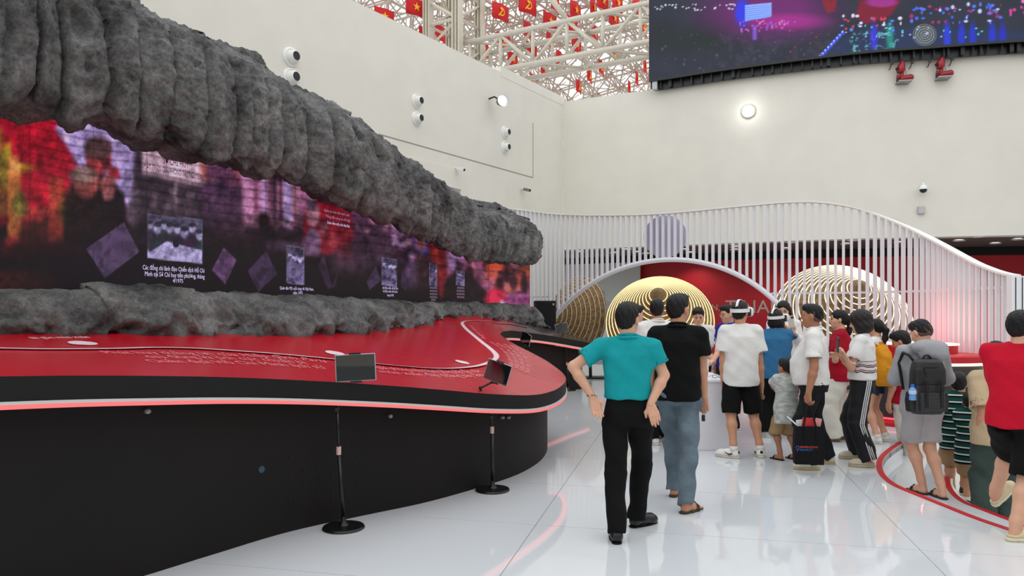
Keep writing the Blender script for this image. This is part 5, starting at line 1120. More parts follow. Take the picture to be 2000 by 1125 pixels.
def person(label, Y, cx, top, z0=0, rz=0, feet=None, arms=(None, None), w=1.0, belly=0, lean=0, head=(0, 0), hs=1.0, top_=None, bot=None, shoe=None, hair=None, sk=None, face=False, vox=.0122, extra=None, neck=.0, glasses=False, female=False):
    sk = sk or SK; base = Vector(((cx-1000)/FPX*Y, Y, z0)); H = EYE-(top-HOR)*Y/FPX-z0; root = empty('person', base, rz, label, 'person'); Rm = Matrix.Translation(base) @ Matrix.Rotation(rz, 4, 'Z'); Ri = Rm.inverted(); S = H/1.70
    loc = lambda p: np.array(Ri @ Vector(p)); PX = lambda x, y, d=0: loc(px(x, y, Y+d)); V = lambda *a: np.array(a, float)*S
    ln = math.sin(lean), math.cos(lean); PZ = .95*S
    def up(p): x, y, z = p; dz = z-PZ; return np.array((x, y*ln[1]+dz*ln[0], PZ+dz*ln[1]-y*ln[0])) if z > PZ else np.array(p)
    def inv(X, Y_, Z): dz = Z-PZ; y2 = Y_*ln[1]-dz*ln[0]; z2 = PZ+dz*ln[1]+Y_*ln[0]; m = Z > PZ; return X+0*Y_+0*Z, np.where(m, y2, Y_+0*X), np.where(m, z2, Z+0*X+0*Y_)
    inv0 = lambda X, Y_, Z: (X+0*Y_+0*Z, Y_+0*X+0*Z, Z+0*X+0*Y_)
    sh = .172*S*w*(.93 if female else 1); SHL, SHR = up((-sh, 0, 1.375*S)), up((sh, 0, 1.375*S)); NK = up((0, -.005*S, 1.42*S)); HS = hs*S*1.05
    HC = up((0, .02*S, H-.122*HS)); HM = Matrix.Translation(Vector(HC)) @ Matrix.Rotation(head[0], 4, 'Z') @ Matrix.Rotation(head[1], 4, 'X') @ Matrix.Scale(HS, 4); hp = lambda *p: np.array(HM @ Vector(p))
    # feet and legs
    FT = []
    for i, f in enumerate(feet or (None, None)):
        sg = -1 if i == 0 else 1
        if f is None: a = V(sg*.1, 0, 0); yaw, lift, pit = -sg*.12, 0, 0
        else:
            fx, fy, yaw = f[:3]; pit = f[3] if len(f) > 3 else 0; lift = f[4] if len(f) > 4 else 0; q = flo(fx, fy, z0); a = loc(q); a[2] = lift
        FT.append((a, yaw, pit))
    legs = []
    for i, (a, yaw, pit) in enumerate(FT):
        sg = -1 if i == 0 else 1; FM = Matrix.Translation(Vector(a)) @ Matrix.Rotation(yaw, 4, 'Z') @ Matrix.Rotation(-pit, 4, 'X') @ Matrix.Scale(S*(1 if hs < 1.15 else 1.05), 4); ank = np.array(FM @ Vector((0, -.035, .085))); hip = np.array((sg*.088*S*w, 0, .87*S)); d = hip-ank; L = np.linalg.norm(d); L1, L2 = .425*S, .40*S
        if L > L1+L2-.004: hip = hip.copy(); hip[2] -= max(0, L-(L1+L2-.004)); d = hip-ank; L = np.linalg.norm(d)
        x = (L1*L1-L2*L2+L*L)/(2*L); h = math.sqrt(max(0, L1*L1-x*x)); fwd = Vector((math.sin(-yaw)*.5, 1, 0)).normalized(); dn = -d/L; fw = np.array(fwd)-dn*float(np.array(fwd) @ dn); fw /= np.linalg.norm(fw); knee = hip+dn*x+fw*h; legs.append((hip, knee, ank, FM, yaw))
    # arms
    AR = []
    for i, a in enumerate(arms):
        sg = -1 if i == 0 else 1; S0 = SHL if i == 0 else SHR
        if a is None: el = S0+V(sg*.05, -.02, -.28); wr = el+V(sg*.0, .06, -.235); ud = Vector((0, .1, -1)); sd = Vector((-sg*.3, 1, 0)); cu = (.3, .4)
        else:
            el, wr, tip = PX(*a[0]), PX(*a[1]), PX(*a[2]); ud = Vector(tip-wr); sd = Vector(a[3]) if len(a) > 3 else Vector((-sg*.3, 1, 0)); cu = a[4] if len(a) > 4 else (.3, .4)
            for e_, o_, L_ in ((0, 0, .30*S), (1, 0, .26*S)):      # keep bones near their true length
                A, B = (S0, el) if e_ == 0 else (el, wr); v_ = B-A; l_ = np.linalg.norm(v_)
                if l_ > L_*1.12:
                    if e_ == 0: el = A+v_/l_*L_*1.12
                    else: wr = A+v_/l_*L_*1.12
        AR.append((S0, el, wr, ud, sd, cu))
    bare_leg = (bot or {}).get('end', .1) > .2; bs = (shoe or {}).get('type', 'shoe')
    # body: one continuous skin
    B = Form(vox); bw = w
    B.loft([(.84*S, .15*S*bw, .1*S, 0, 0), (.95*S, .148*S*bw, (.1+belly*.5)*S, 0, belly*.3*S), (1.1*S, .14*S*bw, (.095+belly*.4)*S, 0, belly*.3*S), (1.28*S, .158*S*bw, .1*S, 0, 0), (1.38*S, .13*S*bw, .075*S, 0, 0), (1.43*S, .06*S, .055*S, 0, 0)], inv, .5*S)
    B.chain([up((-sh*.4, 0, 1.385*S)), SHL], [.05*S, .05*S]); B.chain([up((sh*.4, 0, 1.385*S)), SHR], [.05*S, .05*S])
    am = (w**.7)*(.86 if female else 1)
    for S0, el, wr, ud, sd, cu in AR: mid = el+(wr-el)*.3; B.chain([S0, S0+(el-S0)*.45, el, mid, wr], [.052*S*am, .047*S*am, .038*S*am, .04*S*am, .0265*S*am], .02)
    for hip, knee, ank, FM, yaw in legs:
        cf = knee+(ank-knee)*.3+(np.array((0, -.012*S, 0)) if bare_leg else 0); lk = 1 if bare_leg else .68; B.chain([hip, hip+(knee-hip)*.5, knee, cf, ank+(knee-ank)*.15, ank], [.078*S*w*lk, .068*S*w*lk, .052*S*w*lk, .054*S*w*lk, .036*S*w*lk, .035*S*min(1, lk+.2)], .03); fp = lambda *p: np.array(FM @ Vector(p)); r = S
        B.chain([fp(0, -.05, .035), fp(0, .03, .038), fp(.003, .1, .022)], [.033*r, .034*r, .024*r], .03)
        B.chain([fp(.02, .1, .018), fp(.025, .145, .015)], [.015*r, .012*r], .01); B.chain([fp(-.02, .09, .016), fp(-.02, .125, .013)], [.014*r, .01*r], .012); B.chain([fp(0, .1, .017), fp(.002, .135, .013)], [.015*r, .01*r], .012)
    B.cone(NK, hp(0, -.015, -.05), .058*S, .053*HS, .025)
    B.ell((0, -.012, .028), (.075, .092, .09), HM, .02); HE = lambda c, r, k=.012, op=1: B.ell(np.array(c), np.array(r)*1.0, HM, k*HS, op)
    B.P.pop()
    def he(c, r, k=.02, op=1):
        M4 = HM @ Matrix.Translation(Vector(c)); I = np.array(M4.inverted()); ct = np.array(M4.translation); rr = np.array(r, float)
        def f(X, Y_, Z):
            q = [(I[i, 0]*X+I[i, 1]*Y_+I[i, 2]*Z+I[i, 3])/rr[i] for i in range(3)]; k0 = np.sqrt(q[0]**2+q[1]**2+q[2]**2); k1 = np.sqrt((q[0]/rr[0])**2+(q[1]/rr[1])**2+(q[2]/rr[2])**2)+1e-9; return HS*k0*(k0-1)/k1
        return ct-max(r)*HS, ct+max(r)*HS, f, k*HS, op
    for a in (((0, -.012, .028), (.073, .09, .086), .02), ((0, .022, -.03), (.061, .066, .082), .03), ((0, .042, -.083), (.036, .038, .03), .03), ((.04, .045, -.03), (.022, .03, .026), .02), ((-.04, .045, -.03), (.022, .03, .026), .02), ((.076, -.006, -.012), (.009, .02, .031), .008), ((-.076, -.006, -.012), (.009, .02, .031), .008)): B.P.append(he(*a))
    nose = (hp(0, .085, .008), hp(0, .102, -.026)); B.cone(nose[0], nose[1], .008*HS, .0135*HS, .014*HS); B.cone(hp(-.035, .076, .018), hp(.035, .076, .018), .011*HS, .011*HS, .016*HS); B.cone(hp(-.017, .083, -.06), hp(.017, .083, -.06), .0075*HS, .0075*HS, .008*HS)
    for sg in (-1, 1): B.P.append(he((sg*.031, .094, -.002), (.017, .012, .009), .01, -1))
    parts = [B.mesh()]
    for S0, el, wr, ud, sd, cu in AR: parts.append(hand_form(wr-np.array(Vector(wr-el).normalized())*.006, ud, sd, cu, S*am*(1 if hs < 1.15 else 1.1)))
    body = form_obj('body', join(parts), sk, root)
    if face:
        for sg in (-1, 1):
            smooth_by_angle(MB().lathe([(0, -.008), (.006, -.006), (.0085, 0), (.006, .006), (0, .008)], 10, HM @ Matrix.Translation((sg*.031, .084, -.002)) @ Matrix.Rotation(math.pi/2, 4, 'Y')).out('eye', mat('eye_dark', (24, 16, 14), .2), root), 2)
            MB().tube([HM @ Vector((sg*x_, y_, z_)) for x_, y_, z_ in ((.014, .09, .018), (.03, .088, .024), (.046, .078, .017))], [.0028*HS, .0034*HS, .002*HS], 6).out('eyebrow', HAIR, root, True)
        MB().tube([HM @ Vector(p) for p in ((-.021, .081, -.061), (0, .0925, -.0625), (.021, .081, -.061))], [.0025*HS, .005*HS, .0025*HS], 8).out('lips', mat('lips', (158, 84, 78), .45), root, True)
    if glasses:
        g = empty('g', (0, 0, 0)); bpy.data.objects.remove(g); fm = MB()
        for sg in (-1, 1):
            fm.tube([HM @ Vector((sg*.032+.021*math.cos(a), .1-.25*abs(sg*.032+.021*math.cos(a)-0)**1.0*.3, -.002+.017*math.sin(a))) for a in np.linspace(0, 2*math.pi, 17)[:-1]], .0016, 5, False, True); fm.tube([HM @ Vector((sg*.052, .094, .002)), HM @ Vector((sg*.074, .0, .004))], .0016, 5)
        fm.tube([HM @ Vector((-.011, .1, .0)), HM @ Vector((.011, .1, .0))], .0016, 5); fm.out('glasses_frame', mat('thin_frame', (150, 140, 130), .3, .6), root, True)
    # clothes
    T = top_ or {}; tm = T.get('m', C_white); hem = T.get('hem', .84)*S; lo_ = T.get('loose', .0)*S; sl = T.get('sleeve', .62); F = Form(vox*.96)
    bl = belly*S; z = lambda q: q*S; hw = (.163*w+T.get('flare', 0))*S+lo_; hd = .115*S+bl*.6+lo_
    if T.get('hem', .84) < .95: lbp = (bot or {}).get('loose', 0)*S; hw = max(hw, .172*w*S+lbp*.7+.012); hd = max(hd, .124*S+lbp*.5+bl*.6+.012)
    for S0, el, wr, ud, sd, cu in AR:
        sg = -1 if S0[0] < 0 else 1; F.cone(up((sg*sh*.35, -.002, 1.395*S)), S0, .056*S, .064*S*am, .04)
        if sl <= 1: e = S0+(el-S0)*sl; F.cone(S0, e, .066*S*am, .067*S*am+lo_*.9, .03, 1, True); F.cone(e-(e-S0)*.12, e+(e-S0)*.2, .05*S*am+lo_*.8, .052*S*am+lo_*.8, .004, -1)
        else: F.chain([S0, el], [.068*S*am+lo_*.5, .06*S*am+lo_*.6], .03); e = el+(wr-el)*(sl-1); F.cone(el, e, .06*S*am+lo_*.6, .05*S*am+lo_*.3, .03)
    F.loft([(hem, hw, hd, 0, bl*.4), (max(hem+.02, z(.9)), hw*.99, hd, 0, bl*.5), (max(hem+.04, z(1.0)), max(.16*w*S+lo_, hw*.94), max(.115*S+bl*.9+lo_, hd*.96), 0, bl*.7), (z(1.1), (.155*w)*S+lo_, .112*S+bl*.9+lo_, 0, bl*.75), (z(1.22), .17*S*w+lo_*.8, .118*S+bl*.4+lo_*.6, 0, bl*.3), (z(1.31), .178*S*w+lo_*.5, .118*S+lo_*.4, 0, 0), (z(1.38), .15*S*w, .098*S, 0, 0), (z(1.425), .09*S, .074*S, 0, -.004*S), (z(1.452), .068*S, .066*S, 0, -.006*S)], inv, .6*S, .03)
    if T.get('hood'):
        F.ell(up((0, -.12*S, 1.425*S)), (.175*S, .12*S, .085*S), None, .02); F.ell(up((0, -.17*S, 1.375*S)), (.14*S, .085*S, .085*S), None, .02); F.chain([up((-.15*S, -.05*S, 1.44*S)), up((-.08*S, -.17*S, 1.43*S)), up((.02*S, -.19*S, 1.41*S)), up((.14*S, -.12*S, 1.44*S))], [.03*S]*4, .015)
    F.func((-.12*S, -.12*S, 1.4*S), (.12*S, .16*S, 1.56*S), lambda X, Y_, Z: np.sqrt((X)**2+(Y_-NK[1]-.01*S)**2+((Z-NK[2]-.05*S)*.9)**2)-.062*S, .006, -1)
    F.fold = folds(.005*S*T.get('wr', 1), int(cx) % 97); form_obj(T.get('name', 'shirt'), F, tm, root)
    if T.get('collar'):
        pts = [NK+np.array((.066*S*math.cos(a), .062*S*math.sin(a)-.004*S, (.03-.012*math.sin(a))*S)) for a in np.linspace(0, 2*math.pi, 22)[:-1]]
        cf = Form(.007)
        for i in range(len(pts)):
            q = pts[i]; q2 = pts[(i+1) % len(pts)]; cf.cone(q, q2, .0095*S, .0095*S, .004); o_ = np.array((.016*S*math.cos(2*math.pi*i/21), .016*S*math.sin(2*math.pi*i/21), -.024*S)); cf.cone(q+o_, q2+o_, .0085*S, .0085*S, .012)
        form_obj('collar', cf, tm, root)
    Bt = bot or {}; end = Bt.get('end', .06)*S; G = Form(vox*.96); lb = Bt.get('loose', 0)*S; wt = Bt.get('waist', 1.0)*S
    G.loft([(.8*S, .165*S*w+lb*.6, .112*S+lb*.5+bl*.3, 0, 0), (.9*S, .166*S*w+lb*.4, .118*S+lb*.3+bl*.4, 0, bl*.2-.004), (wt, .15*S*w, .104*S+bl*.6, 0, bl*.5)], inv0, .5*S, .03)
    for hip, knee, ank, FM, yaw in legs:
        h0 = hip+np.array((0, 0, -.02*S)); rk = .066*S*w+lb; ra = .054*S*w+lb*Bt.get('taper', 1.0)
        if end > .4*S: t = min(1, (hip[2]-end)/(hip[2]-knee[2])); e = hip+(knee-hip)*t; G.cone(h0, e, .092*S*w+lb*.5, .082*S*w+lb*1.1, .03, 1, True); G.cone(e+(h0-e)*.08, e+(e-h0)*.1, .06*S*w+lb*1.0, .06*S*w+lb*1.0, .004, -1)
        elif bare_leg: G.cone(h0, knee, .092*S*w+lb*.5, rk+.01*S, .03); t = (knee[2]-end)/(knee[2]-ank[2]); e = knee+(ank-knee)*t; G.cone(knee, e, rk+.01*S, rk+.008*S, .03, 1, True); G.cone(e+(knee-e)*.3, e+(e-knee)*.3, rk-.002, rk-.002, .004, -1)
        else:
            G.cone(h0, knee, .092*S*w+lb*.5, rk, .03); dn = (ank-knee)/np.linalg.norm(ank-knee); e = ank+dn*max(-.02, (ank[2]-end-FM.translation.z)*.9); G.cone(knee, e, rk, ra, .03, 1, True)
    G.fold = folds(.006*S*Bt.get('wr', 1), int(cx) % 89+3, 20, 12); form_obj(Bt.get('name', 'trousers'), G, Bt.get('m', C_black), root)
    if Bt.get('belt'):
        MB().tube([(.153*S*w*math.cos(a)*1.02, .107*S*math.sin(a)*1.03, wt-.012) for a in np.linspace(0, 2*math.pi, 28)[:-1]], .014*S, 6, False, True).out('belt', mat('belt_leather', (26, 22, 20), .4), root, True)
    if Bt.get('stripes'):
        for hip, knee, ank, FM, yaw in legs[:Bt.get('legs', 2)]:
            for o_ in (-.022, 0, .022):
                sv = Vector(Bt['stripes']).normalized(); tv = Vector((0, 0, 1)).cross(sv); P_ = []
                for q, r_ in ((hip+np.array((0, 0, .06*S)), .12), (hip, .108), (hip+(knee-hip)*.5, .088), (knee, .074), (knee+(ank-knee)*.5, .068), (ank, .064)): P_.append(Vector(q)+sv*(r_*S*w+lb*.95-.004)+tv*o_*S)
                MB().tube(P_, .0065*S, 5).out('side_stripe', mat('stripe_white', (222, 222, 222), .7), root, True)
    # shoes
    Sh = shoe or {}; smt = Sh.get('m', C_black); som = Sh.get('sole', C_black)
    for hip, knee, ank, FM, yaw in legs:
        ty = Sh.get('type', 'shoe'); so = Form(.0085)
        th = {'sandal': .016, 'croc': .03, 'sneaker': .026, 'shoe': .014}[ty]
        def sole(X, Y_, Z, th=th):
            t = np.clip((Y_+.065)/.2, 0, 1); r = .037+.011*np.sin(np.clip(t*1.15-.1, 0, 1)*math.pi)**1.0; d = np.sqrt(X**2+(Y_+.065-.2*t)**2)-r; return np.maximum(d, np.maximum(-Z-.0, Z-th))
        so.func((-.06, -.12, 0), (.06, .2, th), sole)
        oS = form_obj('sole', so, som, None); nm = {'sandal': 'sandal', 'croc': 'clog', 'sneaker': 'sneaker', 'shoe': 'shoe'}[ty]
        up_ = Form(.0078)
        if ty == 'sandal': up_.chain([(-.05, .075, .012), (-.04, .07, .045), (0, .075, .062), (.04, .07, .045), (.05, .075, .012)], [.009]*5, .01); up_.chain([(-.04, -.01, .012), (0, .075, .06), (.042, -.01, .012)], [.008]*3, .01)
        else:
            up_.cone((0, -.055, .045), (0, .03, .05), .04, .042, .03); up_.cone((0, .03, .05), (0, .105, .036), .042, .043, .03); up_.cone((0, .105, .036), (0, .14, .03), .043, .034, .03)
            if ty in ('sneaker', 'shoe'): up_.cone((0, -.045, .05), (0, -.035, .088), .042, .041, .02)
            up_.func((-.07, -.12, -.03), (.07, .2, th), lambda X, Y_, Z: np.maximum(Z-th, -1)+0*X+0*Y_, .003, -1)
            if ty == 'croc': up_.func((-.05, -.14, .045), (.05, -.0, .14), lambda X, Y_, Z: np.sqrt((X/1)**2+(Y_+.05)**2+(Z-.1)**2)-.06, .01, -1)
        oU = form_obj(nm, up_, smt, root); oU.matrix_local = FM; oS.parent = oU
        if Sh.get('mark'):
            for sg in (-1, 1): MB().tube([(sg*.046, -.035, .055), (sg*.05, .0, .042), (sg*.0475, .05, .066)], [.008, .009, .002], 5).out('side_mark', mat('mark_black', (18, 18, 20), .5), oU, True)
        if Sh.get('heel'): MB().box((0, -.092, .066), (.03, .012, .03)).out('heel_tab', mat('mark_black', (18, 18, 20), .5), oU, False, .004)
        if bare_leg and ty == 'sneaker' and Sh.get('sock', True): MB().tube([(0, -.036, .07), (0, -.036, .13)], [.044, .043], 14).out('sock', C_white, oU, True)
    # hair
    hr = hair or {}; ht = hr.get('type', 'short'); hm = hr.get('m', HAIR); Hf = Form(.0075*max(1, HS)); I = np.array(HM.inverted())
    def hl(X, Y_, Z): return [I[i, 0]*X+I[i, 1]*Y_+I[i, 2]*Z+I[i, 3] for i in range(3)]
    def add(c, r, k=.02, op=1): Hf.P.append(he(c, r, k, op))
    vol = hr.get('vol', .965 if ht == 'fade' else 1.0)
    if ht in ('short', 'crop', 'fade'):
        add((0, -.012, .037), (.0785*vol, .0975*vol, .087*vol)); add((0, -.042, -.004), (.07, .063, .078)); add((0, .035, .078), (.058, .058, .045*vol)); add((.02, .06, .085), (.035, .035, .028*vol))
        a_, b_ = {'short': ((.085, .066), (-.09, -.1)), 'crop': ((.085, .07), (-.1, -.075)), 'fade': ((.09, .058), (-.1, -.05))}[ht]
        nx, nz = -(a_[1]-b_[1]), (a_[0]-b_[0]); nl = math.hypot(nx, nz)
        def cut(X, Y_, Z): x, y, z_ = hl(X, Y_, Z); return -((y-a_[0])*nx+(z_-a_[1])*nz)/nl*HS+.006*np.sin(x*130)*HS
        Hf.func(HC-.22, HC+.22, cut, .004, 0)
    elif ht in ('bob', 'messy'):
        add((0, -.012, .03), (.092*vol, .108*vol, .098*vol)); add((0, -.03, -.045), (.1*vol, .085*vol, .09)); add((.06, .01, -.05), (.04*vol, .055, .09)); add((-.06, .01, -.05), (.04*vol, .055, .09))
        add((0, .1, -.05), (.052, .075, .105), .02, -1)
        def cut(X, Y_, Z): x, y, z_ = hl(X, Y_, Z); return (-(z_+.128+.006*np.sin(x*90)+.006*np.sin(y*70)))*HS
        Hf.func(HC-.3, HC+.3, cut, .004, 0)
    elif ht in ('pony', 'long'):
        add((0, -.012, .034), (.083, .1, .088)); add((0, -.045, -.0), (.076, .068, .075)); add((0, .105, -.035), (.06, .07, .095), .02, -1)
        if ht == 'pony': Hf.chain([hp(0, -.1, .02), hp(0, -.14, -.03), hp(0, -.13, -.14), hp(0, -.11, -.24)], [.03*HS, .036*HS, .034*HS, .012*HS], .02)
        else:
            for sg in (-1, 1): Hf.chain([hp(sg*.065, -.01, 0), hp(sg*.075, -.02, -.1), hp(sg*.07, .0, -.2)], [.035*HS, .03*HS, .016*HS], .03)
            add((0, -.06, -.1), (.08, .05, .12))
    def hn(X, Y_, Z): x, y, z_ = hl(X, Y_, Z); th = np.arctan2(x, -y); return .0022*HS*np.sin(th*26+3*np.sin(z_*30))+.0018*HS*np.sin(70*z_+th*11)
    Hf.fold = hn; form_obj('hair', Hf, hm, root)
    if ht == 'fade': 
        Fd = Form(.008); Fd.P.append(he((0, -.014, .028), (.0755, .0925, .08))); Fd.P.append(he((0, -.035, -.015), (.066, .068, .07)))
        Fd.func(HC-.22, HC+.22, lambda X, Y_, Z: (lambda x, y, z_: ((y-.02)+.0*z_)*HS)(*hl(X, Y_, Z)), .004, 0); Fd.func(HC-.22, HC+.22, lambda X, Y_, Z: (lambda x, y, z_: (-.055-z_)*HS)(*hl(X, Y_, Z)), .004, 0)
        form_obj('hair_fade', Fd, mat('hair_stubble', (92, 70, 60), .8), root)
    root_info = dict(root=root, HM=HM, Rm=Rm, S=S, up=up, arms=AR, legs=legs, H=H, base=base, w=w, hp=hp)
    return root_info
# ------------------------------------------------------------------ the visitors
_ppl = {}
_ppl['teal'] = person('man in a teal polo shirt with hands on his hips', 5.4, 1226, 589, rz=-.04, feet=((1203, 1056, 0), (1250, 1027, -.95)), arms=(((1119, 716, .0), (1159, 778, -.07), (1175, 830, -.12), (1, .0, -.3), (.1, .15)), ((1297, 733, -.02), (1270, 790, -.12), (1284, 836, -.16), (-1, 0, -.2), (.1, .15))), top_=dict(m=C_teal, hem=.985, sleeve=.66, loose=.014, collar=True, name='polo_shirt', wr=1.1), bot=dict(m=C_black, belt=True, loose=.012, waist=1.01), shoe=dict(m=mat('black_leather', (20, 20, 22), .35), sole=C_black, type='shoe'), hair=dict(type='short', vol=1.0), head=(-.45, -.02), w=1.0, sk=SKl)
_ppl['black'] = person('tall man in a black polo shirt and light blue jeans walking', 6.25, 1324, 573, rz=-.3, feet=((1319, 967, -.2), (1345, 1000, -.55)), arms=(((1275, 690, .05), (1271, 765, .1), (1272, 800, .1)), ((1371, 706, -.02), (1376, 785, -.02), (1374, 825, -.02), (-1, .3, 0), (.35, .5))), top_=dict(m=C_black, hem=.83, sleeve=.75, loose=.02, collar=True, name='polo_shirt'), bot=dict(m=C_jean, loose=.008, name='jeans', wr=1.6), shoe=dict(type='sandal', m=mat('sandal_brown', (74, 66, 60), .7), sole=mat('sandal_sole', (58, 52, 48), .8)), hair=dict(type='short'), head=(-.45, 0), sk=SK)
_ppl['white'] = person('man in a white shirt and black trousers half hidden behind the black polo man', 9.0, 1284, 583, rz=.1, feet=((1272, 868, .8), (1292, 862, .9)), arms=(None, ((1303, 700, .1), (1320, 720, .4), (1330, 722, .6))), top_=dict(m=C_white, hem=.8, sleeve=.7, loose=.02, collar=True), bot=dict(m=C_black, loose=.01), shoe=dict(type='sneaker', m=C_white, sole=C_cream, mark=True), hair=dict(type='short'), head=(-.3, 0))
_ppl['far'] = person('bespectacled visitor in white mostly hidden behind the teal polo man', 10.6, 1241, 596, rz=-1.2, top_=dict(m=C_white, sleeve=.7), bot=dict(m=C_djean), shoe=dict(type='sneaker', m=C_white, sole=C_cream), hair=dict(type='short'), face=True, glasses=True, sk=SKl)
_ppl['staff'] = person('young attendant in a white shirt looking down at the demo counter', 10.7, 1364, 600, rz=math.pi-.3, arms=(((1384, 690, -.1), (1392, 708, -.35), (1396, 706, -.45)), ((1342, 690, -.1), (1352, 715, -.4), (1362, 716, -.5))), top_=dict(m=C_white, sleeve=.7, loose=.015, collar=True), bot=dict(m=C_black), shoe=dict(type='shoe'), hair=dict(type='short', vol=1.05), head=(.1, -.35), face=True, sk=SKl)
_ppl['royal'] = person('man with glasses in a royal blue polo shirt behind the counter', 10.1, 1424, 595, rz=1.9, arms=(((1398, 690, -.15), (1386, 716, -.4), (1378, 718, -.5)), None), top_=dict(m=C_royal, sleeve=.65, loose=.015, collar=True, name='polo_shirt'), bot=dict(m=C_djean), shoe=dict(type='sneaker', m=C_black, sole=C_white), hair=dict(type='short', vol=.98), head=(-.1, -.12), face=True, glasses=True, w=1.1, sk=SKl)
_ppl['boy'] = person('boy in a white T-shirt and black shorts wearing a white headset', 8.35, 1446, 588, rz=-.12, feet=((1427, 894, 1.05), (1484, 892, .0)), arms=(((1411, 728, 0), (1413, 768, .05), (1414, 790, .08)), ((1486, 728, 0), (1489, 765, .02), (1486, 790, .02))), top_=dict(m=C_white, hem=.76, sleeve=.7, loose=.035, flare=.0), bot=dict(m=C_black, end=.46, loose=.02, name='shorts'), shoe=dict(type='sneaker', m=cloth('shoe_white', (232, 230, 224), .03), sole=cloth('shoe_sole', (214, 206, 190), .05), mark=True, heel=True), hair=dict(type='short', vol=1.0), head=(-.5, 0), sk=SK)
_ppl['bluetee'] = person('woman in a steel blue T-shirt steadying the white headset on her face', 9.5, 1516, 604, rz=-.35, feet=((1494, 853, .7), (1515, 850, .3)), arms=(((1490, 720, 0), (1492, 760, .1), (1494, 780, .15)), ((1550, 652, .0), (1522, 630, .12), (1518, 612, .2), (-.5, .6, .6), (.5, .5))), top_=dict(m=C_blue, hem=.78, sleeve=.8, loose=.035), bot=dict(m=C_black, loose=.035), shoe=dict(type='sneaker', m=C_cream, sole=C_white), hair=dict(type='messy', vol=.94), head=(-.5, .05), female=True)
_ppl['phonelady'] = person('woman with glasses in a white cardigan looking at her phone', 10.6, 1530, 587, rz=math.pi-.35, arms=(((1560, 668, -.1), (1548, 645, -.35), (1543, 628, -.42), (-.5, -.2, .3), (.6, .5)), ((1508, 670, -.1), (1530, 650, -.35), (1538, 632, -.42), (.5, -.2, .3), (.6, .5))), top_=dict(m=C_white, sleeve=1.7, loose=.02, hem=.9, name='cardigan'), bot=dict(m=C_black, loose=.03, name='skirt_trousers'), shoe=dict(type='shoe'), hair=dict(type='long'), head=(-.1, -.25), face=True, glasses=True, female=True, sk=SKl)
C_camo = mat('cloth_camo', (186, 188, 182), .85, var=.3, vscale=16, bump=.2, bscale=40, stretch=(1, 1, 2.2))
_ppl['toddler'] = person('small boy in a grey patterned shirt and khaki shorts', 8.0, 1536, 699, rz=.25, feet=((1521, 898, .3), (1551, 897, .2)), arms=(((1509, 752, .1), (1516, 765, .26), (1526, 760, .34)), ((1566, 748, .1), (1566, 775, .22), (1566, 785, .26))), hs=1.3, top_=dict(m=C_camo, hem=.62, sleeve=.75, loose=.03), bot=dict(m=C_khaki, end=.4, loose=.03, name='shorts', waist=.9), shoe=dict(type='sandal', m=C_black, sole=C_black), hair=dict(type='crop', vol=1.02), head=(.2, 0), sk=SKd, vox=.0105)
_ppl['bagman'] = person('stout man in a white polo shirt carrying a black tote bag', 7.66, 1590, 593, rz=1.15, feet=((1583, 917, .35), (1612, 905, .1)), arms=(((1590, 722, -.27), (1579, 768, -.3), (1577, 800, -.3), (.6, .6, 0), (.9, .9)), None), top_=dict(m=C_white, hem=.86, sleeve=.72, loose=.02, collar=True, name='polo_shirt'), bot=dict(m=C_djean, loose=.008, name='jeans', wr=1.5), shoe=dict(type='sneaker', m=C_cream, sole=mat('gum_sole', (206, 184, 132), .6)), hair=dict(type='fade'), head=(-.05, .02), w=1.12, belly=.065, sk=SKd)
_ppl['redlady'] = person('woman in a dark red T-shirt and white trousers with a ponytail', 9.2, 1641, 604, rz=1.25, feet=((1626, 862, .2), (1650, 858, .1)), arms=(((1622, 742, -.15), (1632, 700, -.3), (1624, 682, -.36)), None), top_=dict(m=C_dred, hem=.78, sleeve=.7, loose=.03), bot=dict(m=C_cream, loose=.045, wr=1.6), shoe=dict(type='shoe', m=mat('taupe', (140, 122, 104), .7), sole=mat('taupe_sole', (120, 104, 88), .7)), hair=dict(type='pony'), head=(.1, .05), face=True, female=True, w=1.06, sk=SKl)
M_sweat = ramp_mat('sweater_stripes', [(0, (226, 224, 222)), (.42, (30, 24, 40)), (.6, (226, 224, 222)), (.72, (150, 40, 60)), (.9, (226, 224, 222))], 17, wav=.006, lo=(.94, 1.09), under=(228, 226, 224))
_ppl['bob'] = person('woman with bobbed hair in a striped white top and striped track trousers', 7.9, 1684, 607, rz=1.05, feet=((1690, 912, .3), (1668, 896, .4)), arms=(((1662, 722, -.15), (1650, 694, -.22), (1640, 672, -.26), (.5, .2, .4), (.5, .6)), ((1650, 722, .15), (1640, 694, .0), (1636, 680, -.05))), top_=dict(m=M_sweat, hem=.93, sleeve=.85, loose=.03, name='sweater'), bot=dict(m=mat('cloth_navy_black', (12, 12, 18), .8, bump=.2, bscale=30), loose=.03, stripes=(-.8, -.6, 0), legs=1, taper=1.2, waist=1.0), shoe=dict(type='croc', m=mat('clog_cream', (206, 194, 168), .6), sole=mat('clog_sole', (196, 182, 154), .6)), hair=dict(type='bob', m=HAIRb, vol=1.12), head=(.05, -.2), female=True, w=1.03, sk=SKl)
_ppl['yellowbag'] = person('girl in denim shorts carrying a mustard yellow backpack', 9.2, 1712, 622, rz=.7, feet=((1708, 866, .2), (1724, 862, .1)), top_=dict(m=C_white, hem=.84, sleeve=.7, loose=.02), bot=dict(m=C_denim, end=.66, loose=.015, name='shorts'), shoe=dict(type='sneaker', m=C_white, sole=C_cream), hair=dict(type='pony'), female=True, sk=SKl)
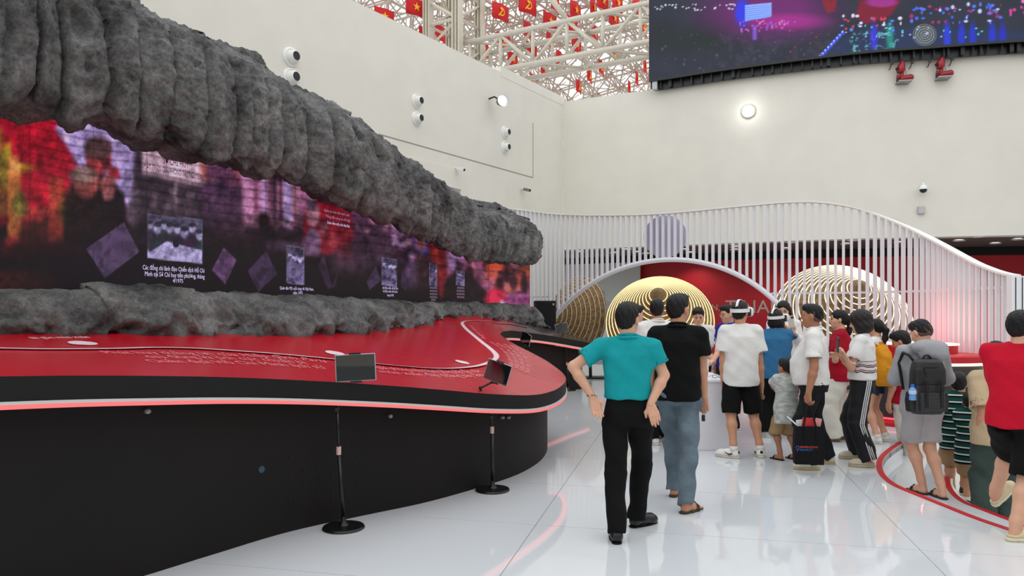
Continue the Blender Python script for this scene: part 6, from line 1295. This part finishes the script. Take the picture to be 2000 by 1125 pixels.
_ppl['hoodie'] = person('young man in a grey hoodie and pale shorts with a black backpack', 7.05, 1801, 623, z0=S1, rz=.08, feet=((1797, 963, .15), (1836, 972, -.05)), arms=(((1750, 738, .08), (1768, 742, .32), (1782, 736, .4)), ((1847, 738, .08), (1836, 742, .32), (1824, 736, .4))), top_=dict(m=C_grey, hem=.8, sleeve=1.85, loose=.026, hood=True, name='hoodie', flare=.01), bot=dict(m=C_short, end=.53, loose=.016, name='shorts'), shoe=dict(type='sandal', m=mat('sandal_dark', (40, 34, 32), .7), sole=mat('sandal_dark', (40, 34, 32), .7)), hair=dict(type='fade'), head=(.3, -.4), sk=SKl)
_ppl['hidden'] = person('dark haired visitor bending forward beyond the grey hoodie', 9.0, 1772, 645, z0=S2, rz=.5, feet=((1784, 922, .5), (1800, 925, .4)), top_=dict(m=C_dred, sleeve=.7, loose=.02), bot=dict(m=C_cream, loose=.04), shoe=dict(type='sneaker', m=C_black, sole=C_white), hair=dict(type='short', vol=1.03), head=(.4, -.4), lean=.1)
M_strp = ramp_mat('green_stripes', [(0, (14, 66, 60)), (.45, (8, 14, 18)), (.72, (220, 222, 218)), (.9, (14, 66, 60))], 14.5)
_ppl['kid'] = person('taller boy in a dark green striped shirt and khaki shorts', 7.8, 1873, 727, z0=S2, rz=-.25, feet=((1858, 972, -.1), (1882, 965, -.4)), hs=1.2, top_=dict(m=M_strp, hem=.66, sleeve=.8, loose=.03), bot=dict(m=C_khaki, end=.46, loose=.04, name='shorts', waist=.92), shoe=dict(type='sneaker', m=mat('shoe_olive', (50, 48, 42), .7), sole=C_cream, sock=False), hair=dict(type='short', vol=1.06), head=(-.3, -.1), w=1.1)
_ppl['kid2'] = person('shorter boy in a matching green striped shirt wearing a watch', 7.45, 1897, 763, z0=S2, rz=-.35, feet=((1890, 987, -.5), (1908, 984, -.5)), arms=(((1878, 826, .0), (1876, 862, .04), (1880, 885, .08)), None), hs=1.28, top_=dict(m=M_strp, hem=.64, sleeve=.85, loose=.025), bot=dict(m=C_khaki, end=.42, loose=.035, name='shorts', waist=.92), shoe=dict(type='sneaker', m=C_black, sole=C_cream), hair=dict(type='crop', vol=1.04), head=(-.2, 0), w=1.02, vox=.0105)
_ppl['cap'] = person('child in a dark printed cap beyond the striped boys', 8.9, 1910, 741, z0=S2, rz=.2, hs=1.25, top_=dict(m=C_djean, sleeve=.7, loose=.02), bot=dict(m=C_black), shoe=dict(type='sneaker', m=C_black, sole=C_white), hair=dict(type='short'), head=(.2, -.2))
_ppl['khaki'] = person('visitor in a beige T-shirt and grey green cargo trousers at the pit edge', 6.75, 1947, 668, z0=S2, rz=-.35, feet=((1922, 1030, -.2), (1957, 1022, -.3)), arms=(((1920, 806, -.05), (1911, 845, .0), (1914, 868, .03)), None), top_=dict(m=C_beige, hem=.76, sleeve=.85, loose=.04), bot=dict(m=C_cargo, loose=.045, wr=1.5, name='cargo_trousers'), shoe=dict(type='sneaker', m=C_black, sole=C_white), hair=dict(type='short', vol=1.1), head=(-.2, -.2))
_ppl['redman'] = person('big man in a bright red T-shirt and black shorts at the right edge', 5.4, 1992, 606, rz=-.75, feet=((1957, 1010, -.6, -.7, .14), (1990, 1056, -.7)), arms=(((1975, 790, .25), (1990, 850, .35), (1995, 880, .35)), ((2046, 790, .0), (2050, 850, .1), (2050, 880, .1))), top_=dict(m=C_red, hem=.8, sleeve=.8, loose=.03), bot=dict(m=C_black, end=.44, loose=.025, name='shorts'), shoe=dict(type='croc', m=mat('clog_beige', (214, 200, 164), .6), sole=mat('clog_beige2', (224, 212, 180), .6)), hair=dict(type='short', vol=1.02), head=(-.3, 0), w=1.16, belly=.05, sk=SKl)
# ------------------------------------------------------------------ things worn and carried
M_vr = mat('headset_white', (232, 232, 232), .35); M_vrd = mat('headset_dark', (30, 30, 32), .5)
def vr_headset(inf, label, worn=True, M=None, name='vr_headset'):
    M = M if M is not None else inf['Rm'] @ inf['HM']; p = M.translation.copy(); o = empty(name, p, 0, label, 'headset', 'white headsets'); T0 = Matrix.Translation(-p) @ M
    w = []; n_ = 36; zc = lambda y: .012+.16*y*.35
    for k in range(n_):
        a = 2*math.pi*k/n_
        if -.1 < math.sin(a) or True: w.append((.092*math.cos(a), .112*math.sin(a)-.006))
    vs = []; fs = []
    for x, y in w:
        z = zc(y)+.012
        for s_, dz in ((1, -.019), (1.07, -.019), (1.07, .019), (1, .019)): vs.append(T0 @ Vector((x*s_, y*s_, z+dz)))
    for i in range(n_):
        j = (i+1) % n_
        for k in range(4): q = (k+1) % 4; fs.append((i*4+k, i*4+q, j*4+q, j*4+k))
    smooth_by_angle(MB().add(vs, fs).out('head_band', M_vr, o), .8)
    pts = [T0 @ Vector((0, .1*math.cos(a)-.008, .035+.1*math.sin(a))) for a in np.linspace(.25, math.pi-.25, 14)]
    vs = []; fs = []; X3 = (T0.to_3x3() @ Vector((.013, 0, 0)))
    for q in pts: vs += [q-X3, q+X3, q+X3+(T0.to_3x3() @ Vector((0, 0, .006))), q-X3+(T0.to_3x3() @ Vector((0, 0, .006)))]
    for i in range(13):
        for k in range(4): q = (k+1) % 4; fs.append((i*4+k, i*4+q, i*4+4+q, i*4+4+k))
    fs += [(3, 2, 1, 0), (52, 53, 54, 55)]; MB().add(vs, fs).out('top_strap', M_vr, o)
    b = MB().box((0, 0, 0), (.19, .062, .1)).out('visor', M_vr, o, True, .028); b.modifiers['bevel'].segments = 4; b.matrix_local = T0 @ Matrix.Translation((0, .145, .008))
    b2 = MB().box((0, 0, 0), (.165, .05, .085)).out('face_foam', M_vrd, o, False, .012); b2.matrix_local = T0 @ Matrix.Translation((0, .1, .002)); return o
vr_headset(_ppl['boy'], 'white headset on the boy in white and black shorts'); vr_headset(_ppl['bluetee'], 'white headset held on by the woman in the blue T-shirt')
vr_headset(None, 'white headset held up by the young attendant at the counter', False, Matrix.Translation(px(1381, 668, 10.15)) @ Matrix.Rotation(1.2, 4, 'Z') @ Matrix.Rotation(.9, 4, 'X') @ Matrix.Scale(.85, 4))
def phone(c, nrm, label, roll=0, col=(40, 40, 44)):
    o = empty('phone', c, 0, label, 'phone'); M = frame((0, 0, 0), (0, 0, 1), nrm) @ Matrix.Rotation(roll, 4, 'Z')
    a = MB().box((0, 0, 0), (.078, .16, .009)).out('case', mat('phone_case%d' % col[0], col, .35), o, False, .006); a.matrix_local = M; b = MB().box((0, 0, .0052), (.07, .15, .001)).out('screen', mat('phone_glass', (18, 20, 24), .08), a); MB().box((-.018, .055, -.0058), (.03, .03, .003)).out('camera_bump', M_blackm, a)
phone(px(1636, 673, 7.6), (.75, -.1, .5), 'dark phone held by the woman with bobbed hair', .3); phone(px(1545, 628, 10.12), (.1, .9, .35), 'pale phone held up by the woman in the cardigan', -.1, (206, 196, 186)); phone(px(1378, 706, 9.7), (.2, -.2, .9), 'black tablet phone held flat over the counter', .8, (24, 24, 26))
# key fob
inf = _ppl['black']; c = inf['Rm'] @ (Vector(inf['arms'][1][2])+inf['arms'][1][3].normalized()*.135-Vector((0, 0, .03))); o = empty('key_fob', c, 0, 'black key fob hanging from the walking man in jeans', 'keys'); MB().box((0, 0, -.01), (.03, .014, .055)).out('fob', mat('fob_black', (16, 16, 18), .3), o, False, .006); MB().tube([(.011*math.cos(a), 0, .028+.011*math.sin(a)) for a in np.linspace(0, 2*math.pi, 13)[:-1]], .002, 6, False, True).out('ring', M_steel, o); MB().box((.012, .0, -.002), (.006, .016, .03)).out('button_strip', M_steel, o)
# bracelet and watch
inf = _ppl['teal']; el, wr = inf['arms'][0][1], inf['arms'][0][2]; u = Vector(wr-el).normalized(); M = frame(Vector(wr)-u*.02, (0, 0, 1) if abs(u.z) < .8 else (1, 0, 0), u)
for k in range(12): a = 2*math.pi*k/12; MB().lathe([(0, -.0065), (.0065, 0), (0, .0065)], 6, M @ Matrix.Translation((.033*math.cos(a), .033*math.sin(a), 0))).out('bracelet_bead', mat('bead%d' % (k % 3), ((60, 40, 34), (200, 190, 180), (120, 60, 50))[k % 3], .4), inf['root'], True)
inf = _ppl['kid2']; el, wr = inf['arms'][0][1], inf['arms'][0][2]; u = Vector(wr-el).normalized(); M = frame(Vector(wr)-u*.02, (1, 0, 0), u); MB().tube([M @ Vector((.027*math.cos(a), .027*math.sin(a), 0)) for a in np.linspace(0, 2*math.pi, 17)[:-1]], .008, 6, False, True).out('watch_strap', M_blackm, inf['root'], True); MB().box((0, 0, 0), (.03, .012, .03)).out('watch_face', M_vrd, inf['root'], False, .004).matrix_local = M @ Matrix.Translation((0, -.033, 0))
# tote bag
c = px(1579, 906, 7.3); tb = empty('tote_bag', c, -.12, 'black fabric tote bag with red and blue lettering', 'bag'); M_tote = cloth('tote_black', (20, 20, 24), .1, .5)
vs = []; prof = [(0, .135, .045), (.1, .14, .05), (.25, .138, .05), (.375, .13, .042)]
for z, hx, hy in prof: vs += [(-hx, -hy, z), (hx, -hy, z), (hx, hy, z), (-hx, hy, z)]
fs = [(3, 2, 1, 0)]+[(i*4+k, i*4+(k+1) % 4, i*4+4+(k+1) % 4, i*4+4+k) for i in range(3) for k in range(4)]; n_ = len(vs)
vs += [(x*.96, y*.9, z) for x, y, z in vs[12:16]]+[(x*.94, y*.86, z-.1) for x, y, z in vs[12:16]]; fs += [(12+k, 12+(k+1) % 4, n_+(k+1) % 4, n_+k) for k in range(4)]+[(n_+k, n_+(k+1) % 4, n_+4+(k+1) % 4, n_+4+k) for k in range(4)]+[(n_+4, n_+5, n_+6, n_+7)]
MB().add(vs, fs).out('bag_body', M_tote, tb, False, .008)
hd_ = Vector((-.0, .05, .57))
for sy in (-.045, .045):
    for sg in (-1, 1): MB().tube([(sg*.06, sy, .2), (sg*.06, sy, .37), (hd_.x+sg*.012, sy*.3, hd_.z)], .009, 6).out('handle', M_tote, tb, True)
def bag_txt(s_, x, z, h, col, nm):
    me = text_mesh(s_, h*1.38, 'LEFT')
    for v_ in me.vertices: v_.co = (x+v_.co.x, -.0535, z+v_.co.y)
    me.update(); return tag(link(nm, me, mat(nm, col, .6), tb), kind='stuff')
bag_txt('GENERATION', -.1, .165, .02, (226, 70, 56), 'lettering_red'); bag_txt('EQUALITY', -.1, .138, .02, (40, 120, 200), 'lettering_blue')
MB().tube([(-.118+.012*math.cos(a), -.0525, .166+.018*math.sin(a)) for a in np.linspace(0, 2*math.pi, 15)[:-1]], .003, 5, False, True).out('emblem', mat('emblem_blue', (70, 100, 190), .6), tb, True); MB().tube([(-.118, -.0525, .148), (-.118, -.0525, .13)], .003, 5).out('emblem_stem', mat('emblem_red', (220, 60, 60), .6), tb)
o = empty('rolled_papers', c+Vector((0, 0, .33)), 0, 'red and white printed papers sticking out of the tote bag', 'paper'); MB().box((.02, 0, .07), (.16, .012, .1), Matrix.Rotation(.12, 3, 'Y')).out('red_sheet', mat('paper_red', (210, 50, 56), .6), o); MB().box((-.02, .02, .06), (.18, .006, .1), Matrix.Rotation(-.15, 3, 'Y')).out('white_sheet', C_white, o)
MB().box((.09, -.012, .08), (.06, .006, .08), Matrix.Rotation(.2, 3, 'Y')).out('pink_sheet', mat('paper_pink', (220, 150, 150), .6), o)
o = empty('white_stick', c+Vector((-.1, 0, .36)), 0, 'white folded fan stick poking from the tote bag', 'fan'); MB().box((-.045, 0, .05), (.014, .006, .17), Matrix.Rotation(-.85, 3, 'Y')).out('blade', C_white, o); MB().lathe([(0, -.005), (.006, -.004), (.006, .004), (0, .005)], 8, Matrix.Translation((.015, 0, 0)) @ Matrix.Rotation(math.pi/2, 4, 'X')).out('pivot', M_steel, o)
# black backpack on the hoodie man
inf = _ppl['hoodie']; c = px(1810, 808, 6.79); bpk = empty('backpack', c, .06, 'black checked backpack on the man in the grey hoodie', 'backpack'); M_pack = bpy.data.materials.new('pack_check'); M_pack.use_nodes = True; nt = M_pack.node_tree; b = nt.nodes['Principled BSDF']; ck = nt.nodes.new('ShaderNodeTexChecker'); ck.inputs['Scale'].default_value = 55; ck.inputs[1].default_value = (.012, .012, .013, 1); ck.inputs[2].default_value = (.028, .028, .03, 1); tc = nt.nodes.new('ShaderNodeTexCoord'); mp_ = nt.nodes.new('ShaderNodeMapping'); mp_.inputs['Rotation'].default_value = (0, .785, 0); nt.links.new(tc.outputs['Object'], mp_.inputs[0]); nt.links.new(mp_.outputs[0], ck.inputs[0]); nt.links.new(ck.outputs[0], b.inputs['Base Color']); b.inputs['Roughness'].default_value = .55
M_pk = mat('pack_black', (24, 24, 26), .5, bump=.2, bscale=60); M_web = mat('webbing', (10, 10, 11), .7)
f = Form(.008); f.loft([(0.0, .12, .06, 0, 0), (.03, .145, .075, 0, 0), (.2, .15, .08, 0, 0), (.4, .14, .072, 0, 0), (.47, .12, .055, 0, .01), (.49, .1, .04, 0, .01)], lambda X, Y_, Z: (X+0*Y_+0*Z, Y_+0*X+0*Z, Z+0*X+0*Y_), .2, .01, 4.0); form_obj('pack_body', f, M_pack, bpk)
f = Form(.008); f.loft([(.27, .148, .05, 0, -.035), (.4, .145, .055, 0, -.03), (.475, .125, .06, 0, -.01), (.5, .1, .045, 0, 0)], lambda X, Y_, Z: (X+0*Y_+0*Z, Y_+0*X+0*Z, Z+0*X+0*Y_), .2, .01, 4.0); form_obj('flap', f, M_pk, bpk)
f = Form(.008); f.loft([(.03, .11, .03, 0, -.08), (.1, .12, .036, 0, -.078), (.2, .115, .03, 0, -.075)], lambda X, Y_, Z: (X+0*Y_+0*Z, Y_+0*X+0*Z, Z+0*X+0*Y_), .2, .01, 4.0); form_obj('front_pocket', f, M_pack, bpk)
MB().box((-.01, -.089, .43), (.13, .004, .008)).out('zip', M_web, bpk); MB().box((-.07, -.088, .385), (.006, .004, .085), Matrix.Rotation(-.25, 3, 'Y')).out('zip', M_web, bpk)
for sg in (-1, 1):
    MB().box((sg*.07, -.112, .19), (.024, .008, .24)).out('buckle_strap', M_web, bpk); MB().box((sg*.07, -.12, .245), (.036, .012, .04)).out('buckle', M_blackm, bpk, False, .003)
    MB().tube([(sg*.08, .06, .47), (sg*.115, .085, .53), (sg*.12, .17, .55), (sg*.12, .24, .45), (sg*.1, .2, .2)], .014, 6).out('shoulder_strap', M_web, bpk, True); f = Form(.008); f.loft([(.02, .03, .05, sg*.15, 0), (.12, .035, .055, sg*.155, 0), (.2, .03, .05, sg*.15, 0)], lambda X, Y_, Z: (X+0*Y_+0*Z, Y_+0*X+0*Z, Z+0*X+0*Y_), .22, .01, 3.0); form_obj('side_pocket', f, M_pk, bpk)
MB().tube([(.035*math.cos(a), 0, .5+.035*math.sin(a)) for a in np.linspace(0, math.pi, 9)], .008, 6).out('handle', M_web, bpk, True)
o = empty('water_bottle', c+Vector((-.155, -.05, .13)), 0, 'small water bottle with a blue cap in the backpack side pocket', 'bottle'); smooth_by_angle(MB().lathe([(0, 0), (.03, 0), (.032, .02), (.028, .05), (.032, .08), (.03, .1), (.012, .12), (0, .12)], 16).out('bottle', mat('bottle_blue', (110, 160, 220), .15), o), .7); smooth_by_angle(MB().lathe([(.0, .12), (.016, .12), (.016, .145), (0, .147)], 14).out('bottle_cap', mat('cap_blue', (40, 110, 200), .4), o), .7); MB().lathe([(.0325, .055), (.0335, .06), (.0335, .085), (.0325, .09)], 16).out('bottle_label', mat('bottle_label', (190, 210, 240), .4), o)
# mustard backpack
inf = _ppl['yellowbag']; c = px(1729, 754, 8.95); yb = empty('backpack', c, .5, 'mustard yellow backpack worn by the girl in denim shorts', 'backpack'); M_must = cloth('mustard', (206, 138, 30), .1, .4); I0 = lambda X, Y_, Z: (X+0*Y_+0*Z, Y_+0*X+0*Z, Z+0*X+0*Y_)
f = Form(.009); f.loft([(0, .1, .07, 0, 0), (.04, .135, .1, 0, 0), (.2, .14, .11, 0, 0), (.36, .12, .085, 0, .02), (.46, .085, .05, 0, .045), (.5, .05, .03, 0, .055)], I0, .3, .02, 2.6); f.fold = folds(.004, 4); form_obj('pack_body', f, M_must, yb); f = Form(.009); f.loft([(.03, .1, .05, 0, -.09), (.12, .11, .06, 0, -.09), (.24, .1, .045, 0, -.075)], I0, .3, .02, 2.6); f.fold = folds(.003, 7); form_obj('front_pocket', f, M_must, yb); f = Form(.009); f.loft([(.03, .03, .06, .13, .0), (.18, .035, .065, .14, 0)], I0, .3, .02, 2.6); form_obj('side_pocket', f, M_must, yb)
for sg in (-1, 1): MB().tube([(sg*.06, .06, .48), (sg*.07, .12, .52), (sg*.08, .2, .42)], .016, 6).out('shoulder_strap', M_must, yb, True)
MB().tube([(.03*math.cos(a), .05, .5+.03*math.sin(a)) for a in np.linspace(0, math.pi, 9)], .007, 6).out('handle', M_must, yb, True)
o = empty('drink_bottle', c+Vector((.115, -.1, .2)), 0, 'small clear drink bottle in the mustard backpack pocket', 'bottle'); smooth_by_angle(MB().lathe([(0, 0), (.028, 0), (.028, .08), (.012, .1), (0, .1)], 14).out('bottle', mat('bottle_clear', (216, 190, 150), .15), o), .7); MB().lathe([(0, .1), (.014, .1), (.014, .12), (0, .122)], 12).out('bottle_cap', C_white, o)
# printed cap
inf = _ppl['cap']; M = inf['Rm'] @ inf['HM']; p = M.translation.copy(); o = empty('cap', p, 0, 'dark grey printed cap on the child beyond the striped boys', 'cap'); T0 = Matrix.Translation(-p) @ M; M_cap = mat('cap_print', (62, 68, 76), .8, var=.35, vscale=40)
smooth_by_angle(MB().lathe([(.096, .03), (.097, .06), (.085, .1), (.05, .13), (0, .142)], 24, T0).out('crown', M_cap, o), 1); smooth_by_angle(MB().lathe([(.0, .142), (.008, .145), (.006, .152), (0, .153)], 8, T0).out('button', M_cap, o), 1); b = MB().box((0, .13, .035), (.14, .12, .008)).out('brim', mat('brim_dark', (30, 32, 36), .8), o, False, .003); b.matrix_local = T0
